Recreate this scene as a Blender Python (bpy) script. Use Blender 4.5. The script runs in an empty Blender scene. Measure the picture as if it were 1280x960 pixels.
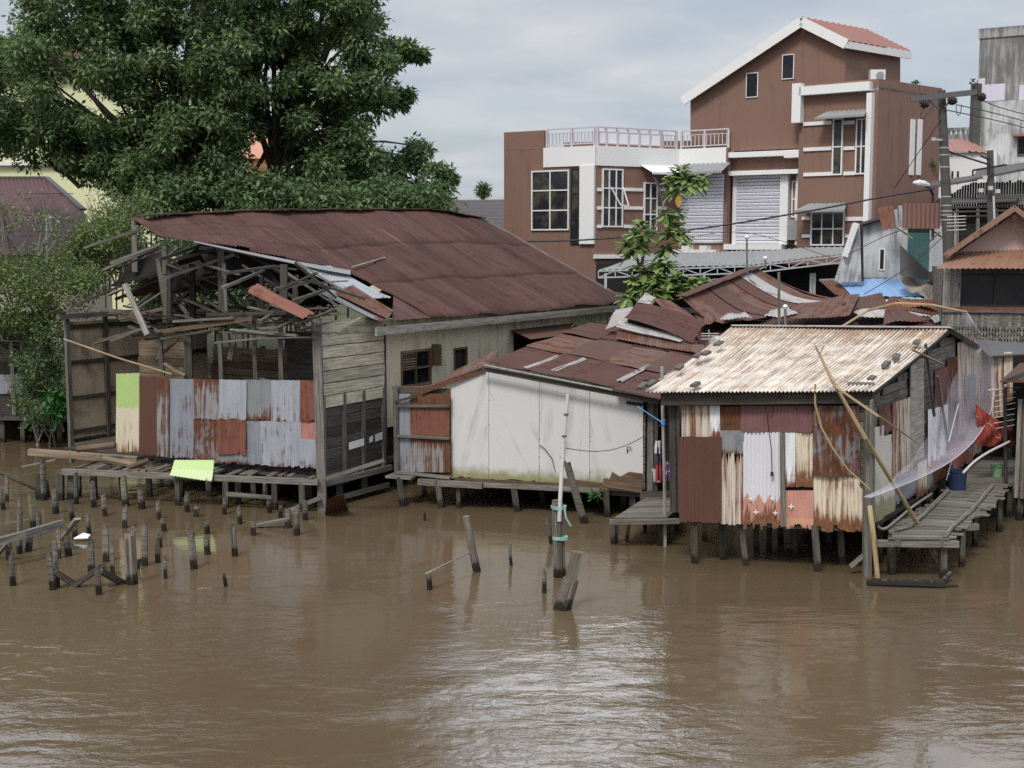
import bpy, math, random
import numpy as np
from mathutils import Vector as V
random.seed(7)
R = random.Random(11)
nrng = np.random.default_rng(5)
C = bpy.context.scene.collection
SC = bpy.context.scene
# ------------------------------------------------------------------ camera
H, PITCH, F = 6.4, math.radians(6.24), 1600.0
CP, SP = math.cos(PITCH), math.sin(PITCH)
def ray(px, py):
    x, y = (px-640)/F, (480-py)/F
    return V((x, CP+y*SP, -SP+y*CP))
def at(px, py, Y):
    """world point seen at (px,py) standing Y metres away"""
    d = ray(px, py); k = Y/d.y
    return V((d.x*k, Y, H+d.z*k))
def onz(px, py, z=0.0):
    d = ray(px, py); k = (z-H)/d.z
    return V((d.x*k, d.y*k, z))
def onp(px, py, p0, n):
    d = ray(px, py); o = V((0, 0, H)); k = (p0-o).dot(n)/d.dot(n)
    return o+d*k
cam = bpy.data.cameras.new('camera'); co = bpy.data.objects.new('camera', cam); C.objects.link(co)
co.location = (0, 0, H); co.rotation_euler = (math.pi/2-PITCH, 0, 0)
cam.sensor_width = 36; cam.lens = 36*F/1280; cam.clip_end = 6000; cam.clip_start = .1
SC.camera = co

class Frame:
    """vertical wall plane through two plan points"""
    def __init__(s, a, b, z0=0):
        s.o = V((a[0], a[1], z0)); d = V((b[0]-a[0], b[1]-a[1], 0)); s.len = d.length; s.u = d.normalized()
        s.v = V((0, 0, 1)); s.n = s.u.cross(s.v)          # towards the viewer when a is left of b
    def uv(s, px, py):
        p = onp(px, py, s.o, s.n)-s.o
        return p.dot(s.u), p.z
    def p(s, u, v, n=0): return s.o+s.u*u+s.v*v+s.n*n
    def px(s, px, py, n=0): return onp(px, py, s.o+s.n*n, s.n)
    def rect(s, x0, y0, x1, y1):
        a, b, c, d = s.uv(x0, y0), s.uv(x1, y0), s.uv(x1, y1), s.uv(x0, y1)
        return (a[0]+d[0])/2, (b[0]+c[0])/2, (c[1]+d[1])/2, (a[1]+b[1])/2     # u0,u1,v0,v1

# ------------------------------------------------------------------ objects
WL = {}
def thing(name, label, cat, loc=(0, 0, 0), group=None):
    o = bpy.data.objects.new(name, None); C.objects.link(o); o.empty_display_size = .2
    o.location = loc; WL[o] = V(loc)
    o['label'] = label; o['category'] = cat
    if group: o['group'] = group
    return o
def tag(o, label, cat, group=None, kind=None):
    if label: o['label'] = label
    if cat: o['category'] = cat
    if group: o['group'] = group
    if kind: o['kind'] = kind
    return o
Z = V((0, 0, 1))
class MB:
    def __init__(s): s.V, s.F, s.U, s.M = [], [], [], []; s.mi = 0
    def face(s, pts, uv):
        b = len(s.V); s.V += [tuple(p) for p in pts]; s.F.append(tuple(range(b, b+len(pts)))); s.U += [tuple(q) for q in uv]; s.M.append(s.mi)
    def beam(s, a, b, w=.1, h=.1, up=None, w2=None, h2=None, rough=0):
        a, b = V(a), V(b); d = b-a; L = d.length
        if L < 1e-5: return s
        d.normalize(); up = V(up) if up is not None else (Z if abs(d.z) < .9 else V((0, 1, 0)))
        x = d.cross(up)
        if x.length < 1e-4: x = d.cross(V((1, 0, 0)))
        x.normalize(); y = x.cross(d); w2 = w if w2 is None else w2; h2 = h if h2 is None else h2
        q = []
        for p, ww, hh in ((a, w, h), (b, w2, h2)):
            for sx, sy in ((-1, -1), (1, -1), (1, 1), (-1, 1)):
                q.append(p+x*sx*ww/2+y*sy*hh/2+(V((R.uniform(-1, 1), R.uniform(-1, 1), R.uniform(-1, 1)))*rough if rough else V()))
        k = len(s.V); s.V += [tuple(p) for p in q]
        ou, ov = R.uniform(0, 50), R.uniform(0, 50)
        for i in range(4):
            j = (i+1) % 4; s.F.append((k+i, k+j, k+4+j, k+4+i)); s.M.append(s.mi)
            e = w if i % 2 == 0 else h
            s.U += [(ou, ov+i*.3), (ou, ov+i*.3+e), (ou+L, ov+i*.3+e), (ou+L, ov+i*.3)]
        s.F.append((k+3, k+2, k+1, k)); s.U += [(ou, ov), (ou+.05, ov), (ou+.05, ov+h), (ou, ov+h)]; s.M.append(s.mi)
        s.F.append((k+4, k+5, k+6, k+7)); s.U += [(ou, ov), (ou+.05, ov), (ou+.05, ov+h), (ou, ov+h)]; s.M.append(s.mi)
        return s
    def box(s, p0, p1):
        (x0, y0, z0), (x1, y1, z1) = p0, p1
        return s.beam(((x0+x1)/2, y0, (z0+z1)/2), ((x0+x1)/2, y1, (z0+z1)/2), abs(x1-x0), abs(z1-z0))
    def fbox(s, f, u0, u1, v0, v1, n0, n1):
        """box in a wall frame"""
        return s.beam(f.p(u0, (v0+v1)/2, (n0+n1)/2), f.p(u1, (v0+v1)/2, (n0+n1)/2), abs(n1-n0), abs(v1-v0), Z)
    def fboxv(s, f, u0, u1, v0, v1, n0, n1):
        if abs(u1-u0) > .6: return s.fbox(f, u0, u1, v0, v1, n0, n1)
        return s.beam(f.p((u0+u1)/2, v0, (n0+n1)/2), f.p((u0+u1)/2, v1, (n0+n1)/2), abs(u1-u0), abs(n1-n0), f.n)
    def tube(s, pts, r, n=8, cap=True, wob=0):
        pts = [V(p) for p in pts]; m = len(pts)
        rs = r if isinstance(r, (list, tuple)) else [r]*m
        k = len(s.V); L = 0; Ls = []
        fx = None
        for i, p in enumerate(pts):
            if i: L += (p-pts[i-1]).length
            Ls.append(L)
            d = (pts[min(i+1, m-1)]-pts[max(i-1, 0)]).normalized()
            if fx is None:
                fx = d.cross(Z if abs(d.z) < .9 else V((0, 1, 0))).normalized()
            fx = (fx-d*fx.dot(d)).normalized(); fy = d.cross(fx)
            for j in range(n):
                a = 2*math.pi*j/n; rr = rs[i]*(1+(R.uniform(-wob, wob) if wob else 0))
                s.V.append(tuple(p+fx*math.cos(a)*rr+fy*math.sin(a)*rr))
        ou, ov = R.uniform(0, 50), R.uniform(0, 50)
        for i in range(m-1):
            for j in range(n):
                j2 = (j+1) % n
                s.F.append((k+i*n+j, k+i*n+j2, k+(i+1)*n+j2, k+(i+1)*n+j)); s.M.append(s.mi)
                c = 2*math.pi*max(rs[i], .02)/n
                s.U += [(ou+Ls[i], ov+j*c), (ou+Ls[i], ov+(j+1)*c), (ou+Ls[i+1], ov+(j+1)*c), (ou+Ls[i+1], ov+j*c)]
        if cap:
            for base, rev in ((k, True), (k+(m-1)*n, False)):
                q = [base+j for j in range(n)]
                s.F.append(tuple(reversed(q)) if rev else tuple(q)); s.M.append(s.mi)
                s.U += [(ou+.3*math.cos(j), ov+.3*math.sin(j)) for j in range(n)]
        return s
    def prism(s, pts, off):
        pts = [V(p) for p in pts]; off = V(off); n = len(pts)
        ud = (pts[1]-pts[0]).normalized(); nn = V()
        for i in range(n): nn += (pts[i]-pts[0]).cross(pts[(i+1) % n]-pts[0])
        nn.normalize(); vd = nn.cross(ud); ou, ov = R.uniform(0, 50), R.uniform(0, 50)
        def uv(p): return (ou+(p-pts[0]).dot(ud), ov+(p-pts[0]).dot(vd))
        back = [p+off for p in pts]
        if off.dot(nn) > 0: pts, back = back, pts
        k = len(s.V); s.V += [tuple(p) for p in pts]+[tuple(p) for p in back]
        s.F.append(tuple(range(k, k+n))); s.U += [uv(p) for p in pts]; s.M.append(s.mi)
        s.F.append(tuple(k+n+i for i in reversed(range(n)))); s.U += [uv(p) for p in reversed(back)]; s.M.append(s.mi)
        t = off.length
        for i in range(n):
            j = (i+1) % n
            s.F.append((k+j, k+i, k+n+i, k+n+j)); s.M.append(s.mi)
            e = (pts[j]-pts[i]).length
            s.U += [(ou+e, ov), (ou, ov), (ou, ov+t), (ou+e, ov+t)]
        return s
    def grid(s, fn, nu, nv, us=1, vs=1, off=None):
        k = len(s.V); ou, ov = off if off else (R.uniform(0, 50), R.uniform(0, 50))
        for j in range(nv+1):
            for i in range(nu+1): s.V.append(tuple(fn(i/nu, j/nv)))
        w = nu+1
        for j in range(nv):
            for i in range(nu):
                a = k+j*w+i
                s.F.append((a, a+w, a+w+1, a+1)); s.M.append(s.mi)
                s.U += [(ou+us*i/nu, ov+vs*j/nv), (ou+us*i/nu, ov+vs*(j+1)/nv), (ou+us*(i+1)/nu, ov+vs*(j+1)/nv), (ou+us*(i+1)/nu, ov+vs*j/nv)]
        return s
    def corr(s, p00, p10, p11, p01, pitch=.09, amp=.011, nv=3, sag=0, jag=0, wav=0, jagtop=0, off=None):
        """corrugated sheet: u from p00 to p10, ridges run along v (p00 to p01)"""
        p00, p10, p11, p01 = V(p00), V(p10), V(p11), V(p01)
        U = ((p10-p00).length+(p11-p01).length)/2; L = ((p01-p00).length+(p11-p10).length)/2
        nn = (p10-p00).cross(p01-p00).normalized()
        nu = max(4, int(U/pitch*4)); ph = R.uniform(0, 6.28); a1, a2 = R.uniform(0, 6), R.uniform(0, 6)
        jg, x = [], 0
        for i in range(nu+1):
            if i % R.choice((2, 3, 4)) == 0: x = R.random()**2.5
            jg.append(x)
        if jagtop: jt = [R.random()**3*jagtop for i in range(nu+1)]
        def fn(u, v):
            i = int(round(u*nu)); vv = v
            if jag: vv = v*(1-jag*jg[i]/max(L, .1))
            if jagtop: vv = vv+(1-vv)*jt[i]/max(L, .1)
            p = (p00*(1-u)+p10*u)*(1-vv)+(p01*(1-u)+p11*u)*vv
            d = amp*(1 if i % 4 == 1 else -1 if i % 4 == 3 else 0)
            d += wav*math.sin(u*7+a1)*math.sin(vv*5+a2)
            return p+nn*d-Z*(sag*math.sin(math.pi*vv))
        s.pitch = 4*U/nu
        return s.grid(fn, nu, nv, U, L, off)
    def holes(s, f, u0, u1, v0, v1, hs, th=.15, n=0):
        """wall in frame f with rectangular openings hs=[(a0,a1,b0,b1)], reveals th deep"""
        us = sorted({u0, u1, *[h[0] for h in hs], *[h[1] for h in hs]}); vs = sorted({v0, v1, *[h[2] for h in hs], *[h[3] for h in hs]})
        us = [u for u in us if u0-1e-6 <= u <= u1+1e-6]; vs = [v for v in vs if v0-1e-6 <= v <= v1+1e-6]
        for i in range(len(us)-1):
            for j in range(len(vs)-1):
                a, b, c, d = us[i], us[i+1], vs[j], vs[j+1]; mu, mv = (a+b)/2, (c+d)/2
                if any(h[0] < mu < h[1] and h[2] < mv < h[3] for h in hs): continue
                s.face([f.p(a, c, n), f.p(b, c, n), f.p(b, d, n), f.p(a, d, n)], [(a, c), (b, c), (b, d), (a, d)])
                s.face([f.p(b, c, n-th), f.p(a, c, n-th), f.p(a, d, n-th), f.p(b, d, n-th)], [(b, c), (a, c), (a, d), (b, d)])
        for a, b, c, d in list(hs)+[None]*0:
            for (p, q) in (((a, c), (b, c)), ((b, c), (b, d)), ((b, d), (a, d)), ((a, d), (a, c))):
                s.face([f.p(*p, n), f.p(*p, n-th), f.p(*q, n-th), f.p(*q, n)], [(0, 0), (th, 0), (th, 1), (0, 1)])
        for (p, q) in (((u0, v0), (u1, v0)), ((u1, v0), (u1, v1)), ((u1, v1), (u0, v1)), ((u0, v1), (u0, v0))):
            s.face([f.p(*p, n), f.p(*p, n-th), f.p(*q, n-th), f.p(*q, n)], [(0, 0), (0, th), (1, th), (1, 0)])
        return s
    def build(s, name, mat, parent=None, label=None, smooth=False, base=None):
        if parent is not None: o0 = WL[parent]
        elif base is not None: o0 = V(base)
        else:
            zs = min(v[2] for v in s.V); n = len(s.V)
            o0 = V((sum(v[0] for v in s.V)/n, sum(v[1] for v in s.V)/n, zs))
        me = bpy.data.meshes.new(name)
        me.from_pydata([(v[0]-o0.x, v[1]-o0.y, v[2]-o0.z) for v in s.V], [], s.F)
        uv = me.uv_layers.new(name='UVMap'); uv.data.foreach_set('uv', [c for q in s.U for c in q])
        for m in (mat if isinstance(mat, (list, tuple)) else [mat]): me.materials.append(m)
        me.polygons.foreach_set('material_index', s.M)
        if smooth: me.polygons.foreach_set('use_smooth', [True]*len(me.polygons))
        me.update()
        o = bpy.data.objects.new(name, me); C.objects.link(o)
        if parent is not None: o.parent = parent
        else: o.location = o0
        WL[o] = o0
        if label: o['label'] = label
        return o
def lerp(a, b, t): return a+(b-a)*t
SKY_CLOUD = 5.1
HUT_PITCH = .078
EXPOSURE = 0.72
# ------------------------------------------------------------------ materials
class NT:
    def __init__(s, name):
        s.m = bpy.data.materials.new(name); s.m.use_nodes = True; s.t = s.m.node_tree
        s.b = s.t.nodes['Principled BSDF']
    def n(s, typ, **k):
        x = s.t.nodes.new(typ)
        for a, b in k.items(): setattr(x, a, b)
        return x
    def link(s, a, b): s.t.links.new(a, b)
    def put(s, sock, v):
        if hasattr(v, 'is_output') or isinstance(v, bpy.types.NodeSocket): s.link(v, sock)
        elif isinstance(v, (tuple, list)) and len(v) == 3 and sock.type == 'RGBA': sock.default_value = (*v, 1)
        else: sock.default_value = v
    def coord(s, kind='UV', scale=(1, 1, 1), rot=(0, 0, 0)):
        tc = s.n('ShaderNodeTexCoord'); mp = s.n('ShaderNodeMapping'); mp.inputs['Scale'].default_value = scale; mp.inputs['Rotation'].default_value = rot
        s.link(tc.outputs[kind], mp.inputs['Vector']); return mp.outputs[0]
    def noise(s, vec, scale=1, detail=4, rough=.55, dist=0):
        x = s.n('ShaderNodeTexNoise'); s.link(vec, x.inputs['Vector']); x.inputs['Scale'].default_value = scale
        x.inputs['Detail'].default_value = detail; x.inputs['Roughness'].default_value = rough; x.inputs['Distortion'].default_value = dist
        return x.outputs['Fac']
    def math(s, op, a, b=0, c=None, clamp=False):
        x = s.n('ShaderNodeMath', operation=op, use_clamp=clamp); s.put(x.inputs[0], a); s.put(x.inputs[1], b)
        if c is not None: s.put(x.inputs[2], c)
        return x.outputs[0]
    def ramp(s, fac, stops, interp='LINEAR'):
        x = s.n('ShaderNodeValToRGB'); x.color_ramp.interpolation = interp; s.put(x.inputs[0], fac); e = x.color_ramp.elements
        while len(e) < len(stops): e.new(.5)
        for q, (p, c) in zip(e, stops): q.position = p; q.color = (*c, 1) if isinstance(c, tuple) else (c, c, c, 1)
        return x.outputs[0]
    def smooth(s, fac, lo, hi):
        x = s.n('ShaderNodeMapRange', interpolation_type='SMOOTHSTEP'); s.put(x.inputs[0], fac); x.inputs[1].default_value = lo; x.inputs[2].default_value = hi
        return x.outputs[0]
    def mix(s, f, a, b, mode='MIX'):
        x = s.n('ShaderNodeMix', data_type='RGBA', blend_type=mode); s.put(x.inputs[0], f); s.put(x.inputs[6], a); s.put(x.inputs[7], b)
        return x.outputs[2]
    def island(s): return s.n('ShaderNodeNewGeometry').outputs['Random Per Island']
    def genz(s, ax='Z'):
        tc = s.n('ShaderNodeTexCoord'); sp = s.n('ShaderNodeSeparateXYZ'); s.link(tc.outputs['Generated'], sp.inputs[0]); return sp.outputs[ax]
    def bump(s, h, strength=.3, dist=.02):
        x = s.n('ShaderNodeBump'); x.inputs['Strength'].default_value = strength; x.inputs['Distance'].default_value = dist
        s.link(h, x.inputs['Height']); s.link(x.outputs[0], s.b.inputs['Normal'])
    def done(s, col, rough=.7, metal=0, spec=.5):
        s.put(s.b.inputs['Base Color'], col); s.put(s.b.inputs['Roughness'], rough); s.b.inputs['Metallic'].default_value = metal
        s.b.inputs['Specular IOR Level'].default_value = spec; return s.m
def sc(c, k): return tuple(min(1, x*k) for x in c)

RUST = [(.25, (.045, .02, .013)), (.5, (.11, .042, .022)), (.75, (.2, .085, .04))]
RUSTO = [(.25, (.07, .03, .018)), (.5, (.17, .072, .036)), (.75, (.33, .17, .09))]
def tin(name, base, amt=.4, rust=RUST, sx=16, sy=.7, rough=.55, metal=0, low=0, blot=.5, var=.18, soft=.07, base2=None, topw=0, valley=0, vp=.078, spec=.3, cell=None):
    """weathered corrugated iron: sheet colour, rust in streaks along the ribs, more rust near the lower edge (low) or the upper (topw)"""
    s = NT(name); uv = s.coord('UV', (1, 1, 1)); st = s.noise(s.coord('UV', (sx, sy, 1)), 1, 4, .6); bl = s.noise(uv, 2.1, 5, .6, .4)
    fine = s.noise(s.coord('UV', (60, 9, 1)), 1, 3, .6)
    f = s.math('ADD', s.math('MULTIPLY', st, 1-blot), s.math('MULTIPLY', bl, blot))
    if low: f = s.math('ADD', f, s.math('MULTIPLY', s.math('POWER', s.math('SUBTRACT', 1, s.genz()), 5), low))
    if topw: f = s.math('ADD', f, s.math('MULTIPLY', s.math('POWER', s.genz(), 4), topw))
    th = .72-.44*amt
    mask = s.smooth(f, th-soft, th+soft)
    tone = s.noise(s.coord('UV', (9, .5, 1)), 1, 4, .6)
    b = s.mix(tone, sc(base, 1-var), base2 if base2 else sc(base, 1+var))
    b = s.mix(s.math('MULTIPLY', s.smooth(fine, .5, .8), .35), b, sc(base, .55))
    rc = s.ramp(s.math('ADD', s.math('MULTIPLY', fine, .4), s.math('MULTIPLY', s.noise(uv, 6, 5, .65), .6)), rust)
    s.bump(s.math('ADD', fine, mask), .25, .006)
    if valley:                                     # shading of the ribs painted dark into the troughs, broken up by noise
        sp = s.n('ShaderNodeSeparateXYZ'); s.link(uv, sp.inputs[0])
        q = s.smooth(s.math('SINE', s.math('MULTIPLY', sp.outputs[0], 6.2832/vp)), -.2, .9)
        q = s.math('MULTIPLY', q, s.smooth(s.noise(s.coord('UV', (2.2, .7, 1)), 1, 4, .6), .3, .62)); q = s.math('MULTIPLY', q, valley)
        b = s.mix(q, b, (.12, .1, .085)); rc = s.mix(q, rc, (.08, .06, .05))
    col = s.mix(mask, b, rc)
    if cell:                                       # each sheet of a big roof weathered a little differently
        sp = s.n('ShaderNodeSeparateXYZ'); s.link(uv, sp.inputs[0]); row = s.math('FLOOR', s.math('DIVIDE', sp.outputs[1], cell[1]))
        cx = s.math('FLOOR', s.math('ADD', s.math('DIVIDE', sp.outputs[0], cell[0]), s.math('MULTIPLY', row, .37)))
        cb = s.n('ShaderNodeCombineXYZ'); s.link(cx, cb.inputs[0]); s.link(row, cb.inputs[1]); wn = s.n('ShaderNodeTexWhiteNoise', noise_dimensions='2D'); s.link(cb.outputs[0], wn.inputs['Vector'])
        k = s.math('ADD', .8, s.math('MULTIPLY', wn.outputs['Value'], .32)); cc = s.n('ShaderNodeCombineColor'); [s.link(k, cc.inputs[i]) for i in range(3)]
        col = s.mix(1, col, cc.outputs[0], 'MULTIPLY')
        ed = s.math('FRACT', s.math('DIVIDE', sp.outputs[1], cell[1])); lapn = s.math('ADD', ed, s.math('MULTIPLY', s.noise(s.coord('UV', (3, .1, 1)), 1, 2), .06))
        col = s.mix(s.math('MULTIPLY', s.smooth(lapn, .93, 1.02), .6), col, (.03, .018, .015))
        pt = s.smooth(s.noise(s.coord('UV', (.55, .28, 1)), 1, 3, .5), .56, .64); col = s.mix(s.math('MULTIPLY', pt, .5), col, (.045, .032, .03))
        hl = s.smooth(s.noise(s.coord('UV', (7, .22, 1)), 1, 3, .5), .68, .74); col = s.mix(s.math('MULTIPLY', hl, .55), col, (.3, .15, .09))
    return s.done(col, s.math('ADD', rough, s.math('MULTIPLY', mask, .25)), metal, spec)
def wood(name, a, b, var=.45, dark=.5, rough=.85, moss=0, gen=None):
    """weathered timber: grain along the piece, each board its own tone"""
    s = NT(name); g = s.noise(s.coord('UV', (1.2, 26, 1)), 1, 5, .65, .3); p = s.noise(s.coord('UV', (1.3, 2.4, 1)), 1.6, 4, .6)
    c = s.mix(s.smooth(g, .3, .72), a, b)
    c = s.mix(s.math('MULTIPLY', s.smooth(p, .5, .78), dark), c, sc(a, .35))
    k = s.math('ADD', 1-var, s.math('MULTIPLY', s.island(), 2*var))
    cb = s.n('ShaderNodeCombineColor'); [s.link(k, cb.inputs[i]) for i in range(3)]
    c = s.mix(1, c, cb.outputs[0], 'MULTIPLY')
    if moss:
        q = s.noise(s.coord('Object', (1, 1, 1)), 2.5, 5, .6); c = s.mix(s.math('MULTIPLY', s.smooth(q, .52, .68), moss), c, (.07, .085, .03))
    if gen == 'wet':
        z = s.n('ShaderNodeSeparateXYZ'); s.link(s.n('ShaderNodeNewGeometry').outputs['Position'], z.inputs[0])
        w = s.noise(s.coord('Object', (1, 1, 1)), 9, 3); w = s.math('ADD', z.outputs[2], s.math('MULTIPLY', w, .35))
        c = s.mix(s.smooth(w, .46, .27), c, (.018, .016, .012))
    ob = s.n('ShaderNodeObjectInfo').outputs['Random']; k2 = s.math('ADD', .72, s.math('MULTIPLY', ob, .6)); c2 = s.n('ShaderNodeCombineColor'); s.link(k2, c2.inputs[0]); s.link(k2, c2.inputs[1]); s.link(s.math('MULTIPLY', k2, .97), c2.inputs[2])
    c = s.mix(1, c, c2.outputs[0], 'MULTIPLY')
    s.bump(g, .6, .012)
    return s.done(c, rough, 0, .25)
def plain(name, c, rough=.6, var=.08, metal=0, spec=.5, scale=3, bump=0, coord='Object'):
    s = NT(name); f = s.noise(s.coord(coord), scale, 5, .6); fine = s.noise(s.coord(coord), scale*22, 3, .6)
    col = s.mix(f, sc(c, 1-2*var), sc(c, 1+2*var)); col = s.mix(s.math('MULTIPLY', fine, .25), col, sc(c, .7))
    if bump: s.bump(fine, bump, .01)
    return s.done(col, rough, metal, spec)
def plaster(name, c, stain=(.12, .11, .09), amt=.35, drip=.5, rough=.85, low=None, lowh=.12, var=.06, coord='UV', top=0):
    """painted render with blotches, drips and, optionally, a mossy foot"""
    s = NT(name); uv = s.coord(coord); f = s.noise(uv, .9, 6, .62, .3); d = s.noise(s.coord(coord, (5, .35, 1)), 1, 5, .65); fine = s.noise(uv, 30, 4, .6)
    col = s.mix(f, sc(c, 1-var), sc(c, 1+var))
    k = s.math('ADD', s.math('MULTIPLY', f, 1-drip), s.math('MULTIPLY', d, drip))
    if top: k = s.math('ADD', k, s.math('MULTIPLY', s.math('POWER', s.genz(), 3), top))
    th = .74-.4*amt
    col = s.mix(s.math('MULTIPLY', s.smooth(k, th-.1, th+.1), .85), col, stain)
    col = s.mix(s.math('MULTIPLY', s.smooth(fine, .55, .75), .25), col, sc(c, .75))
    if low:
        g = s.math('ADD', s.genz(), s.math('MULTIPLY', s.math('SUBTRACT', s.noise(uv, 2.6, 6, .7), .5), lowh*1.6))
        col = s.mix(s.math('MULTIPLY', s.smooth(g, lowh, lowh*.2), .9), col, low)
    s.bump(fine, .25, .006)
    return s.done(col, rough)
def leafmat(name, stops, rough=.5, trans=.25):
    s = NT(name); col = s.ramp(s.math('ADD', s.math('MULTIPLY', s.island(), .65), s.math('MULTIPLY', s.noise(s.coord('Object'), .7, 4, .6), .5)), stops)
    m = s.done(col, rough, 0, .35)
    t = s.n('ShaderNodeBsdfTranslucent'); s.link(col, t.inputs[0]); mx = s.n('ShaderNodeMixShader'); mx.inputs[0].default_value = trans
    out = s.t.nodes['Material Output']; s.link(s.b.outputs[0], mx.inputs[1]); s.link(t.outputs[0], mx.inputs[2]); s.link(mx.outputs[0], out.inputs[0])
    return m
def glassmat(name, c=(.02, .022, .026), rough=.08):
    s = NT(name); f = s.noise(s.coord('Object'), .8, 4); return s.done(s.mix(s.smooth(s.noise(s.coord('Object'), 1.7, 3), .45, .62), c, (c[0]*3.6, c[1]*2.7, c[2]*1.7)), rough, 0, .35)  # brown blotches in the pane colour stand in for reflections
def twotone(name, top, bot, split, zig=0, nz=3, edge=.06, rust=.25, rcol=RUSTO, low=.3):
    s = NT(name); z = s.genz(); x = s.genz('X')
    w = s.math('MULTIPLY', s.noise(s.coord('UV', (14, 1, 1)), 1, 4), edge)
    z2 = s.math('ADD', z, s.math('SUBTRACT', w, edge*.5))
    if zig: z2 = s.math('SUBTRACT', z2, s.math('MULTIPLY', s.math('PINGPONG', x, .5/nz), zig*2*nz))
    c = s.mix(s.smooth(z2, split-.012, split+.012), bot, top)
    st = s.noise(s.coord('UV', (16, .8, 1)), 1, 4, .6); f = s.math('ADD', st, s.math('MULTIPLY', s.math('POWER', s.math('SUBTRACT', 1, z), 5), low))
    fine = s.noise(s.coord('UV', (50, 8, 1)), 1, 3)
    c = s.mix(s.math('MULTIPLY', fine, .3), c, sc(bot, .7))
    c = s.mix(s.smooth(f, .74-.4*rust, .86-.4*rust), c, s.ramp(fine, rcol))
    return s.done(c, .6)
M = {}
# sheet iron
M['tin_grey'] = tin('tin_grey', (.2, .22, .25), .26, RUST, low=.08, base2=(.31, .33, .365), metal=.15, rough=.5)
M['tin_light'] = tin('tin_light', (.27, .29, .325), .27, RUST, low=.08, base2=(.43, .45, .49), metal=.1, rough=.5)
M['tin_dull'] = tin('tin_dull', (.21, .22, .23), .3, RUST, low=.25)
M['tin_rustgrey'] = tin('tin_rustgrey', (.25, .25, .255), .45, RUST, topw=.2, blot=.3)
M['tin_red'] = tin('tin_red', (.19, .072, .05), .4, RUST, var=.25)
M['tin_pink'] = tin('tin_pink', (.38, .17, .15), .25, RUSTO)
M['tin_brown'] = tin('tin_brown', (.1, .047, .033), .2, RUST, var=.15, rough=.6)
M['tin_mauve'] = tin('tin_mauve', (.17, .085, .085), .3, RUST, var=.2)
M['tin_rust'] = tin('tin_rust', (.1, .045, .03), .55, RUST, base2=(.17, .08, .05))
M['tin_orange'] = tin('tin_orange', (.56, .5, .43), .5, RUSTO, sx=17, sy=.45, blot=.15, soft=.1)
M['tin_cream'] = tin('tin_cream', (.62, .54, .42), .34, RUSTO, sx=14, low=.5, blot=.25, soft=.1)
M['tin_white'] = tin('tin_white', (.66, .68, .70), .18, RUSTO, low=.35)
M['tin_patina'] = tin('tin_patina', (.2, .2, .21), .6, RUST, sx=13, sy=1.1, blot=.5, soft=.06)
M['lime'] = twotone('lime_sheet', (.36, .52, .17), (.58, .52, .38), .56, edge=.08)
M['limefall'] = twotone('fallen_lime', (.43, .56, .23), (.5, .6, .32), .5, rust=.12)
M['pinkzig'] = twotone('zigzag_sheet', (.62, .65, .68), (.52, .25, .2), .27, zig=.1, nz=3.5, rust=.12, low=.65)
M['pinkdoor'] = twotone('pink_patch', (.5, .24, .19), (.55, .3, .2), .3, rust=.12, low=.4)
M['roof_rust'] = tin('roof_rust', (.08, .045, .039), .42, [(.25, (.035, .02, .018)), (.5, (.075, .034, .028)), (.8, (.2, .09, .055))], sx=11, sy=.3, blot=.4, rough=.72, base2=(.118, .064, .055), soft=.1, spec=.15)
M['roof_big'] = tin('roof_big', (.08, .044, .039), .42, [(.25, (.034, .022, .02)), (.5, (.07, .036, .031)), (.8, (.16, .078, .052))], sx=11, sy=.3, blot=.4, rough=.75, base2=(.115, .063, .056), soft=.1, spec=.12, cell=(.78, 1.867))
M['roof_old'] = tin('roof_old', (.075, .045, .038), .4, RUST, sx=10, sy=.4, rough=.7, base2=(.11, .065, .055))
M['roof_mix'] = tin('roof_mix', (.115, .066, .056), .45, RUST, sx=7, sy=.5, rough=.72, base2=(.17, .115, .1), spec=.2)
M['roof_pale'] = tin('roof_pale', (.34, .33, .32), .3, RUST, sx=9)
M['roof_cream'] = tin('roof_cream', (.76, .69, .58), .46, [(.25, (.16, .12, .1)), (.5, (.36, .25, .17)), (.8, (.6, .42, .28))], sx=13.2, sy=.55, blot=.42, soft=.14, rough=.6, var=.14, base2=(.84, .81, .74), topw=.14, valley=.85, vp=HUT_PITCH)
M['roof_orange'] = tin('roof_orange', (.24, .125, .085), .3, RUST, sx=8, base2=(.3, .17, .12))
M['roof_blue'] = plain('roof_blue', (.22, .36, .6), .5, .06, scale=1.5)
M['roof_mint'] = plain('roof_mint', (.32, .55, .48), .5, .1)
M['zinc_white'] = tin('zinc_white', (.62, .65, .67), .05, RUST, rough=.45)
M['zinc_grey'] = tin('zinc_grey', (.25, .255, .255), .2, RUST, rough=.55)
# timber
M['wood_grey'] = wood('wood_grey', (.075, .07, .062), (.19, .178, .16))
M['wood_pale'] = wood('wood_pale', (.15, .142, .128), (.33, .315, .285), var=.35)
M['wood_mid'] = wood('wood_mid', (.05, .045, .038), (.125, .115, .1), dark=.6)
M['wood_dark'] = wood('wood_dark', (.035, .03, .026), (.085, .075, .065))
M['wood_brown'] = wood('wood_brown', (.07, .047, .032), (.16, .11, .075))
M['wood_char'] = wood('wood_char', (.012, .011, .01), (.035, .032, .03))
M['wood_deck'] = wood('wood_deck', (.085, .078, .068), (.21, .198, .176), var=.35, dark=.4)
M['wood_tan'] = wood('wood_tan', (.11, .082, .056), (.23, .18, .125))
M['pile'] = wood('pile', (.07, .06, .05), (.19, .172, .148), gen='wet', moss=.25)
M['stilt'] = wood('stilt', (.035, .031, .027), (.105, .095, .082), gen='wet', moss=.3)  # pile timber darkened to put the under-floor shade into its colour
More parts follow.
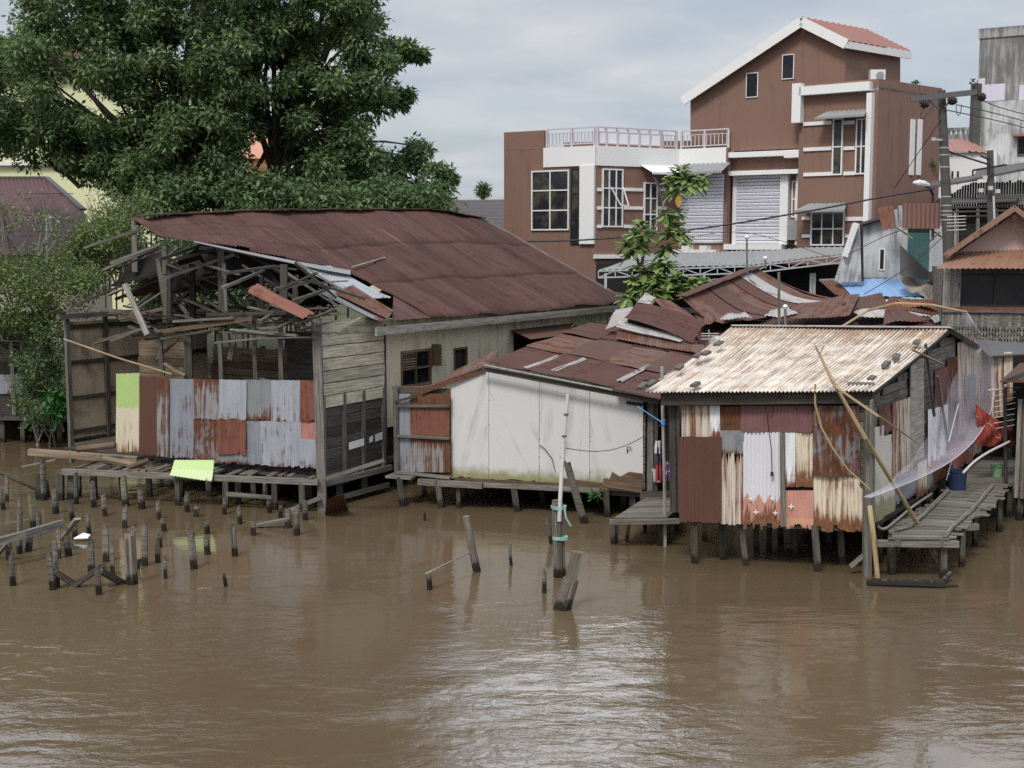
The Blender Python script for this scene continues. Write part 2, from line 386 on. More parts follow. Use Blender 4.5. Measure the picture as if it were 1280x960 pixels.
M['pile_moss'] = wood('pile_moss', (.1, .095, .06), (.22, .21, .14), gen='wet', moss=.8)
M['bamboo'] = wood('bamboo', (.2, .145, .075), (.38, .29, .17), var=.15, dark=.25, rough=.55)
M['mat'] = plaster('woven_panel', (.46, .37, .26), (.15, .11, .075), .4, .3)
M['plank_cream'] = wood('plank_cream', (.2, .19, .165), (.46, .42, .32), var=.22, dark=.6)
# masonry, paint
M['cream'] = plaster('cream_plaster', (.56, .5, .36), (.24, .22, .17), .45, .6)
M['white_wall'] = plaster('white_wall', (.54, .535, .52), (.33, .32, .3), .34, .6, low=(.2, .19, .06), lowh=.16, var=.04)
M['brown_wall'] = plaster('brown_wall', (.198, .112, .083), (.128, .075, .058), .36, .7, var=.1)
M['brown_wall_b'] = plaster('brown_wall_side', (.21, .118, .089), (.14, .08, .064), .42, .7, var=.1)
M['trim'] = plaster('white_trim', (.68, .68, .67), (.35, .34, .32), .2, .5, var=.03)
M['paint'] = plain('white_paint', (.7, .7, .7), .45, .03)
M['rail'] = plain('rail_paint', (.5, .46, .48), .5, .05)
M['concrete'] = plaster('concrete', (.34, .335, .32), (.09, .09, .085), .5, .7, top=.12)
M['concrete_wall'] = plaster('concrete_stained', (.52, .53, .53), (.12, .12, .12), .5, .5)
M['lilac'] = plaster('lilac_paint', (.55, .52, .6), (.3, .29, .3), .3, .6)
M['yellow'] = plain('yellow_wall', (.62, .62, .38), .8, .05)
M['salmon'] = plain('salmon_wall', (.55, .28, .2), .8, .06)
M['orange'] = plain('orange_wall', (.62, .32, .12), .8, .06)
M['pinkwall'] = plaster('pink_wall', (.5, .36, .33), (.3, .2, .18), .3, .5)
M['maroon'] = tin('maroon_roof', (.085, .04, .042), .1, RUST, rough=.6)
M['tile_red'] = plain('tile_red', (.27, .125, .1), .7, .12, scale=2)
M['tile_dark'] = plain('tile_dark', (.075, .065, .066), .7, .12, scale=2)
M['teal'] = plain('teal_paint', (.06, .17, .16), .6, .1)
M['glass'] = glassmat('glass'); M['glass_dark'] = glassmat('glass_dark', (.005, .006, .01), .3)
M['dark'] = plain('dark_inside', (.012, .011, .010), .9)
M['steel'] = plain('steel_grey', (.3, .31, .32), .5, .06, .3)
M['truss'] = plain('truss_grey', (.42, .43, .44), .5, .06)
M['cable'] = plain('cable', (.015, .015, .016), .6)
M['pole'] = plaster('pole_concrete', (.075, .072, .064), (.035, .035, .03), .45, .6)
M['insul'] = plain('insulator', (.03, .018, .017), .4)
M['alu'] = plain('aluminium', (.5, .5, .5), .4, .05, .6)
M['blind'] = plain('blind_slats', (.74, .74, .8), .55, .04)
M['paper'] = plain('paper', (.75, .76, .77), .8, .03)
M['tarp_tan'] = plain('tarp_tan', (.24, .2, .165), .75, .2, bump=.2)
M['tarp_black'] = plain('tarp_black', (.02, .02, .022), .6, .1)
M['tarp_grey'] = plain('tarp_grey', (.1, .1, .105), .7, .1)
M['tarp_red'] = NT('tarp_red'); _s = M['tarp_red']; M['tarp_red'] = _s.done(_s.mix(_s.smooth(_s.noise(_s.coord('UV'), 5.5, 3, .5, .9), .6, .66), (.27, .045, .03), (.45, .38, .3)), .6)
M['cloth_purple'] = NT('cloth_purple'); _s = M['cloth_purple']; M['cloth_purple'] = _s.done(_s.mix(_s.smooth(_s.noise(_s.coord('Object'), 14, 2), .52, .6), (.12, .045, .16), (.5, .4, .55)), .85)
M['cloth_dark'] = plain('cloth_dark', (.03, .035, .07), .85); M['cloth_white'] = plain('cloth_white', (.6, .62, .66), .85)
M['cloth_red'] = plain('cloth_red', (.3, .04, .06), .85)
M['blue_plastic'] = plain('blue_plastic', (.018, .035, .085), .45, .15); M['mint_plastic'] = plain('mint_plastic', (.32, .55, .35), .45, .08)
M['white_plastic'] = plain('white_plastic', (.52, .52, .5), .5, .06)
M['rope_teal'] = plain('rope_teal', (.22, .4, .36), .7, .1); M['rope_blue'] = plain('rope_blue', (.1, .25, .5), .7, .1)
M['rope'] = plain('rope', (.3, .28, .24), .8)
M['brick'] = plain('brick_grey', (.1, .09, .075), .9, .2, bump=.4)
M['mud'] = plaster('mud', (.09, .07, .05), (.05, .045, .03), .4, .2, coord='Object')
def landmat():
    s = NT('land'); z = s.n('ShaderNodeSeparateXYZ'); s.link(s.n('ShaderNodeNewGeometry').outputs['Position'], z.inputs[0]); f = s.noise(s.coord('Object'), .9, 6, .65)
    h = s.math('ADD', z.outputs[2], s.math('MULTIPLY', f, 1.2)); c = s.mix(s.smooth(h, 1.2, 2.4), s.mix(f, (.02, .016, .011), (.05, .04, .027)), s.mix(f, (.04, .05, .022), (.1, .1, .05)))
    s.bump(f, .8, .2); return s.done(c, .85, 0, .2)
M['land'] = landmat()
M['bark'] = wood('bark', (.05, .042, .035), (.12, .1, .085), var=.1)
M['twig'] = wood('twig', (.12, .1, .085), (.26, .235, .21), var=.2)
M['leaf_big'] = leafmat('leaf_big', [(.12, (.046, .083, .037)), (.5, (.096, .16, .064)), (.9, (.2, .278, .112))], .6, .36)
M['leaf_left'] = leafmat('leaf_left', [(.12, (.046, .085, .037)), (.5, (.1, .168, .064)), (.9, (.21, .288, .112))], .6, .36)
M['leaf_bush'] = leafmat('leaf_bush', [(.12, (.045, .078, .022)), (.5, (.105, .16, .048)), (.9, (.2, .26, .085))])
M['leaf_bread'] = leafmat('leaf_bread', [(.12, (.06, .11, .028)), (.5, (.14, .225, .06)), (.9, (.29, .38, .14))], .5, .35)
M['leaf_fern'] = leafmat('leaf_fern', [(.12, (.01, .05, .01)), (.5, (.025, .1, .02)), (.9, (.05, .16, .03))])
M['leaf_yellow'] = leafmat('leaf_yellow', [(.1, (.4, .24, .05)), (.9, (.5, .33, .08))])
def netmat():
    s = NT('net'); s.done((.76, .71, .82), .8)
    t = s.n('ShaderNodeBsdfTransparent'); mx = s.n('ShaderNodeMixShader')
    f = s.noise(s.coord('UV', (1, 1, 1)), 3, 3); sp = s.n('ShaderNodeSeparateXYZ'); s.link(s.coord('UV'), sp.inputs[0])
    e = s.math('POWER', s.math('SUBTRACT', 1, s.math('DIVIDE', sp.outputs[1], 1.2), clamp=True), 3); s.link(s.math('ADD', s.math('MULTIPLY', e, .14), s.math('ADD', .05, s.math('MULTIPLY', f, .2))), mx.inputs[0])
    s.link(t.outputs[0], mx.inputs[1]); s.link(s.b.outputs[0], mx.inputs[2]); s.link(mx.outputs[0], s.t.nodes['Material Output'].inputs[0]); return s.m
M['net'] = netmat(); M['net_edge'] = plain('net_edge', (.62, .56, .72), .8)
def watermat():
    s = NT('river_water'); co_ = s.coord('Object', (1, 1, 1))
    big = s.noise(s.coord('Object', (.10, .16, 1)), 1, 3, .5, .8)
    calm = s.smooth(s.noise(s.coord('Object', (.12, .2, 1), (0, 0, .3)), 1, 3, .5, 1.2), .36, .66)
    w1 = s.noise(s.coord('Object', (.5, 1.0, 1), (0, 0, .12)), 1, 2, .5, .9)
    w2 = s.noise(s.coord('Object', (2.2, 4.4, 1), (0, 0, -.25)), 1, 3, .55, 1.2)
    w3 = s.noise(s.coord('Object', (7, 17, 1), (0, 0, .1)), 1, 3, .6, .5)
    z = s.n('ShaderNodeSeparateXYZ'); s.link(s.n('ShaderNodeNewGeometry').outputs['Position'], z.inputs[0])
    open_ = s.smooth(z.outputs[1], 27, 17)                                  # sheltered water by the houses, livelier in mid river
    h = s.math('ADD', s.math('ADD', s.math('MULTIPLY', w1, .8), s.math('MULTIPLY', w2, .3)), s.math('MULTIPLY', w3, .05))
    h = s.math('MULTIPLY', h, s.math('MULTIPLY', s.math('ADD', .22, s.math('MULTIPLY', calm, .95)), s.math('ADD', .45, s.math('MULTIPLY', open_, .8))))
    s.bump(h, 1, .044)
    col = s.mix(big, (.078, .055, .031), (.122, .09, .053))
    s.b.inputs['IOR'].default_value = 1.33
    return s.done(col, .06, 0, .5)
M['water'] = watermat()
M['white_board'] = twotone('white_board', (.62, .6, .53), (.34, .33, .2), .22, edge=.3, rust=.14, rcol=RUST, low=.2)
# ------------------------------------------------------------------ setting: river, bank, land
def project(p):
    d = V(p)-V((0, 0, H)); x = d.x; y = d.y*SP+d.z*CP; z = d.y*CP-d.z*SP
    return 640+F*x/z, 480-F*y/z
g = MB(); g.face([(-400, -250, 0), (400, -250, 0), (400, 43, 0), (-400, 43, 0)], [(-400, -250), (400, -250), (400, 43), (-400, 43)])
tag(g.build('river', M['water'], base=(0, 0, 0)), None, None, kind='structure')
g = MB()
def landz(x, y):
    k = min(1, max(0, (-5-x)/6)); t = min(1, max(0, (y-33.5-6.2*k)/(11-3*k))); return -1.2+t*t*(3-2*t)*3.4+.12*math.sin(x*.9+y)*t
def landfn(u, v):
    x = -420+840*u; x = x if abs(u-.5) > .001 else x
    x = (abs(u-.5)*2)**2.2*(1 if u > .5 else -1)*3000; y = 33+(v**3)*3500
    return V((x, y, landz(x, y)))
g.grid(landfn, 90, 60, 100, 100); tag(g.build('ground', M['land'], base=(0, 0, 0)), None, None, kind='structure')

# ------------------------------------------------------------------ derelict house on the left
c0 = onz(403, 637); TH = math.radians(31); U = V((math.sin(TH), math.cos(TH), 0)); VV = V((-math.cos(TH), math.sin(TH), 0)); NN = V((math.cos(TH), -math.sin(TH), 0))
CL = onz(86, 552, .9); CL.z = 0
WA = Frame(c0, c0+U*10)                        # long wall, seen from the right
GF = Frame(CL, c0)                             # open river front
TF = Frame(onz(145, 566, 1.0), onz(399, 586, 1.0))   # patched iron wall
WL_ = Frame(CL, CL+U*10)                       # far side wall seen from inside
HA = thing('derelict_house', 'half collapsed timber house on piles with a wide rusty brown roof and broken rafters', 'house', (c0.x-3, c0.y+5, 0))
RF = Frame(c0+VV*5, c0+VV*5+U); EF = Frame(c0+NN*.4, c0+NN*.4+U)
rz = [(RF.uv(x, y)) for x, y in ((165, 272), (300, 265), (430, 263), (545, 263), (605, 275))]
e0, e1 = EF.uv(487, 404), EF.uv(785, 379)
def interp(t, pts):
    if t <= pts[0][0]: return pts[0][1]
    for (a, b), (c, d) in zip(pts, pts[1:]):
        if t <= c: return b+(d-b)*(t-a)/(c-a)
    return pts[-1][1]
S0, S1 = rz[0][0], rz[-1][0]
def roofA(s, r):
    se = s+(e1[0]-S1)*(s-S0)/(S1-S0)
    a = RF.p(s, interp(s, rz)); b = EF.p(se, e0[1]+(e1[1]-e0[1])*(se-e0[0])/(e1[0]-e0[0]))
    p = a*(1-r)+b*r; p.z -= .10*math.sin(math.pi*r)*(1-.5*(s-S0)/(S1-S0)); return p
lut = [(project(roofA(S0+(S1-S0)*i/220, j/60)), S0+(S1-S0)*i/220, j/60) for i in range(221) for j in range(61)]
def inv(px, py):
    b = min(lut, key=lambda q: (q[0][0]-px)**2+(q[0][1]-py)**2); return b[1], b[2]
bnd = [inv(*q) for q in ((197, 300), (216, 314), (244, 304), (355, 324), (440, 342), (489, 372))]
rend = [(S0-.01, .02), (bnd[0][0], bnd[0][1]), (bnd[1][0], bnd[1][1]), (max(bnd[2][0], bnd[1][0]+.15), bnd[2][1]), (bnd[3][0], bnd[3][1]), (bnd[4][0], bnd[4][1]), (bnd[5][0], bnd[5][1]), (max(inv(487, 401)[0], bnd[5][0]+.05), 1), (99, 1)]
rend = [rend[0]]+[q for i, q in enumerate(rend[1:], 1) if q[0] > max(p[0] for p in rend[:i])]
m = MB(); nu = int((S1-S0)/.025); rj = [R.random() for _ in range(nu+2)]
def fnA(u, v):
    s = S0+(S1-S0)*u; r = v*interp(s, rend)
    i = int(round(u*nu)); p = roofA(s, r); ov = (r*3.0) % 1
    k3 = int(r*3); sh = ((k3*7+int(s/.78+k3*.37)*13) % 5)*.012
    return p+Z*(.013*(1 if i % 4 == 1 else -1 if i % 4 == 3 else 0)+.05*ov+sh+.02*math.sin(s*2.3+k3*2)+.03*math.sin(s*.8+r*4))
k = len(m.V); nv = 21
ou, ov_ = 3, 5
m.grid(fnA, nu, nv, S1-S0, 5.6, off=(0, 0))
m.build('roof', M['roof_big'], HA, 'wide rust brown corrugated roof, torn open at its river end')
sa_, sb_ = inv(487, 401)[0], bnd[5][0]+.06; rb_ = bnd[5][1]
m = MB(); m.grid(lambda u, v: (lambda s, r: roofA(s, r)+Z*.06)(sa_+(sb_-sa_)*u, lerp(1-(1-rb_)*u, 1, v)), 12, 8, 1, 1)
m.build('roof_corner', M['roof_big'], HA)
m = MB()                                        # ridge capping
for i in range(14):
    a, b = S0+.3+(S1-S0-.4)*i/14, S0+.3+(S1-S0-.4)*(i+1)/14
    m.beam(roofA(a, .0)+Z*.04, roofA(b, .0)+Z*(.045+R.uniform(-.015, .02)), .36, .03)
m.build('ridge_cap', M['roof_old'], HA)
m = MB(); m.beam(roofA(S0+.1, 0)-Z*.12, roofA(S1, 0)-Z*.12, .1, .16); m.build('ridge_beam', M['wood_dark'], HA)
m = MB()
Bk = lambda s, r: roofA(s, 0)+VV*(5.2*r)-Z*(2.5*r)   # the far slope, missing at the river end
m.grid(lambda u, v: Bk(3.2+(S1-3.2)*u, v)+Z*.01, 60, 4, 9, 5); m.build('rear_roof_slope', M['roof_old'], HA)
# eave board and verge
m = MB(); m.beam(EF.px(470, 414)-Z*.02, EF.px(786, 384), .05, .2, rough=.01); m.build('fascia', M['wood_pale'], HA)
m = MB(); m.beam(roofA(S1, 0)+Z*.02, roofA(S1, 1)+Z*.03, .05, .14); m.build('verge_board', M['wood_grey'], HA)
# long wall: grey and cream planks, plaster, dark lower boarding
def planks(f, xys, name, mat, parent, n0=0, th=.04, rows=8, label=None, gap=.012, jit=.02):
    """horizontal boards filling a quad given by pixels (tl,tr,br,bl)"""
    tl, tr, br, bl = [f.px(*q, n0) for q in xys]; m = MB()
    for i in range(rows):
        a0, a1 = (i+.04)/rows, (i+.96)/rows; j = lambda: R.uniform(-jit, jit)
        q = [tl*(1-a0)+bl*a0+f.u*j(), tr*(1-a0)+br*a0+f.u*j(), tr*(1-a1)+br*a1+f.u*j(), tl*(1-a1)+bl*a1+f.u*j()]
        m.prism([x+f.n*R.uniform(-.01, .012) for x in q], -f.n*th)
    return m.build(name, mat, parent, label)
planks(WA, ((398, 402), (481, 396), (481, 497), (399, 512)), 'plank_wall', M['plank_cream'], HA, .03, rows=7, label='broad horizontal boards with flaking cream paint')
planks(WA, ((452, 396), (478, 396), (478, 415), (420, 417)), 'gable_board', M['plank_cream'], HA, .05, rows=2)
m = MB(); a, b, c, d = WA.uv(400, 500)[0], WA.uv(484, 500)[0], WA.uv(405, 602)[1], WA.uv(440, 490)[1]
for i in range(8):
    m.fbox(WA, a, b, c+(d-c)*i/8+.006, c+(d-c)*(i+1)/8-.006, -.06, -.02)
m.build('lower_wall', M['wood_mid'], HA, 'dark weathered lower boarding between studs')
for x in (404, 430, 454, 479): 
    u_, _ = WA.uv(x, 540); m = MB(); m.fboxv(WA, u_-.05, u_+.05, c-.15, d, -.02, .05); m.build('stud', M['wood_grey'], HA)
m = MB(); m.fbox(WA, a, b+.1, c-.12, c+.02, -.02, .08); m.build('sill_beam', M['wood_grey'], HA)
m = MB(); m.fbox(WA, WA.uv(418, 600)[0], b, c-.55, c-.43, -.02, .05); m.build('lower_beam', M['wood_grey'], HA)
for x0, x1, y0, y1 in ((434, 453, 551, 560), (459.5, 464, 546, 553), (467, 476, 542, 551)):
    q = WA.rect(x0, y0, x1, y1); m = MB(); m.prism([WA.p(q[0], q[2]-.0, .056), WA.p(q[1], q[2]+.03, .056), WA.p(q[1], q[3]+.03, .056), WA.p(q[0], q[3], .056)], -WA.n*.004); m.build('paper_notice', M['paper'], HA)
m = MB(); m.fbox(WA, .25, 14, .95, 4.2, -.24, -.2); m.build('shade_lining', M['wood_char'], HA)  # added near-black sheet, stands in for the shade inside the house
u1 = WA.uv(481, 450)[0]; zt = e0[1]-.05; zb = WA.uv(490, 533)[1]
w1 = WA.rect(501, 437, 539, 483); w2 = WA.rect(567, 434, 584, 463); w3 = WA.rect(642, 412, 712, 440)
m = MB(); m.holes(WA, u1, 16.2, zb, zt+.12, [w1, w2, w3], .12); m.build('plaster_wall', M['cream'], HA, 'cream plastered side wall streaked with grey')
m = MB(); m.fboxv(WA, u1-.06, u1, 1.2, zt, 0, .05); m.build('corner_strip', M['wood_dark'], HA)
def window(parent, f, q, name='window', mat='wood_brown', glass='glass_dark', cols=2, rows=2, bar=.05, n=0, depth=.08, louv=False, fw=.06):
    w = MB(); u0, u1_, v0, v1 = q
    w.fboxv(f, u0-.0, u0+fw, v0, v1, -.06, .02+n); w.fboxv(f, u1_-fw, u1_, v0, v1, -.06, .02+n)
    w.fbox(f, u0+fw, u1_-fw, v0, v0+fw, -.06, .018+n); w.fbox(f, u0+fw, u1_-fw, v1-fw, v1, -.06, .018+n)
    for i in range(1, cols): u_ = u0+(u1_-u0)*i/cols; w.fboxv(f, u_-bar/2, u_+bar/2, v0+fw, v1-fw, -.05, .012+n)
    for i in range(1, rows): v_ = v0+(v1-v0)*i/rows; w.fbox(f, u0+fw, u1_-fw, v_-bar/2, v_+bar/2, -.05, .008+n)
    o = w.build(name, M[mat], parent); gl = MB(); gl.fboxv(f, u0+fw*.5, u1_-fw*.5, v0+fw*.5, v1-fw*.5, -depth-.01, -depth); gl.build('pane', M[glass], o)
    return o
wo = window(HA, WA, w1, rows=2, fw=.07)
m = MB()
for i in range(6):
    v_ = lerp(w1[2], w1[3], .55+.07*i); m.beam(WA.p(w1[0]+.05, v_, -.02), WA.p((w1[0]+w1[1])/2-.02, v_, -.02), .05, .035, WA.n+Z)
m.build('louvre', M['wood_brown'], wo)
m = MB(); m.fboxv(WA, w1[1]+.02, w1[1]+.08, w1[2]+.5, w1[3]+.1, .02, .3); m.build('shutter', M['wood_brown'], wo)
window(HA, WA, w2, 'small_window', 'wood_brown', 'dark', 1, 1)
m = MB(); q = w3; m.fboxv(WA, q[0], q[1], q[2], q[3], -.14, -.12); m.build('opening', M['dark'], HA)
m = MB(); m.corr(WA.p(q[0]-.2, q[3]+.1, 0), WA.p(q[1]+.2, q[3]+.1, 0), WA.p(q[1]+.2, q[3]-.15, .7), WA.p(q[0]-.2, q[3]-.15, .7)); m.build('window_awning', M['roof_old'], HA)
m = MB(); q0 = WA.p(15.2, .8); m.prism([q0, q0+Z*3.5, q0+VV*5+Z*6.35, q0+VV*10+Z*3.6, q0+VV*10], U*.1); m.build('rear_wall', M['wood_dark'], HA)
# floor and inner partition
m = MB(); m.prism([GF.p(.1, .86, -.1), GF.p(GF.len-.02, .86, -.1), GF.p(GF.len-.02, .86, -.1)+U*15.5, GF.p(.1, .86, -.1)+U*15.5], V((0, 0, -.12))); m.build('floor_boards', M['wood_dark'], HA)
PF = Frame(GF.p(2.4, 0)+U*3.2, GF.p(GF.len-.2, 0)+U*3.2); m = MB(); n_ = 34
for i in range(n_):
    hgt = 3.35+R.uniform(-.25, .25) if i > 6 else 3.0+R.uniform(-.4, .5)
    m.fboxv(PF, PF.len*i/n_+.01, PF.len*(i+1)/n_-.01, .86, hgt, -.03+R.uniform(-.02, .02), .0)
m.build('partition', M['wood_brown'], HA, 'brown upright boards of the inner wall behind the missing front')
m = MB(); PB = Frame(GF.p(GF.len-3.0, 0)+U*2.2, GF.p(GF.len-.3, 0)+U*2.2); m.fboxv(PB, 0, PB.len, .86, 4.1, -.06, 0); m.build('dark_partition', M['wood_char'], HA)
m = MB()
for i in range(7): m.fbox(PF, .2, 3.6, 2.1+i*.2, 2.28+i*.2, .05, .09)
m.build('inner_boarding', M['wood_brown'], HA)
m = MB()
for i in range(8): m.fbox(PF, -1.6+R.uniform(-.1, .1), .35+R.uniform(-.1, .2), 2.0+i*.24, 2.23+i*.24, 1.2, 1.24)
m.build('side_boarding', M['wood_tan'], HA, 'tan boards left standing behind the broken front')
# side wall on the far left, seen from inside: panels in a frame
LF = thing_panels = None
m = MB(); m.fboxv(WL_, .05, 5.5, .95, 4.25, -.05, -.02); m.build('side_wall', M['mat'], HA, 'tan woven panels set in a dark timber frame')
for u_ in (0, 1.35, 2.75, 4.1): m = MB(); m.fboxv(WL_, u_, u_+.13, .3 if u_ == 0 else .9, 4.45, -.03, .07); m.build('wall_post', M['wood_dark' if u_ else 'wood_grey'], HA)
for v_ in (1.15, 2.1, 3.1, 4.1): m = MB(); m.fbox(WL_, .13, 5.4, v_-.06, v_+.06, -.02, .04); m.build('wall_rail', M['wood_dark'], HA)
m = MB(); m.beam(WL_.p(-.3, 4.4, .1), WL_.p(6, 4.45, .1), .16, .12, rough=.02); m.build('wall_plate', M['wood_grey'], HA)
# patched iron wall (every sheet a part)
SH = [('lime', 145, 174, 467, 466, 565, 567, 'lime green sheet with a cream lower half'), ('tin_brown', 174, 198, 470, 471, 569, 571, 'dark maroon sheet'),
 ('tin_rustgrey', 196, 211, 471, 472, 570, 572, 'narrow rust streaked sheet'), ('tin_grey', 211, 242, 473, 474, 572, 574, 'tall plain blue grey sheet'),
 ('tin_rustgrey', 242, 275, 473, 474, 524, 525, 'upper grey sheet with rust running down'), ('tin_light', 274, 308, 474, 475, 526, 526, 'upper pale grey sheet'),
 ('tin_dull', 307, 341, 474, 475, 526, 527, 'upper dull grey sheet'), ('tin_light', 339, 376, 475, 475, 527, 528, 'upper pale grey sheet beside the red one'),
 ('tin_red', 375, 397, 475, 475, 527, 527, 'upper rust red sheet by the corner post'), ('tin_patina', 242, 273, 523, 524, 578, 579, 'lower grey sheet stained dark brown'),
 ('tin_dull', 271, 309, 560, 561, 579, 581, 'low grey strip under the red sheet'), ('tin_red', 271, 307, 524, 525, 568, 569, 'lower brick red sheet'),
 ('tin_grey', 306, 328, 526, 526, 581, 582, 'lower narrow grey sheet'), ('tin_light', 326, 377, 526, 527, 582, 585, 'lower wide pale grey sheet'),
 ('tin_light', 375, 398, 548, 549, 585, 586, 'lower pale sheet with a rust hole'), ('tin_pink', 376, 397, 526, 527, 552, 552, 'faded pink sheet')]
for i, (mt, x0, x1, t0, t1, b0, b1, lb) in enumerate(SH):
    n = .04+.022*(i % 3)+(.03 if mt in ('tin_pink', 'tin_red') else 0)
    m = MB(); m.corr(TF.px(x0, t0, n), TF.px(x1, t1, n), TF.px(x1, b1, n), TF.px(x0, b0, n), .08, .011, 6, jag=.06, wav=.008, jagtop=.02)
    m.build('iron_sheet', M[mt], HA, lb, smooth=True)
m = MB(); m.fbox(TF, .05, TF.len-.02, 1.1, 1.2, -.1, 0); m.fbox(TF, .05, TF.len-.02, 2.75, 2.85, -.1, 0); m.build('sheet_rail', M['wood_dark'], HA)
# posts and broken frame; pixel pairs with their offset from the open front
def bm(name, x0, y0, x1, y1, n0=0, n1=None, w=.1, h=.1, mat='wood_grey', label=None, parent=None, rough=.012, f=None):
    f = f or GF; m = MB(); m.beam(f.px(x0, y0, n0), f.px(x1, y1, n0 if n1 is None else n1), w, h, rough=rough); return m.build(name, M[mat], parent or HA, label)
bm('corner_post', 396, 398, 403, 640, .05, w=.2, h=.2, mat='wood_grey')
for x0, y0, x1, y1, w in ((199, 412, 203, 470, .12), (235, 415, 236, 478, .22), (274, 405, 277, 480, .12), (317, 400, 320, 480, .11), (350, 405, 352, 480, .12)):
    bm('front_post', x0, y0, x1, y1, -.1, w=w*.85, h=.1, mat='wood_mid')
for x0, y0, x1, y1, w, mt in ((168, 276, 169, 340, .13, 'wood_grey'), (206, 308, 207, 402, .12, 'wood_grey'), (211, 322, 212, 402, .13, 'wood_dark'), (198, 325, 206, 380, .11, 'wood_grey'), (276, 305, 278, 402, .15, 'wood_dark'),
    (280, 329, 284, 402, .09, 'wood_grey'), (355, 330, 356, 400, .16, 'wood_dark'), (369, 352, 370, 392, .12, 'wood_dark'), (240, 330, 241, 400, .14, 'wood_char'), (327, 345, 328, 400, .1, 'wood_char')):
    bm('truss_post', x0, y0, x1, y1, -.6, w=w, h=w, mat=mt)
RFT = [(128, 338, 200, 307, .25, -.6, .12, 'wood_mid'), (105, 310, 178, 286, .2, -.7, .15, 'wood_mid'), (138, 329, 198, 306, .35, -.5, .08, 'wood_grey'), (197, 325, 250, 306, .4, -.9, .13, 'wood_grey'),
 (209, 327, 270, 311, .35, -1, .11, 'wood_grey'), (199, 350, 292, 318, .45, -1, .1, 'wood_grey'), (279, 342, 345, 333, .3, -1.1, .09, 'wood_mid'), (278, 360, 330, 338, .35, -1, .12, 'wood_grey'),
 (343, 362, 392, 351, .3, -1, .1, 'wood_grey'), (366, 376, 405, 363, .4, -1, .11, 'wood_grey'), (140, 357, 206, 312, -.6, -1.5, .28, 'wood_char'), (144, 374, 202, 350, -.5, -1.6, .16, 'wood_char'), (90, 384, 150, 358, .2, -.4, .1, 'wood_dark'),
 (262, 300, 300, 322, -1.5, -1.6, .1, 'wood_dark'), (300, 312, 372, 352, -1.6, -1.8, .14, 'wood_char'), (250, 310, 330, 318, -2, -2.4, .12, 'wood_char')]
for x0, y0, x1, y1, n0, n1, w, mt in RFT: bm('rafter', x0, y0, x1, y1, n0, n1, w*.8, .07, mt)
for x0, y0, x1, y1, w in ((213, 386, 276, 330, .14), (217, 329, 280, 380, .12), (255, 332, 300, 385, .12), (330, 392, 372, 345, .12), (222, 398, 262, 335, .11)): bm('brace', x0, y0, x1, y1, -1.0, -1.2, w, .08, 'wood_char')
HZ = [(217, 402, 292, 398, .1, .13, 'wood_mid'), (199, 415, 318, 398, 0, .2, 'wood_brown'), (120, 428, 188, 409, .2, .16, 'wood_mid'), (201, 423, 275, 411, .15, .1, 'wood_mid'), (274, 415, 394, 423, .12, .08, 'wood_mid'), (288, 412, 372, 419, .2, .1, 'wood_grey'),
 (330, 423, 395, 421, .25, .06, 'wood_grey'), (340, 413, 368, 400, .35, .12, 'wood_mid'), (260, 394, 360, 391, -.5, .18, 'wood_dark'), (215, 388, 300, 392, -1.2, .16, 'wood_dark'), (285, 386, 390, 384, -1.6, .16, 'wood_char'), (374, 404, 420, 386, .3, .1, 'wood_grey'), (368, 398, 400, 384, .1, .14, 'wood_mid'), (385, 395, 432, 392, .1, .1, 'wood_mid'),
 (380, 410, 440, 398, .1, .1, 'wood_grey'), (150, 398, 215, 384, -.8, .2, 'wood_brown'), (90, 392, 200, 388, -1.5, .22, 'wood_brown')]
for x0, y0, x1, y1, n, w, mt in HZ: bm('tie_beam', x0, y0, x1, y1, n, None, w*.8, w*.5, mt)
# the tangle of splintered boards on the tie beams and under the torn edge
RT = random.Random(31)
for i in range(92):
    if i < 52: x, y, L, sl = RT.uniform(150, 395), RT.uniform(384, 424), RT.uniform(.5, 2.4), RT.uniform(-.25, .2)
    elif i < 80: x, y, L, sl = RT.uniform(215, 420), RT.uniform(335, 395), RT.uniform(.5, 1.9), RT.uniform(-.75, .75)
    else: x, y, L, sl = RT.uniform(150, 215), RT.uniform(318, 392), RT.uniform(.8, 2.0), RT.uniform(-.7, -.25)
    n = RT.uniform(-2.2, .25); p = GF.px(x, y, n); d = (GF.u+Z*-sl+GF.n*RT.uniform(-.5, .5)).normalized()
    m = MB(); m.beam(p-d*L/2, p+d*L/2, RT.uniform(.04, .15), RT.uniform(.025, .07), None, RT.uniform(.03, .1), RT.uniform(.02, .05), rough=.012)
    m.build('splintered_board', M[RT.choice(('wood_dark', 'wood_dark', 'wood_char', 'wood_mid', 'wood_mid', 'wood_grey'))], HA)
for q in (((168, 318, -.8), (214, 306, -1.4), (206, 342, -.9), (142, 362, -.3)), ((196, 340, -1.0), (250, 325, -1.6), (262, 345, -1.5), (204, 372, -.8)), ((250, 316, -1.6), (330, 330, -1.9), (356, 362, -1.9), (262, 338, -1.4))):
    m = MB(); m.corr(*[GF.px(a, b, n) for a, b, n in q], .09, .012, 4, wav=.04, jag=.1); m.build('sagging_sheet', M['wood_char'], HA)
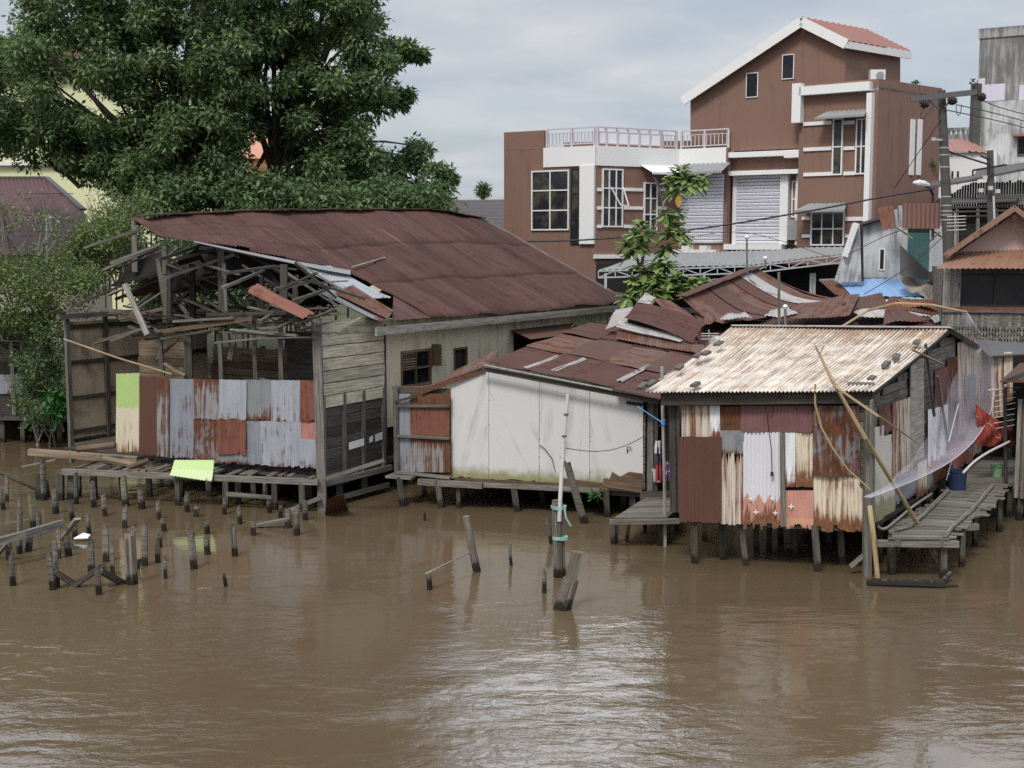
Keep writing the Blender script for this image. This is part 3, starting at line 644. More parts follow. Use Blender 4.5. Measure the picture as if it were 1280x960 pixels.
# deck and piles under the front
DF = Frame(onz(78, 590, .72), onz(398, 603, .72))
m = MB(); m.fbox(DF, 0, DF.len, .66, .8, -.05, .06); m.build('deck_beam', M['wood_grey'], HA)
m = MB(); m.beam(DF.px(36, 565, -.9), DF.px(172, 575, -.9), .13, .16, rough=.02); m.build('deck_beam', M['wood_tan'], HA)
for i in range(26):
    a = DF.p(.3+i*.26+R.uniform(-.06, .06), .8, -.05+R.uniform(-.2, .1)); b = a-DF.n*R.uniform(1.0, 2.0)+V((R.uniform(-.2, .2), 0, R.uniform(-.06, .04)))
    if i % 4 == 3: continue
    m = MB(); m.beam(a, b, R.uniform(.1, .17), .035, rough=.015); m.build('deck_plank', M['wood_grey' if i % 3 else 'wood_brown'], HA)
m = MB(); m.prism([GF.p(.2, .8, .35), GF.p(GF.len, .8, .35), GF.p(GF.len, .8, -.2), GF.p(.2, .8, -.2)], V((0, 0, -.05))); m.build('deck', M['wood_dark'], HA)
for i, (x, yb, n, w) in enumerate(((48, 620, 0, .16), (74, 610, 0, .16), (97, 622, -.6, .14), (118, 605, -.3, .14), (152, 612, -.3, .13), (188, 620, -.9, .12), (222, 636, 0, .12), (226, 620, -1, .14), (262, 620, -1.2, .13), (281, 625, 0, .13), (298, 622, -.5, .13), (318, 625, -1, .13), (343, 630, 0, .13), (345, 622, -1.5, .15), (378, 632, 0, .13), (386, 628, -1, .15))):
    b = DF.px(x, yb, n); m = MB(); m.beam((b.x, b.y, -1), (b.x+R.uniform(-.05, .05), b.y, .68), w, w, rough=.01); m.build('stilt', M['stilt'], HA)
for i in range(16):
    p = WA.p(.8+i*1.0, 0, -R.choice((.1, .1, 1.5, 3))); m = MB(); m.beam((p.x, p.y, -1), (p.x, p.y, .8), .15, .15); m.build('stilt', M['stilt'], HA)
for x0, y0, x1, y1 in ((281, 617, 340, 622), (320, 655, 400, 622), (408, 598, 480, 575)): bm('pile_brace', x0, y0, x1, y1, 0, None, .09, .09, 'wood_grey', f=DF)
# ---- loose things on the wreck
SHEETS = [('rust red corrugated sheet hanging out of the open gable', 'tin_red', (309, 364, .6), (322, 353, .2), (395, 391, .5), (378, 398, .8), GF),
 ('pale grey corrugated sheet lying flat on the torn edge of the rusty roof', 'tin_light', (366, 331, .5), (412, 333, -.5), (490, 372, -1.6), (460, 374, -.8), None),
 ('dark streaked grey corrugated sheet slipped over the eave corner', 'tin_dull', (400, 366, 0), (424, 360, 0), (487, 396, 0), (476, 402, 0), None),
 ('narrow grey ridge flashing bent along the torn roof edge', 'zinc_grey', (241, 301, 0), (246, 304, 0), (440, 344, 0), (438, 338, 0), None),
 ('rust brown corrugated sheet wedged between the two grey ones at the eave', 'roof_mix', (418, 366, 0), (440, 356, 0), (492, 388, 0), (486, 398, 0), None)]
for i, (lb, mt, *q, f) in enumerate(SHEETS):
    if f is not None: pts = [f.px(a, b, n) for a, b, n in q]
    else:
        s_n = (roofA(5, 0)-roofA(5, 1)).cross(roofA(8, .5)-roofA(3, .5)).normalized(); s_n = s_n if s_n.z > 0 else -s_n
        pts = [onp(a, b, roofA(4, .6)+Z*(.12+.05*i), s_n) for a, b, n in q]
    m = MB(); m.corr(*pts, .12 if i == 2 else .09, .03 if i == 2 else .014, 5, sag=.03, jag=.05, wav=.02)
    tag(m.build('corrugated_sheet', M[mt], None, smooth=True), lb, 'roofing sheet', 'loose corrugated sheets on the derelict house')
sl = DF.px(213, 592, .0); m = MB(); m.corr(DF.px(218, 575, -.15), DF.px(268, 575, -.1), DF.px(265, 602, .22), DF.px(212, 594, .25), .085, .012, 4, sag=.03)
tag(m.build('corrugated_sheet', M['limefall'], None, smooth=True), 'bright lime sheet hanging off the deck edge', 'roofing sheet')
LP = [('light grey plank propped against the inner wall beneath the gable peak', 156, 355, 184, 418, .5, .3, .13, 'wood_pale'), ('thin bamboo rod slanting down to the top of the lime green sheet', 80, 424, 215, 468, .3, .5, .05, 'bamboo'),
 ('short pale stick sticking up between beams left of the hanging red sheet', 325, 401, 350, 385, .5, .2, .07, 'wood_pale'), ('slanted grey board hanging above the brick red iron sheet', 293, 418, 287, 449, .2, .15, .11, 'wood_grey'),
 ('round timber leaning inside the front above the maroon sheet', 206, 455, 232, 470, .1, .1, .1, 'wood_tan'), ('grey splintered board lying on the beams above the narrow rusty sheet', 140, 426, 190, 408, .4, .2, .14, 'wood_grey'), ('brown stub of timber leaning by the doorway above the maroon sheet', 196, 448, 222, 425, -.2, -.5, .14, 'wood_brown')]
for lb, x0, y0, x1, y1, n0, n1, w, mt in LP:
    m = MB()
    if 'bamboo' in mt or 'round' in lb: m.tube([GF.px(x0, y0, n0), GF.px((x0+x1)/2, (y0+y1)/2+1.5, (n0+n1)/2), GF.px(x1, y1, n1)], w/2, 8)
    else: m.beam(GF.px(x0, y0, n0), GF.px(x1, y1, n1), w, .05, rough=.01)
    tag(m.build('loose_timber', M[mt], None), lb, 'plank', 'loose timbers in the wreck')
m = MB(); p = roofA(6, .55); m.tube([onp(440, 334, roofA(5, .6)+Z*.1, s_n), onp(481, 322, roofA(5, .6)+Z*.12, s_n)], .022, 6)
tag(m.build('stick', M['wood_pale'], None), 'thin pale stick lying on the rust brown roof', 'stick')
# rubble heap seen over the iron wall
m = MB(); bp = TF.px(332, 478, -.6)
for i in range(14):
    p = bp+V((R.uniform(-.4, .4), R.uniform(-.3, .3), R.uniform(-.5, .0))); rr = R.uniform(.12, .22); ph = R.uniform(0, 6)
    m.grid(lambda u, v: p+V((math.cos(u*6.283+ph)*math.sin(v*3.1416), math.sin(u*6.283+ph)*math.sin(v*3.1416), math.cos(v*3.1416)*.8))*rr*(1+.25*math.sin(u*19+v*11+i)), 8, 6, .4, .4)
tag(m.build('debris_heap', M['tarp_grey'], None, smooth=False), 'grey heap of crumpled sacking behind the iron sheets', 'debris')
# deck litter: logs
for i, (x0, y0, x1, y1, r, lb) in enumerate(((128, 573, 176, 583, .09, 'peeled tan log lying on the deck in front of the maroon sheet'), (96, 562, 144, 556, .08, 'brown timber resting on the deck end by the lime green sheet'), (160, 585, 186, 575, .07, 'short dark log on the deck beside the fallen lime sheet'))):
    m = MB(); m.tube([DF.px(x0, y0, -.35), DF.px((x0+x1)/2, (y0+y1)/2, -.5), DF.px(x1, y1, -.6)], r, 8, wob=.1); tag(m.build('log', M['wood_tan' if i == 0 else 'wood_brown'], None), lb, 'log', 'logs on the derelict deck')
# rusty sheet fallen against the piles at the corner
m = MB(); m.corr(onz(408, 640, .2)+Z*.3, onz(430, 628, .4)+Z*.2, onz(436, 638), onz(406, 644), .08, .012, 3)
tag(m.build('corrugated_sheet', M['tin_rust'], None), 'crumpled rusty sheet slumped in the water under the corner post', 'roofing sheet')
# ------------------------------------------------------------------ white walled house in the middle
WF = Frame(onz(562, 597, .72), onz(804, 611, .72)); bkW = -WF.n
HW = thing('stilt_house', 'low house on piles with a blank white wall towards the river and a rust roof', 'house', (WF.p(2.3, 0)+bkW*3).to_tuple())
top = [(562, 485), (606, 460), (804, 502)]
def wtop(x): return 485+(460-485)*(x-562)/44 if x < 606 else 460+(502-460)*(x-606)/198
xs = [562, 611, 674, 737, 804]
m = MB()
for a, b in zip(xs, xs[1:]):
    pts = [(a+.25, 596+(a-562)*.062), (b-.25, 596+(b-562)*.062), (b-.25, wtop(b))]+([(606, wtop(606))] if a < 606 < b else [])+[(a+.25, wtop(a))]
    # ragged broken foot
    foot = [(a+.25, 597+(a-562)*.062)]
    x = a+4
    while x < b-4: foot.append((x, 597+(x-562)*.058+R.uniform(-3.5, 1.5))); x += R.uniform(4, 11)
    foot.append((b-.25, 597+(b-562)*.062))
    m.prism([WF.px(*q) for q in foot+pts[2:]], bkW*.05)
m.build('white_wall', M['white_wall'], HW, 'blank white board wall with three seams and a mossy broken foot')
m = MB(); m.prism([WF.px(x, y, -.07) for x, y in ((563, 600), (803, 612), (803, 505), (606, 463), (563, 488))], bkW*.04); m.build('backing', M['wood_dark'], HW)
SWF = Frame(WF.px(804, 600), WF.px(804, 600)-WF.n*8)
m = MB(); m.fboxv(SWF, .1, 8, .6, 2.8, -.05, 0); m.build('side_boards', M['wood_dark'], HW)
for i in range(9): m = MB(); m.fbox(SWF, .02, 1.3, .7+i*.2, .88+i*.2, 0, .03); m.build('side_plank', M['wood_grey'], HW)
for x0, y0, x1, y1, h, n in ((568, 600, 700, 607, .13, .02), (566, 605, 760, 612, .1, .03), (700, 603, 757, 610, .22, .0), (754, 603, 803, 611, .2, .04)):
    m = MB(); m.beam(WF.px(x0, y0, n), WF.px(x1, y1, n), .04, h); m.build('foot_board', M['wood_brown'], HW)
m = MB(); m.prism([WF.px(x, y, .03) for x, y in ((757, 612), (803, 617), (803, 592), (786, 590), (775, 596), (765, 590))], bkW*.03); m.build('foot_patch', M['wood_brown'], HW)
m = MB(); m.prism([WF.p(-.1, .6, -.1), WF.p(WF.len, .6, -.1), WF.p(WF.len, .6, -8), WF.p(-.1, .6, -8)], V((0, 0, -.1))); m.build('floor', M['wood_dark'], HW)
m = MB(); m.tube([WF.px(784, 566, .01), WF.px(784, 559, .06), WF.px(788, 558, .06), WF.px(788, 561, .06)], .012, 5); m.build('hook', M['cable'], HW)
m = MB()
for x, ys in ((611.5, (500, 531, 588)), (674.5, (470, 517, 549, 560, 571, 583)), (737.5, (492, 546, 552, 590)), (802, (520, 570))):
    for y in ys: p = WF.px(x, y, .0); m.tube([p, p+WF.n*.004], .013, 6)
m.build('nail_heads', M['tin_rust'], HW)
# roof: warped rust sheets, each a sheet of its own rows
fr_r, fr_e = WF.px(603, 461, .25)+Z*.06, WF.px(824, 502, .3)+Z*.05
bk_r, bk_e = at(738, 411, 38.5), at(905, 436, 36.5)
def roofW(u, v): return (fr_r*(1-u)+fr_e*u)*(1-v)+(bk_r*(1-u)+bk_e*u)*v
tones = ['roof_rust', 'roof_mix', 'roof_rust', 'roof_old']
for j, (v0, v1) in enumerate(((0, .36), (.33, .72), (.69, 1.0))):
    for i in range(4):
        u0, u1 = i/4, (i+1)/4+.012; h = Z*(.04*(2-i)*.3+.035*j+R.uniform(0, .03)+.05)
        m = MB(); a = R.uniform(-.02, .02)
        # ridges run down the slope: u along the house, v down the slope
        m.corr(roofW(u0, v0+a)+h+Z*.02, roofW(u0, v1+a)+h+Z*.02, roofW(u1, v1+a)+h, roofW(u1, v0+a)+h, .085, .012, 3, wav=.02)
        m.build('roof_sheet', M[tones[(i*2+j) % 4]], HW, smooth=True)
for i, (a, b, c, d) in enumerate(((.22, .02, .24, .3), (.36, .05, .38, .33), (.72, .08, .75, .42), (.9, .2, .92, .5))):
    m = MB(); m.corr(roofW(a, b)+Z*.12, roofW(a+.035, b)+Z*.115, roofW(c+.035, d)+Z*.12, roofW(c, d)+Z*.125, .07, .01, 4, wav=.015, jag=.2); m.build('roof_strip', M['roof_pale'], HW, 'pale bare metal strip on the rust roof')
m = MB(); m.beam(roofW(0, 0)-Z*.06, roofW(1, 0)-Z*.06, .05, .1); m.build('verge_board', M['wood_dark'], HW)
m = MB(); m.beam(roofW(.02, -.01)+Z*.06, roofW(1.01, -.01)+Z*.03, .06, .02); m.build('verge_flashing', M['roof_pale'], HW)
m = MB(); m.beam(WF.px(783, 503, .05), WF.px(803, 506, .05), .06, .06); m.build('bracket', M['wood_dark'], HW)
m = MB(); m.corr(at(524, 487, 31.0), at(606, 458, 30.5), at(624, 434, 33.5), at(545, 478, 33.2), .09, .014, 3, sag=.05, wav=.03); m.build('left_roof_slope', M['roof_mix'], HW, 'curled rusty sheet of the left slope', smooth=True)
m = MB(); m.beam(at(526, 490, 31), at(606, 462, 30.6), .08, .12); m.build('left_verge', M['tin_rust'], HW)
m = MB(); m.corr(at(489, 483, 31.8), at(532, 482, 31.6), at(536, 491, 31.2), at(492, 491, 31.3), .09, .012, 3); m.build('porch_roof', M['tin_rust'], HW)
# iron annex on the left
AF = Frame(onz(494, 590, .78), onz(563, 595, .78))
for x0, x1, y0, y1, mt, n, lb in ((497, 514, 492, 589, 'tin_grey', 0, 'narrow grey sheet'), (513, 563, 492, 506, 'tin_rust', .02, None), (513, 562, 509, 545, 'tin_red', .03, 'dark rust red panel'), (513, 556, 547, 590, 'tin_rustgrey', .02, 'grey sheet rusted along its top'), (554, 563, 547, 590, 'tin_rust', .03, None)):
    m = MB(); m.corr(AF.px(x0, y0, n), AF.px(x1, y0, n), AF.px(x1, y1+.5, n), AF.px(x0, y1, n), .12, .006, 3); m.build('annex_sheet', M[mt], HW, lb)
for x0, y0, x1, y1, w, n in ((494, 482, 496, 592, .12, .05), (497, 507, 562, 507.5, .1, .06), (497, 545, 562, 548, .1, .06), (496, 590, 563, 597, .12, .06), (494, 502, 520, 495, .05, .1)):
    m = MB(); m.beam(AF.px(x0, y0, n), AF.px(x1, y1, n), w, .06); m.build('annex_frame', M['wood_grey' if w > .06 else 'wood_dark'], HW)
m = MB(); m.fboxv(AF, .02, AF.len-.02, .8, 2.9, -.12, -.08); m.build('annex_back', M['wood_dark'], HW)
m = MB(); m.prism([AF.p(-.1, .74, .35), AF.p(.6, .74, .35), AF.p(.6, .74, -.2), AF.p(-.1, .74, -.2)], V((0, 0, -.06))); m.build('annex_step', M['wood_grey'], HW)
m = MB(); m.beam(WF.px(523, 602, .2), WF.px(603, 607, .2), .12, .14); m.build('floor_beam', M['wood_grey'], HW)
m = MB(); m.beam(WF.px(564, 604, .1), WF.px(750, 613, .05), .12, .1); m.build('floor_beam', M['wood_grey'], HW)
for x0, y0, x1, y1, w, n in ((499, 596, 503, 634, .14, .3), (547, 600, 552, 640, .13, .2), (572, 605, 573, 641, .09, .1), (642, 608, 647, 644, .14, .05), (583, 605, 584, 630, .1, -1), (675, 610, 680, 634, .13, -1), (530, 596, 531, 628, .12, -1), (605, 606, 606, 630, .11, -1.2), (720, 612, 722, 640, .11, -.6), (757, 612, 759, 655, .13, 0), (778, 612, 780, 645, .13, -.8), (790, 614, 791, 652, .13, -.2), (700, 610, 701, 632, .11, -2), (625, 606, 626, 626, .11, -2.4), (560, 600, 561, 622, .11, -2.2)):
    a = WF.px(x0, y0, n); b = WF.px(x1, y1, n); b = b+(b-a)*1.2; m = MB(); m.beam(a, b, w, w, rough=.008); m.build('stilt', M['stilt'], HW)
m = MB(); m.tube([WF.px(674, 556, .02), WF.px(681, 561, .05), WF.px(690, 573, .05), WF.px(694, 590, .03)], .009, 5); m.build('loose_wire', M['cable'], HW)
# small landing between the houses
LD = thing('landing', 'small plank landing on thin posts beside the white wall', 'jetty', onz(806, 660))
q = [onz(768, 647, .68), onz(834, 646, .68), onz(850, 633, .68), onz(848, 620, .68), onz(806, 622, .68)]
m = MB(); nb = 9
for i in range(nb):
    t0, t1 = (i+.05)/nb, (i+.93)/nb; l = lambda t: q[0]*(1-t)+q[4]*t; r_ = lambda t: q[1]*(1-t)+q[3]*t+V((.12*math.sin(t*3), 0, 0))
    m.prism([l(t0), r_(t0), r_(t1), l(t1)], V((0, 0, -.035)))
m.build('decking', M['wood_deck'], LD)
m = MB(); m.beam(q[0]-Z*.09-V((.1, 0, 0)), q[1]-Z*.09+V((.25, 0, 0)), .1, .1); m.build('bearer', M['wood_grey'], LD)
m = MB(); m.beam(q[4]-Z*.09, q[3]-Z*.09, .1, .1); m.build('bearer', M['wood_grey'], LD)
for x0, y0, x1, y1, w in ((766, 650, 766, 680, .1), (771, 652, 770, 679, .09), (786, 652, 783, 677, .08), (830, 650, 825, 682, .12), (806, 652, 806, 667, .08), (846, 636, 846, 665, .1)):
    b = onz(x1, y1); a = at(x0, y0, b.y); m = MB(); m.beam(a, b+(b-a)*1.1, w, w, rough=.006); m.build('post', M['stilt'], LD)
PB_ = thing('pole', 'tall thin pale pole standing in the water beside the plank landing', 'pole', onz(833, 683))
b = onz(833, 683); m = MB(); m.tube([b-Z*1, at(830.5, 590, b.y), at(828, 503, b.y), at(827.5, 458, b.y)], .035, 7); m.build('shaft', M['wood_pale'], PB_)
m = MB(); p_ = at(829, 528, b.y); m.tube([p_-Z*.06, p_+Z*.06], .05, 8); m.build('rope_tie', M['rope_blue'], PB_)
# inside the gap: dark boards, washing, pails
GP = thing('back_shed', 'dark boarded shed wall in the gap between the white house and the rusty hut', 'shed', onz(826, 612, .8))
GB = Frame(at(802, 600, 30.2), at(862, 600, 29.0))
m = MB(); m.fboxv(GB, 0, GB.len, .6, 3.2, -.1, 0); m.build('wall', M['wood_char'], GP)
m = MB(); m.prism([onz(800, 622, .68)-Z*.02, onz(850, 622, .68)-Z*.02, onz(858, 598, .68)-Z*.02, onz(800, 598, .68)-Z*.02], V((0, 0, -.05))); m.build('floor', M['wood_dark'], GP)
for x, w in ((806, .16), (812, .14), (819, .08), (846, .1)):
    m = MB(); a = GB.px(x, 618, .3); m.beam((a.x, a.y, .65), (a.x, a.y, 2.9 if w != .16 else 3.1), w, .06, V((0, 1, 0))); m.build('post', M['wood_grey' if w > .1 else 'wood_dark'], GP)
def blob(px, py, Y, rx, rz, ry=.12, seed=0, nu=18, nv=14, amp=.18):
    c = at(px, py, Y); m = MB()
    def fn(u, v):
        a, b_ = u*math.tau, v*math.pi; k = 1+amp*math.sin(a*3+seed)*math.sin(b_*2)+amp*.6*math.sin(a*7+b_*5+seed*2)*math.sin(b_)
        return c+V((math.cos(a)*math.sin(b_)*rx*k, math.sin(a)*math.sin(b_)*ry*k, math.cos(b_)*rz*(1+.1*math.sin(a*2+seed))))
    m.grid(fn, nu, nv, .5, .5); return m
for nm, x0, x1, y0, y1, mt, lb in (('hanging_cloth', 829, 844, 576, 601, 'cloth_purple', 'purple patterned cloth hanging in the dark gap'), ('hanging_cloth', 819, 829, 578, 602, 'cloth_red', 'dark red cloth hanging left of the purple one'), ('hanging_cloth', 820, 829, 560, 579, 'cloth_dark', 'navy cloth hanging under the white bag'), ('hanging_bag', 818, 827, 551, 566, 'cloth_white', 'white bag hanging in the dark gap above the washing')):
    m = MB(); sd = x0*.7
    m.grid(lambda u, v: at(lerp(x0, x1, .5+(u-.5)*(.75+.25*v)), lerp(y0, y1, v)+1.5*math.sin(u*9+sd)*v, 28.3)+V((0, .05*math.sin(u*14+sd)*(.3+v)+.02*math.sin(u*31+v*4), 0)), 22, 8, .3, .5)
    tag(m.build(nm, M[mt], None, smooth=True), lb, 'cloth' if 'cloth' in nm else 'bag', 'things hung in the gap')
def bucket(base, r0, r1, h, mat, label, name='bucket', handle=True, cat='bucket', rim=None):
    o = thing(name, label, cat, base); m = MB(); n = 20; k = []
    m.tube([base, base+Z*h*.5, base+Z*h], [r0, (r0+r1)/2, r1], n, cap=False); m.tube([base+Z*h, base+Z*.02], [r1*.94, r0*.94], n, cap=False)
    m.tube([base, base+Z*.02], [r0*.98, r0*.98], n); m.build('body', mat, o, smooth=False)
    m = MB(); m.tube([base+Z*(h-.025), base+Z*(h+.008)], [r1*1.06, r1*1.06], n, cap=False); m.tube([base+Z*(h+.008), base+Z*(h-.02)], [r1*1.06, r1*.95], n, cap=False); m.build('rim', mat, o)
    if handle: m = MB(); m.tube([base+V((math.cos(a)*r1*1.06, -.35*r1*math.sin(a)-.02, h-.01-math.sin(a)*r1*.75)) for a in [i*math.pi/10 for i in range(11)]], .008, 5); m.build('handle', M['white_plastic'], o)
    return o
bucket(onz(826, 608, .9)+V((0, .6, -.0)), .10, .13, .3, M['white_plastic'], 'white pail at the back edge of the plank landing')
m = MB(); pts = [at(797, 508, 28.8), at(812, 518, 27.5), at(829, 529, b.y)]; m.tube(pts, .012, 5); m.tube([at(829, 529, b.y), at(838, 531, 27.2), at(851, 527, 26.3)], .012, 5)
tag(m.build('rope', M['rope_blue'], None), 'blue rope tying the thin pale pole to the eaves', 'rope')
pv = at(706, 560, onz(702, 720).y); m = MB(); a = at(829, 529, b.y); m.tube([a*(1-t)+pv*t-Z*(.28*math.sin(math.pi*t)) for t in [i/12 for i in range(13)]], .008, 5)
tag(m.build('line', M['cable'], None), 'slack thin cord from the white mooring pole to the thin pale pole', 'cord')

# ------------------------------------------------------------------ rusty iron hut on the right
ha, hb = onz(849, 652, .85), onz(1086, 664, .85)
HF = Frame(ha, hb); TS = math.radians(32); US = V((math.sin(TS), math.cos(TS), 0)); SF = Frame(hb, hb+US*10)
HH = thing('iron_hut', 'hut on piles clad in rusty mixed iron sheets under a cream corrugated roof', 'hut', (hb*.5+ha*.5+US*4).to_tuple())
FS = [('tin_orange', 852, 889, 507, 547, 'white sheet with brown rust streaks at the top left corner'), ('tin_white', 887, 900, 507, 547, 'narrow white strip'), ('tin_brown', 849, 902, 546, 653, 'tall dark brown sheet'), ('tin_rust', 899, 927, 508, 540, 'small dark rust sheet'),
 ('tin_dull', 900, 930, 538, 568, 'small grey sheet'), ('tin_orange', 901, 929, 565, 656, 'orange rusted sheet with bent ribs'), ('tin_mauve', 926, 1021, 507, 541, 'long mauve sheet under the eave'), ('pinkzig', 929, 976, 540, 662, 'white sheet with a pink zigzag foot'),
 ('tin_white', 981, 994, 541, 609, 'narrow white sheet'), ('tin_cream', 992, 1018, 541, 609, 'cream sheet with light rust'), ('pinkdoor', 982, 1017, 613, 662, 'pink hatch sheet with a star'), ('tin_patina', 1016, 1075, 507, 596, 'grey sheet corroded to dark brown'), ('tin_cream', 1017, 1084, 588, 665, 'lower cream sheet with rusted hem')]
for i, (mt, x0, x1, y0, y1, lb) in enumerate(FS):
    n = .05+.02*(i % 3)+(.03 if mt in ('tin_mauve', 'tin_patina') else 0); sl_ = (x0-849)*.052; sr_ = (x1-849)*.052
    bot = y1 > 640; d0 = sl_ if bot else 0
    m = MB(); hi = mt == 'tin_orange' and y0 > 550
    m.corr(HF.px(x0, y0, n), HF.px(x1, y0, n), HF.px(x1, y1+(0 if not bot else (x1-x0)*.03), n), HF.px(x0, y1, n), .1 if hi else .075, .03 if hi else .012, 8, jag=.16 if (bot and x0 > 925) else .03, wav=.012, jagtop=.3 if hi else 0)
    m.build('iron_sheet', M[mt], HH, lb, smooth=True)
zt_ = HF.uv(960, 500)[1]
m = MB(); m.fboxv(HF, .05, HF.len-.02, .95, zt_, -.06, -.02); m.build('backing', M['wood_char'], HH)
m = MB(); m.beam(HF.px(978, 541, .1), HF.px(979, 658, .1), .1, .05, HF.n); m.build('batten', M['wood_grey'], HH)
for x, w in ((841, .16), (846, .1)): m = MB(); m.beam(HF.px(x, 500, -.05), HF.px(x+2, 640, -.05), w, .08, HF.n); m.build('corner_board', M['wood_dark'], HH)
planks(HF, ((1075, 503), (1087, 503), (1087, 610), (1075, 608)), 'corner_planks', M['wood_grey'], HH, .1, rows=9)
m = MB(); m.beam(HF.px(1086, 488, .14), V((hb.x, hb.y, -1))+HF.n*.14, .15, .15); m.build('corner_post', M['wood_grey'], HH)
m = MB(); m.beam(HF.px(826, 499, .22), HF.px(1090, 496, .22), .06, .24, Z); m.build('fascia', M['wood_dark'], HH)
m = MB(); m.beam(HF.px(1085, 497, .2), SF.p(.2, HF.uv(1085, 497)[1], .05), .05, .2); m.build('fascia_end', M['wood_grey'], HH)
for x0, y0, x1, y1, n, w in ((867, 650, 868, 701, -.05, .15), (902, 650, 903, 690, -.5, .14), (926, 650, 932, 703, -.1, .13), (945, 655, 946, 690, -1.2, .14), (962, 655, 961, 688, -1.4, .13), (1018, 655, 1022, 708, .02, .15), (992, 655, 993, 690, -1, .13), (1050, 655, 1052, 700, -.7, .14), (880, 650, 881, 680, -2, .13), (975, 655, 976, 680, -2.2, .13), (1035, 655, 1036, 690, -2.0, .13)):
    a, b_ = HF.px(x0, y0, n), HF.px(x1, y1, n); m = MB(); m.beam(a, b_+(b_-a)*1.1, w*.8, w*.8, rough=.008); m.build('stilt', M['stilt'], HH)
for i in range(1, 10):
    for n in (-.1, -1.8):
        p = SF.p(i*1.0, 0, n); m = MB(); m.beam((p.x, p.y, -1), (p.x, p.y, .9), .14, .14); m.build('stilt', M['stilt'], HH)
m = MB(); m.beam(HF.px(1063, 708, .1), HF.px(1087, 688, .1), .08, .08); m.build('strut', M['wood_grey'], HH)
m = MB(); m.prism([HF.p(.02, .93, 0), HF.p(HF.len, .93, 0), HF.p(HF.len, .93, 0)+US*10, HF.p(.02, .93, 0)+US*10], V((0, 0, -.1))); m.build('floor', M['wood_dark'], HH)
m = MB(); OF = Frame(ha+US*10, ha); m.fboxv(OF, 0, 9.9, .9, zt_, -.1, -.04); m.build('far_side_wall', M['wood_dark'], HH)
m = MB(); BF2 = Frame(ha+US*10, hb+US*10); m.fboxv(BF2, 0, BF2.len, .9, zt_+.3, -.1, -.04); m.build('rear_wall', M['wood_dark'], HH)
# roof
eL, eR = HF.px(803, 490.5, .42), HF.px(1093, 489, .42); rR = SF.px(1188, 411, .15); rL = onz(914, 408.5, rR.z)
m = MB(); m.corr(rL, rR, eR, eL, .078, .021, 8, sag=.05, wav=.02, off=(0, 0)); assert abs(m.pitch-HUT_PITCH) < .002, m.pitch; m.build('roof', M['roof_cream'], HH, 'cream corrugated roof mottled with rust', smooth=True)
m = MB(); m.beam(rL+Z*.035, rR+Z*.035, .3, .02); m.build('ridge_cap', M['roof_pale'], HH)
m = MB(); m.corr(rL+Z*.0, rR+Z*.0, SF.px(1222, 432, .15)+Z*0, rL+(SF.px(1222, 432, .15)-rR), .078, .014, 4); m.build('rear_roof_slope', M['tin_dull'], HH)
m = MB(); m.beam(rR-Z*.06, SF.px(1222, 434, .1), .06, .12); m.beam(rR-Z*.06, eR-Z*.05, .05, .05); m.build('verge_rafter', M['wood_char'], HH)
# bricks holding the roof down
s_n2 = (rR-rL).cross(eL-rL).normalized(); s_n2 = s_n2 if s_n2.z > 0 else -s_n2
BR = [(803, 482, .35), (814, 479, .35), (869, 480, .24), (849, 459, .3), (872, 444, .3), (882, 441, .28), (898, 429, .3), (1076, 481, .5), (1090, 472, .24), (1107, 455, .3), (1121, 446, .3), (1146, 428, .25)]
BL = ['grey brick at the left end of the cream roof eave', 'second grey brick from the left end of the cream roof eave', 'grey brick alone near the middle left of the cream eave', 'dark brick on the left edge of the cream roof, lower third', 'dark brick touching another halfway up the left edge of the cream roof, lower one', 'dark brick touching another halfway up the left edge of the cream roof, upper one', 'dark brick highest on the left edge of the cream roof',
 'long flat grey slab at the right end of the cream roof eave', 'small brick resting at the slab on the right eave corner', 'dark brick on the right edge of the cream roof, lower of two', 'dark brick on the right edge of the cream roof, upper of two', 'small dark brick highest on the right edge of the cream roof']
for (x, y, L), lb in zip(BR, BL):
    p = onp(x, y, (rL+eR)/2+s_n2*.05, s_n2); dr = (eL-rL).normalized() if L != .5 else (eR-eL).normalized(); dr = (dr+V((R.uniform(-.3, .3), R.uniform(-.3, .3), 0))*.5).normalized()
    m = MB(); m.beam(p-dr*L/2, p+dr*L/2, .12, .06, s_n2, rough=.014); tag(m.build('brick', M['brick'], None), lb, 'brick', 'bricks weighing down the cream roof')
# side wall: boards above, sheets and boards below
zr_ = rR.z-.1; ur_ = SF.uv(1187, 412)[0]; ue_ = .02; ze_ = eR.z-.12; ub_ = SF.uv(1222, 436)[0]; zbk = SF.uv(1222, 440)[1]
m = MB(); m.prism([SF.p(.02, .95, -.04), SF.p(10, .95, -.04), SF.p(10, zbk, -.04), SF.p(ub_, zbk, -.04), SF.p(ur_, zr_, -.04), SF.p(.02, ze_, -.04)], -SF.n*.05); m.build('side_backing', M['wood_char'], HH)
def stop(u): return ze_+(zr_-ze_)*(u/ur_) if u < ur_ else zr_+(zbk-zr_)*(u-ur_)/(ub_-ur_)
v = 1.45; rows = []
while v < zr_:
    h = R.uniform(.13, .19); u = .02
    cuts = sorted([R.uniform(1, 6) for _ in range(2)]); cuts = [.02]+cuts+[ur_+.6]
    for a, b_ in zip(cuts, cuts[1:]):
        mm = max(0, (v+h-ze_)/(zr_-ze_)*ur_); a2 = max(a, mm)
        if a2 < b_-.1:
            m = MB(); m.fbox(SF, a2, b_-.01, v, v+h-.012, -.03, .0+R.uniform(0, .018)); rows.append(m)
    v += h
for m in rows: m.build('side_plank', M['wood_grey'], HH)
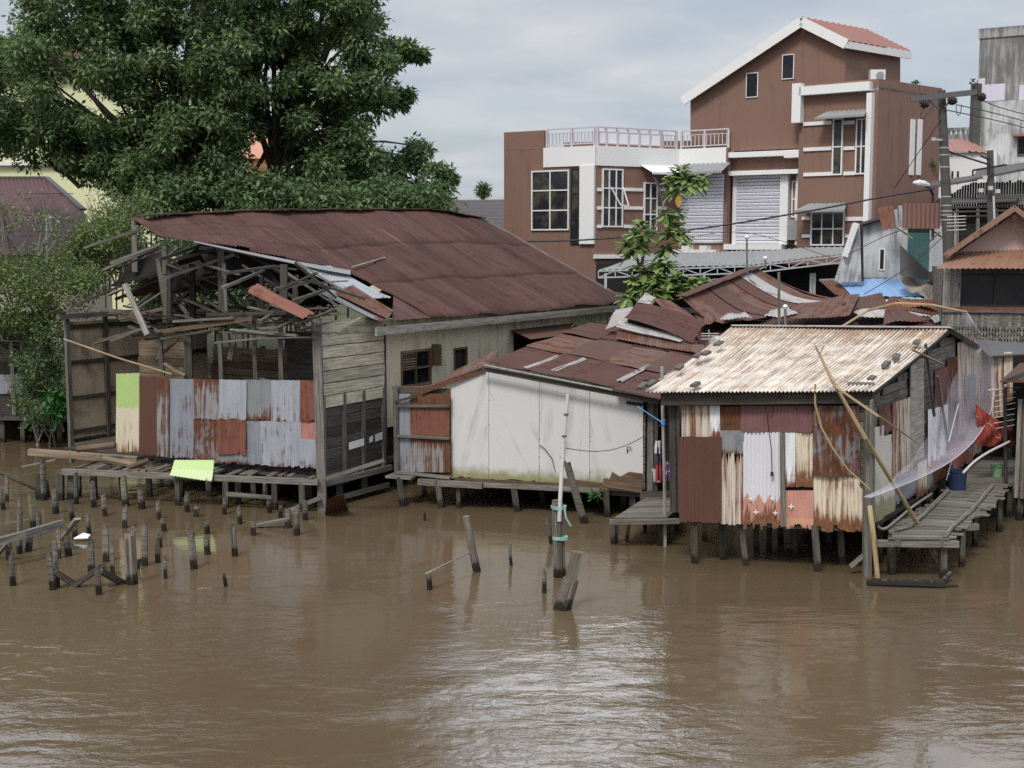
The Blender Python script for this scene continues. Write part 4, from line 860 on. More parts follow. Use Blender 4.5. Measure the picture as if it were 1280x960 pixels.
SS = [('white_board', 1094, 1105, 535, 654, .05), ('white_board', 1105, 1119, 546, 646, .06), ('tin_mauve', 1099, 1116, 508, 548, .045), ('tin_orange', 1115, 1141, 503, 600, .07), ('tin_rust', 1120, 1130, 520, 590, .06),
 ('wood_pale', 1139, 1155, 452, 580, .09), ('tin_white', 1160, 1186, 512, 590, .06), ('tin_mauve', 1169, 1187, 462, 560, .05), ('tin_rustgrey', 1184, 1200, 448, 566, .06), ('tin_orange', 1197, 1218, 428, 545, .07), ('tin_cream', 1216, 1244, 438, 530, .06), ('tin_dull', 1206, 1219, 470, 530, .09),
 ('tin_grey', 1117, 1147, 592, 634, .05), ('tin_cream', 1146, 1158, 578, 624, .06), ('tin_dull', 1156, 1168, 588, 618, .05), ('tin_rust', 1166, 1190, 575, 606, .05), ('tin_pink', 1187, 1216, 556, 592, .07), ('tin_orange', 1207, 1226, 536, 576, .06)]
for mt, x0, x1, y0, y1, n in SS:
    sl_ = .38 if y0 < 520 else .5; dy0 = (x1-x0)*.3; dy1 = (x1-x0)*.55
    m = MB(); tl, tr, br, bl = SF.px(x0, y0, n), SF.px(x1, y0-dy0, n), SF.px(x1, y1-dy1, n), SF.px(x0, y1, n)
    if mt.startswith('tin'): m.corr(tl, tr, br, bl, .08, .012, 6, jag=.08, wav=.012, jagtop=.04); m.build('side_sheet', M[mt], HH, smooth=True)
    else: m.prism([tl, tr, br, bl], -SF.n*.03); m.build('side_board', M[mt], HH)
for x0, y0, x1, y1, w, n in ((1157, 430, 1168, 520, .05, .1), (1172, 470, 1190, 585, .05, .12), (1090, 500, 1091, 650, .12, .08), (1184, 570, 1192, 612, .07, .12)):
    m = MB(); m.beam(SF.px(x0, y0, n), SF.px(x1, y1, n), w, .05, SF.n); m.build('side_batten', M['wood_grey'], HH)
st = MB(); f_ = FS[10]
for cx_, cy_, r_ in ((938, 623, 4), (965, 623, 4), (945, 640, 4.5), (969, 641, 4), (989, 633, 4.5)):
    st.prism([HF.px(cx_+r_*(1 if k % 2 == 0 else .3)*math.cos(k*math.pi/4), cy_+r_*(1 if k % 2 == 0 else .3)*math.sin(k*math.pi/4), .135) for k in range(8)], -HF.n*.003)
st.build('painted_star', M['paint'], HH, 'white four pointed stars painted on the pink iron')
m = MB(); m.tube([HF.px(957, 505, .2), HF.px(960, 530, .16), HF.px(964, 560, .15), HF.px(965, 590, .15)], .008, 5); m.tube([HF.px(965, 590, .15), HF.px(965, 595, .15)], .03, 8); m.build('hanging_cord', M['cable'], HH)
# ---- fishing lift net: bent bamboo bows and a veil of net
NTg = thing('lift_net', 'lilac fishing lift net hung on bent bamboo poles by the rusty hut', 'fishing net', onz(1148, 652, .85))
def SP_(x, y, n): return SF.px(x, y, n)
m = MB(); fb = onz(1147, 654, .85); m.tube([fb, fb*.5+HF.px(1082, 548, .55)*.5, HF.px(1082, 548, .55), HF.px(1040, 475, .5), HF.px(1019, 432, .35)], [.045, .042, .04, .034, .02], 8); m.build('main_pole', M['bamboo'], NTg)
m = MB(); m.tube([HF.px(1019, 432, .35), HF.px(1025, 442, .4), HF.px(1030, 432, .4)], .015, 5); m.build('pole_fork', M['bamboo'], NTg)
m = MB(); m.tube([HF.px(1042, 482, .5), SP_(1098, 520, .6), SP_(1150, 556, .5)], [.028, .022, .012], 6); m.build('bow', M['bamboo'], NTg)
m = MB(); m.tube([HF.px(x, y, .35) for x, y in ((1019, 480), (1019, 505), (1027, 535), (1042, 562), (1060, 587), (1088, 612))], [.022, .022, .02, .018, .016, .012], 6); m.build('bow', M['bamboo'], NTg)
m = MB(); m.tube([at(1053, 408, 30), at(1085, 388, 30), at(1120, 379, 29), at(1165, 381, 28), at(1209, 390, 27.5)], [.03, .03, .027, .022, .014], 6); m.build('bow', M['bamboo'], NTg)
m = MB(); m.tube([SP_(1140, 437, .3), SP_(1178, 455, .35)], .022, 6); m.build('bow', M['bamboo'], NTg)
oa = [(1209, 391), (1222, 412), (1233, 430), (1241, 452), (1244, 478), (1241, 505), (1232, 530), (1214, 555), (1188, 577), (1155, 595), (1120, 610), (1088, 622)]
ia = [(1209, 391), (1206, 416), (1203, 441), (1195, 468), (1185, 493), (1174, 518), (1162, 541), (1149, 562), (1134, 581), (1118, 597), (1103, 611), (1088, 622)]
on_ = [.55]*12; inn = [.55, .4, .3, .2, .2, .2, .2, .2, .25, .3, .4, .55]
oP = [SP_(x, y, .75 if 0 < i < 11 else .55) for i, (x, y) in enumerate(oa)]; iP = [SP_(x, y, n) for (x, y), n in zip(ia, inn)]
def cat(P, t):
    t = t*(len(P)-1); i = min(int(t), len(P)-2); f_ = t-i
    p0, p1, p2, p3 = P[max(i-1, 0)], P[i], P[i+1], P[min(i+2, len(P)-1)]
    return .5*((2*p1)+(p2-p0)*f_+(2*p0-5*p1+4*p2-p3)*f_*f_+(3*p1-p0-3*p2+p3)*f_**3)
m = MB(); m.grid(lambda u, v: cat(oP, u)*(1-v)+cat(iP, u)*v-SF.n*.12*math.sin(math.pi*v)+SF.n*.03*math.sin(u*40+v*5)*v, 60, 10, 6, 1.2, off=(0, 0)); m.build('netting', M['net'], NTg, smooth=True)
m = MB(); m.tube([cat(oP, i/50) for i in range(51)], [.008*(1-.6*max(0, (i-34)/16)) for i in range(51)], 5); m.build('edge_rope', M['net_edge'], NTg)
m = MB(); m.tube([SP_(1198, 505, .5), SP_(1186, 552, .45)], .01, 5); m.tube([cat(iP, .55), SP_(1190, 575, .4), SP_(1183, 600, .3)], .008, 5); m.build('cord', M['net_edge'], NTg)
# ---- plank walkway beside the hut
WK = thing('walkway', 'plank walkway on thin posts running beside the rusty hut', 'jetty', onz(1170, 690))
zd = .82
Lp = [(1113, 673), (1114, 664), (1124, 650), (1146, 642), (1185, 613), (1206, 597)]; Rp = [(1184, 673), (1192, 664), (1208, 652), (1222, 644), (1246, 618), (1258, 603)]
Lw, Rw = [onz(*q, zd) for q in Lp], [onz(*q, zd) for q in Rp]
def poly(P, t):
    Ls = [0]
    for a, b_ in zip(P, P[1:]): Ls.append(Ls[-1]+(b_-a).length)
    x = t*Ls[-1]
    for i in range(len(P)-1):
        if x <= Ls[i+1]+1e-6: return P[i].lerp(P[i+1], (x-Ls[i])/max(Ls[i+1]-Ls[i], 1e-6))
    return P[-1]
nb = 42
for i in range(nb):
    t0, t1 = (i+.06)/nb, (i+.92)/nb; jl, jr = R.uniform(-.16, .08), R.uniform(-.12, .22); d = (poly(Rw, .5)-poly(Lw, .5)).normalized(); zz_ = Z*R.uniform(-.012, .012)
    a, b_, c_, e_ = poly(Lw, t0)+d*jl, poly(Rw, t0)+d*jr, poly(Rw, t1)+d*jr, poly(Lw, t1)+d*jl
    m = MB(); m.prism([a+zz_, b_+zz_, c_+zz_, e_+zz_], V((0, 0, -.03))); m.build('deck_plank', M['wood_deck'], WK)
m = MB(); m.tube([onz(x, y, zd+.05) for x, y in ((1120, 662), (1136, 658), (1153, 644), (1185, 613))], .045, 7, wob=.08); m.build('kerb_pole', M['wood_grey'], WK)
m = MB(); m.tube([onz(x, y, zd+.05) for x, y in ((1182, 669), (1191, 657), (1215, 637), (1240, 607))], .045, 7, wob=.08); m.build('kerb_pole', M['wood_grey'], WK)
m = MB(); m.beam(onz(1097, 679, zd-.12), onz(1198, 680, zd-.12), .12, .12); m.build('bearer', M['wood_grey'], WK)
m = MB(); m.beam(onz(1203, 660, zd-.12), onz(1222, 658, zd-.12), .1, .12); m.build('bearer', M['wood_grey'], WK)
for s_ in (.12, .88):
    m = MB(); m.beam(poly(Lw, .0).lerp(poly(Rw, 0), s_)-Z*.1, poly(Lw, 1).lerp(poly(Rw, 1), s_)-Z*.1, .1, .12); m.build('stringer', M['wood_grey'], WK)
for x, y, w in ((1180, 723, .11), (1115, 718, .12), (1203, 708, .1), (1220, 683, .1), (1250, 665, .1), (1130, 690, .1), (1240, 640, .1), (1165, 668, .1)):
    p = onz(x, y); m = MB(); m.beam((p.x, p.y, -1), (p.x-.03, p.y, zd-.05), w, w, rough=.008); m.build('post', M['stilt'], WK)
for x0, y0, x1, y1 in ((1160, 683, 1172, 703), (1164, 678, 1170, 694)): m = MB(); m.beam(at(x0, y0, 24.6), at(x1, y1, 24.6), .06, .06); m.build('prop', M['wood_brown'], WK)
# far platform and right edge house
FP = thing('platform', 'broad dark plank platform behind the walkway at the right edge', 'jetty', onz(1260, 600, .8))
fa = [onz(1203, 603, .84), onz(1330, 603, .84), onz(1310, 575, .84), onz(1215, 575, .84)]
for i in range(16):
    a, b_ = (i+.05)/16, (i+.92)/16; m = MB(); m.prism([fa[0].lerp(fa[3], a), fa[1].lerp(fa[2], a), fa[1].lerp(fa[2], b_), fa[0].lerp(fa[3], b_)], V((0, 0, -.03))); m.build('deck_plank', M['wood_deck'], FP)
for x in (1215, 1240, 1262, 1285): p = fa[0].lerp(fa[1], (x-1203)/127); m = MB(); m.beam((p.x, p.y, -1), (p.x, p.y, .8), .12, .12); m.build('post', M['stilt'], FP)
m = MB(); m.beam(fa[0]-Z*.1, fa[1]-Z*.1, .1, .12); m.build('bearer', M['wood_grey'], FP)
EH = thing('edge_house', 'narrow grey and red timber wall of a house cut by the right edge', 'house', onz(1276, 606, .8))
EF2 = Frame(onz(1268, 606, .84), onz(1345, 616, .84))
m = MB(); m.fboxv(EF2, 0, 2.4, .6, 2.75, -.08, -.02)
m.build('wall', M['tin_mauve'], EH)
for u_, w, mt in ((.02, .09, 'wood_pale'), (.16, .1, 'wood_grey'), (1.2, .1, 'wood_grey')): m = MB(); m.fboxv(EF2, u_, u_+w, .55, 2.85, -.03, .05); m.build('post', M[mt], EH)
m = MB(); m.beam(at(1254, 478, EF2.o.y-.4), at(1300, 460, EF2.o.y-.6), .06, .1); m.build('eave_rafter', M['wood_dark'], EH)
m = MB(); m.prism([at(1250, 478, EF2.o.y-.5), at(1440, 480, EF2.o.y-1.0), at(1440, 450, EF2.o.y+2.2), at(1275, 455, EF2.o.y+1.8)], Z*.03); m.build('roof', M['roof_old'], EH)
m = MB(); m.prism([EF2.p(.02, .6, -.1), EF2.p(.02, 2.75, -.1), EF2.p(.02, 3.0, -4), EF2.p(.02, .6, -4)], EF2.u*.06); m.build('side_wall', M['wood_dark'], EH)
m = MB(); m.prism([EF2.p(0, .8, 0), EF2.p(2.4, .8, 0), EF2.p(2.4, .8, -4), EF2.p(0, .8, -4)], -Z*.1); m.build('floor', M['wood_dark'], EH)
for i in range(4): p = EF2.p(.1+i*.7, 0, -.1); m = MB(); m.beam((p.x, p.y, -1), (p.x, p.y, .75), .13, .13); m.build('stilt', M['stilt'], EH)
bucket(onz(1196, 612, zd)+Z*.0, .19, .21, .45, M['blue_plastic'], 'dark blue plastic bucket on the walkway by the hut')
bucket(onz(1246, 595, .84), .12, .15, .27, M['mint_plastic'], 'small mint green pail on the far platform', name='pail')
m = MB()
tp = [(1219, 512), (1236, 500), (1248, 525), (1270, 548), (1270, 556), (1236, 562), (1222, 556)]
def tarpf(u, v):
    a = at(lerp(1219, 1266, u), lerp(lerp(503, 536, u**.8), lerp(556, 560, u), v), 29.4+.8*u); return a+V((0, -.1*math.sin(math.pi*v)+.03*math.sin(u*17+v*9)+.015*math.sin(u*41-v*5), .012*math.sin(u*12+v*20)))
m.grid(tarpf, 30, 20, 1.2, 1); tag(m.build('tarpaulin', M['tarp_red'], None, smooth=True), 'crumpled red printed tarpaulin slung over the far end of the hut', 'tarpaulin')
for lb, pts, r_, mt in (('pale hose looping from the hut corner over the walkway', [onz(1091, 646, .85)+Z*.15, onz(1097, 657, .85), onz(1106, 661, .87), onz(1120, 651, .87), onz(1140, 634, .88), onz(1165, 617, .88)], .03, 'wood_pale'), ('bent white pipe rising behind the blue bucket', [at(1204, 591, 27.8), at(1218, 577, 28.4), at(1236, 565, 29), at(1262, 552, 29.6)], .03, 'white_plastic')):
    m = MB(); P_ = [cat(pts, i/24) for i in range(25)]; m.tube(P_, r_, 7); tag(m.build('hose', M[mt], None, smooth=True), lb, 'hose')
BPo = onz(1097, 722); m = MB(); m.tube([BPo-Z*.8, BPo, at(1092, 670, BPo.y), at(1087, 632, BPo.y)], .05, 8); tag(m.build('bamboo_pole', M['bamboo'], None, smooth=True), 'thick short bamboo pole standing in the water at the hut corner', 'pole')
m = MB(); m.tube([onz(1084, 729, .03), onz(1130, 730, .04), onz(1180, 732, .03)], .1, 9, wob=.1); m.tube([onz(1172, 731, .05), onz(1188, 717, .15)], .05, 7); tag(m.build('floating_log', M['pile'], None), 'dark waterlogged log floating in front of the walkway', 'log')
m = MB(); m.beam(onz(1176, 733, .02), onz(1196, 733, .0), .1, .05); tag(m.build('floating_board', M['pile'], None), 'small dark board floating at the right end of the log', 'plank')
AN = thing('antenna', 'thin television aerial on a dark post by the red tarpaulin', 'antenna', onz(1257, 603, .84))
p = onz(1257, 603, .84); m = MB(); m.tube([p, at(1256, 484, p.y)], .045, 7); m.build('mast', M['wood_dark'], AN)
m = MB(); a = at(1256, 488, p.y)
for i in range(7): c_ = a+V((.02, .0, -.08-.13*i)); m.tube([c_-V((.2, -.1, .06)), c_+V((.2, -.1, .06))], .009, 5)
m.tube([a-V((.4, 0, 0)), a+V((.35, 0, .08))], .014, 5); m.build('element', M['alu'], AN)
# ------------------------------------------------------------------ old piles in the river
# (top x,y, foot x,y, width px, shape, label)
PL = [
(2,612,4,637,6.5,'s','stout grey pile at the left edge with a green waterline'),(7,597,9,627,5,'s','thin pile just behind the sloping plank at the left edge'),(53,575,55,625,8,'s','tall straight pile carrying the left end of the derelict deck'),
(59,600,60,621,5,'s','thin pile close beside the tall deck pile'),(68,613,69,642,8,'s','grey pile with a frayed head standing under the left deck end'),(24,622,25,650,6.5,'s','slender pale headed pile left of the wide mossy pile'),
(38,619,43,660,11,'m','wide mossy yellow topped pile near the left edge'),(88,626,90,650,7,'s','grey pile behind the upright white plank'),(92,650,93,674,7,'s','dark pile at the foot of the upright white plank'),
(88,591,89,624,9,'s','thick paired pile under the deck beam, left one'),(95,590,95,630,6,'s','slim paired pile under the deck beam, right one'),(114,603,117,634,7,'s','leaning pile under the deck beam left of the mossy pair'),
(128,620,131,645,7,'s','leaning grey pile with a nicked head before the deck'),(154,597,157,633,9,'m','broad mossy pile right under the deck beam'),(177,610,177,636,9,'s','squat square pile below the fallen lime sheet'),
(155,634,156,660,7,'s','clean straight pile alone in front of the deck piles'),(197,626,199,649,6,'s','pile with a notched head left of the lime sheet shadow'),(205,649,206,664,7,'s','very short stump in front of the notched pile'),
(131,658,133,702,8,'s','tall pile with a forked head among the river stumps'),(138,675,141,718,6,'s','thin pile touching the tall forked headed one'),(162,662,165,730,15,'b','very thick split trunk pile with deep cracks'),
(179,659,181,707,9,'s','tall jagged headed pile right of the split trunk'),(199,668,199,684,8,'s','dark hollow topped stump behind another stump'),(197,675,198,703,7,'s','grey stump in front of the dark hollow one'),
(205,696,207,723,5,'s','thin pointed stake right of the two close stumps'),(113,675,115,717,9,'s','plain broad pile behind the crossed timbers'),(123,709,124,743,8,'s','nearest low pile carrying the peak of the crossed timbers'),
(63,692,66,737,8,'s','tall pile at the left end of the crossed timbers'),(69,677,72,734,7,'s','rusty footed pile right behind the left end of the crossed timbers'),(72,661,74,698,6,'s','post holding up the right end of the broken beam'),
(84,672,86,695,8,'s','low stump beside the white scrap'),(13,691,16,732,8,'s','front left pile with a dark wood collar at the waterline'),(26,639,24,692,8,'s','tall pile passing behind the broken beam'),(35,669,36,689,9,'s','stubby pile just behind the broken beam'),(11,676,12,700,8,'s','pile under the broken beam at the left edge'),
(234,617,234,640,6,'s','narrow pile under the lime sheet'),(245,632,245,646,7,'s','tiny stump between the deck and the open water'),(281,595,281,626,5,'s','tall thin post right of the lime sheet'),(280,622,280,643,6,'s','pale low pile in front of the tall thin post'),
(299,635,300,655,7,'s','short grey pile in front of the middle of the deck'),(239,665,242,711,10,'s','thick isolated pile with two wire bands'),(259,651,259,667,7,'s','stump with a floating branch at its foot'),(258,675,259,693,8,'s','dark low stump right of the thick banded pile'),
(290,655,294,695,9,'b','split headed leaning pile out in the open water'),(317,652,317,669,7,'s','stump at the left end of the low slanted plank'),(280,716,282,733,5,'s','small black stake alone nearest the open river'),
(358,638,360,660,8,'s','grey stump at the right end of the low slanted plank'),(371,636,371,669,8,'s','straight clean pile in front of the corner post'),(382,626,382,650,7,'s','pile close to the corner post of the derelict house'),(337,626,337,641,6,'s','low pile behind the slanted plank'),(351,632,351,647,6,'s','brown stub behind the slanted plank right of the low pile'),
(581,645,596,714,10,'r','tall leaning round log pile with a pale cut top'),(533,716,537,737,7,'r','low dark stump at the lower end of the white stick'),(637,680,639,707,4,'r','thin stake with a pale knob in midstream'),(680,714,680,741,6,'s','narrow upright post between the thin stake and the tall banded pile'),
(685,650,690,680,7,'s','dark broken stub behind the tall banded pile'),(709,578,731,654,10,'s','square timber leaning against the white house'),(530,640,531,651,3,'r','tiny pale stake near the white house'),
(110,640,111,668,6,'s','slim pile in the middle of the stump field'),(48,640,49,668,7,'s','pile between the mossy one and the white plank'),(172,700,172,712,5,'s','low stub right behind the split trunk'),(224,604,224,628,6,'s','dark thin pile in the shade of the lime sheet'),(330,604,331,632,6,'s','shaded post below the pale iron sheets'),
]
for tx, ty, fx, fy, w, sh, lb in PL:
    b = onz(fx, fy); tpt = at(tx, ty, b.y)+V((R.uniform(-.025, .025), R.uniform(-.07, .07), 0)); wd = w*b.y/F; m = MB(); dn = b+(b-tpt)*.9
    if sh == 'r':
        m.tube([dn, b, (b+tpt)/2+V((R.uniform(-.02, .02), 0, 0)), tpt], [wd*.55, wd*.52, wd*.5, wd*.46], 10, wob=.04)
    elif sh == 'b':
        for k in range(6):
            a = k*math.tau/6; o = V((math.cos(a), math.sin(a), 0))*wd*.32; m.beam(dn+o, tpt+o*.85+Z*R.uniform(-.22, .06), wd*.42, wd*.42, V((math.sin(a), math.cos(a), 0)), wd*.3, wd*.26, rough=.012)
    else:
        n = 9; hgt = (tpt-b).length; sd = R.uniform(0, 9); tilt = V((R.uniform(-.4, .4), R.uniform(-.4, .4), 0)); rows_ = 8
        k0 = len(m.V)
        prof = [(wd*.5*(1+.13*math.sin(a*3+sd)+.08*math.sin(a*5+sd*2)))*(1.12 if abs(math.sin(2*(a+sd))) < .5 else 1) for a in [i*math.tau/n for i in range(n)]]
        def fn(u, v):
            i = int(round(u*n)) % n; a = i*math.tau/n; c_ = dn.lerp(tpt, v); rr = prof[i]*(1-.12*v)*(1+.05*math.sin(v*3+i*2+sd))*(.82 if v > .9 and i % 3 == int(sd) % 3 else 1)
            o = V((math.cos(a)*rr, math.sin(a)*rr, 0)); 
            if v > .99: o.z = o.x*tilt.x*2+o.y*tilt.y*2+R.uniform(-.08, .05)
            return c_+o
        m.grid(fn, n, rows_, wd*3, hgt*2)
        topr = [m.V[k0+rows_*(n+1)+i] for i in range(n)]; m.face(topr, [(R.random(), R.random()) for _ in topr])
    o = tag(m.build('timber_pile', M['pile_moss' if sh == 'm' else 'pile'], None, base=(b.x, b.y, 0)), lb, 'pile', 'old piles standing in the river')
# timbers lying across them
for lb, pts, w, h, mt in (('broken grey beam resting across stumps at the left edge', [(-12, 679, .55), (30, 668, .6), (77, 654, .6)], .14, .13, 'wood_grey'), ('splintered branch beam under the broken grey beam', [(10, 673, .5), (55, 664, .52), (78, 657, .55)], .06, .06, 'wood_pale'),
    ('short white plank standing slanted between stumps', [(77, 675, .1), (97, 648, .75)], .13, .05, 'wood_pale'), ('dark timber sloping left from the crossed peak', [(86, 736, -.05), (130, 706, .45)], .13, .1, 'wood_dark'), ('dark timber sloping right from the crossed peak', [(125, 714, .35), (162, 733, -.1)], .13, .1, 'wood_dark'),
    ('dark timber between the tall pile and the crossed timbers', [(67, 714, .35), (98, 733, -.05)], .13, .1, 'wood_dark'), ('long grey plank sloping into the water at the left edge', [(-6, 588, .75), (50, 614, .03)], .12, .05, 'wood_grey'), ('small grey prop leaning under the broken beam at the left edge', [(-4, 694, .05), (9, 679, .4)], .08, .05, 'wood_grey'),
    ('thin grey lath lying over stumps behind the broken beam', [(5, 654, .2), (37, 648, .3)], .05, .03, 'wood_grey'), ('low grey plank slanting between two stumps before the deck', [(321, 657, .05), (360, 649, .2)], .11, .07, 'wood_grey'), ('thin white stick tied between the round leaning log and a low stump', [(532, 717, .35), (590, 689, .5)], .035, .035, 'wood_pale'), ('thin lath leaning between stakes under the deck', [(28, 583, .3), (70, 574, .6)], .04, .03, 'wood_pale')):
    m = MB(); P_ = [onz(x, y, z) for x, y, z in pts]
    for a, b in zip(P_, P_[1:]): m.beam(a, b, w, h, rough=.012)
    tag(m.build('drift_timber', M[mt], None), lb, 'plank', 'timbers lying across the piles')
m = MB(); p = onz(101, 674, .05); m.prism([p+V((-.16, 0, 0)), p+V((.16, -.02, .02)), p+V((.17, .12, .06)), p+V((.02, .1, .1))], V((0, 0, .02))); tag(m.build('scrap', M['paper'], None), 'white plastic scrap caught among the river stumps', 'litter')
m = MB(); m.tube([onz(618, 696, .02), onz(644, 693, .03)], .03, 6); 
# banded mooring pile with a white pole
MP = thing('mooring_pile', 'tall pile wrapped with teal bands and a white pole on top, standing in midstream', 'pile', onz(702, 721))
b = onz(702, 721); m = MB()
for k in range(5):
    a = k*math.tau/5; o = V((math.cos(a), math.sin(a), 0))*.055; m.beam(b+o-Z*1, at(697, 626, b.y)+o*.9+Z*R.uniform(-.1, .02), .13, .13, V((math.sin(a), math.cos(a), 0)), .1, .1, rough=.01)
m.build('log', M['pile'], MP)
m = MB(); m.tube([at(699, 650, b.y)+V((0, -.1, 0)), at(698, 622, b.y)+V((.03, -.12, 0)), at(704, 555, b.y), at(710, 493, b.y)], [.042, .04, .036, .03], 8); m.build('white_pole', M['white_plastic'], MP)
for y in (634, 672): p = at(698+(y-626)*.05, y, b.y); m = MB(); m.tube([p-Z*.03, p+Z*.03], .15, 12, wob=.06); m.build('band', M['rope_teal'], MP)
m = MB(); m.tube([at(702, 634, b.y)-V((-.05, .15, 0)), at(707, 645, b.y)-V((0, .2, 0)), at(713, 655, b.y)-V((0, .2, 0))], .018, 5); m.build('loose_rope', M['rope_teal'], MP)
for y0 in (518, 545, 572): p = at(707.5-(y0-520)*.09, y0, b.y); m = MB(); m.tube([p-Z*.02, p+Z*.02], .045, 8); m.build('tape', M['tarp_grey'], MP)
LPi = thing('broken_pile', 'thick pile snapped and leaning right beside the teal banded one', 'pile', onz(703, 761))
b2 = onz(703, 761); k1, k2 = at(714, 724, b2.y), at(722, 690, b2.y)
m = MB(); m.tube([b2-(k1-b2)*.9, b2, k1], [.16, .155, .14], 10, wob=.05); m.build('lower_log', M['pile'], LPi)
m = MB(); m.beam(k1-(k2-k1)*.15, k2, .19, .16, rough=.02); m.build('upper_timber', M['pile'], LPi)
# ------------------------------------------------------------------ patched roofs behind the front row
def patch(name, mat, q, parent, pitch=.09, amp=.013, nv=5, sag=0, jag=.03, wav=.02, label=None, lift=0):
    m = MB(); m.corr(*[at(*p)+Z*lift for p in q], pitch, amp, nv, sag=sag, jag=jag, wav=wav); return m.build(name, M[mat], parent, label, smooth=True)
DS = thing('back_shack', 'shack behind the front row under a dark sagging corrugated roof with one pale sheet', 'shack', (8, 39, 1))
rl, rr, br_, bl_ = at(852, 373, 37.5), at(946, 336, 41), at(1068, 377, 40), at(905, 407, 36.5)
def rf(u, v):
    p = (rl*(1-u)+rr*u)*(1-v)+(bl_*(1-u)+br_*u)*v; p.z -= .32*math.sin(math.pi*v)*(.5+.5*u); return p
cut = [0, .16, .32, .47, .6, .73, .87, 1.0]
for i, (a, b) in enumerate(zip(cut, cut[1:])):
    m = MB(); nu = int((b-a)*5.5/.025); vend = .94 if i == 5 else 1+R.uniform(-.04, .05)
    def fn(u, v, a=a, b=b, i=i): 
        k = int(round(u*nu)); p = rf(a+(b-a)*u-.003, v*vend); return p+Z*((.02 if i % 2 else .045)+.012*(1 if k % 4 == 1 else -1 if k % 4 == 3 else 0)+(.05 if i == 5 else 0)+.02*(v*2 % 1))
    m.grid(fn, nu, 14, (b-a)*5.5, 4); m.build('roof_sheet', M['roof_pale' if i == 5 else ('roof_old' if i % 3 else 'roof_mix')], DS, 'pale grey sheet in the dark roof' if i == 5 else None, smooth=True)
m = MB()
for i in range(6): m.beam(rf(i/6-.01, 0)+Z*.07, rf((i+1)/6+.01, 0)+Z*(.07+R.uniform(-.02, .03)), .38, .03)
m.build('ridge_cap', M['roof_old'], DS)
bk_ = lambda u, v: rf(u, 0)*(1-v)+(rf(u, 0)+V((-2.4, 2.2, -1.2)))*v
m = MB(); m.grid(lambda u, v: bk_(u, v), 20, 3, 5, 3); m.build('rear_roof_slope', M['roof_old'], DS)
m = MB(); m.box((5.2, 38.2, .5), (9.6, 41, 4.2)); m.build('walls', M['wood_dark'], DS)
patch('roof_sheet', 'roof_mix', ((946, 337, 41), (990, 362, 41), (1075, 374, 40), (1060, 378, 40)), DS, sag=.15)
LS = thing('low_shack', 'low shacks roofed with a jumble of overlapping rusty sheets behind the cream roof', 'shack', (9, 36.5, 1))
patch('roof_sheet', 'roof_rust', ((866, 402, 38.2), (1178, 376, 38.6), (1186, 414, 34.2), (880, 442, 34.4)), LS, sag=.1, wav=.06)
for mt, q in (('roof_mix', ((1000, 384, 37.8), (1075, 372, 38.2), (1062, 400, 36), (965, 406, 36))), ('roof_old', ((1062, 377, 38), (1102, 371, 38.3), (1112, 388, 37), (1060, 392, 37))), ('tin_rust', ((1112, 376, 37.6), (1178, 380, 37.6), (1180, 400, 36.4), (1104, 390, 36.6))),
    ('roof_pale', ((1066, 393, 37), (1112, 389, 37), (1170, 400, 36), (1075, 401, 36.2))), ('roof_old', ((1106, 393, 36.6), (1120, 388, 36.8), (1162, 403, 35.6), (1104, 409, 35.2))), ('roof_pale', ((962, 392, 37.2), (985, 388, 37.3), (998, 398, 36.2), (955, 401, 36))), ('roof_pale', ((905, 398, 37), (930, 394, 37), (940, 401, 36.2), (900, 404, 36))),
    ('tin_red', ((1120, 380, 37.3), (1150, 383, 37.2), (1176, 391, 36.6), (1128, 388, 36.8))), ('zinc_grey', ((1158, 399, 36), (1182, 398, 36), (1184, 406, 35.3), (1168, 406, 35.3))), ('roof_mix', ((868, 398, 37.4), (882, 385, 37.8), (896, 402, 36.8), (880, 412, 36.2)))):
    patch('roof_sheet', mt, q, LS, lift=.07+R.uniform(0, .06), wav=.04, jag=.06)
m = MB(); m.box((6.2, 34.8, .3), (12.3, 37.8, 3.4)); m.build('walls', M['wood_dark'], LS)
m = MB(); m.grid(lambda u, v: at(1040+20*u+v*4, 392+math.sin(u*7)*3-3*u, 37.4-.3*v)+Z*(.14+.1*math.sin(u*9+v*4)), 12, 4); tag(m.build('scrap', M['tin_rust'], None), 'crumpled scrap of dark rusty iron lying on the jumbled roofs', 'scrap')
# raised rusty flaps beside the white house
FS_ = thing('rust_lean_to', 'lean-to under a bulging rust brown sheet between the white house and the cream roof', 'shack', (4.4, 36, 1))
patch('roof_sheet', 'roof_rust', ((797, 378, 36.6), (780, 398, 36), (866, 428, 34.9), (882, 403, 35.5)), FS_, sag=-.08, label='bulging rust brown sheet')
patch('roof_sheet', 'roof_pale', ((774, 400, 36.4), (770, 408, 36), (850, 428, 35), (856, 422, 35.2)), FS_, label='pale strip along the lower edge')
patch('roof_sheet', 'roof_mix', ((816, 373, 37.2), (838, 375, 37.5), (872, 399, 37), (838, 394, 36.4)), FS_)
patch('roof_sheet', 'roof_pale', ((756, 412, 36.6), (770, 386, 36.9), (792, 384, 36.6), (784, 402, 36.2)), FS_, label='crumpled grey flap')
patch('roof_sheet', 'roof_pale', ((797, 378, 36.5), (806, 366, 36.7), (820, 372, 36.5), (812, 380, 36.4)), FS_, wav=.05)
patch('roof_sheet', 'roof_mix', ((772, 412, 36.2), (880, 432, 34.9), (884, 444, 34.2), (770, 424, 35.4)), FS_)
m = MB(); m.box((3.2, 35.6, .4), (5.2, 37, 3.3)); m.build('walls', M['wood_dark'], FS_)
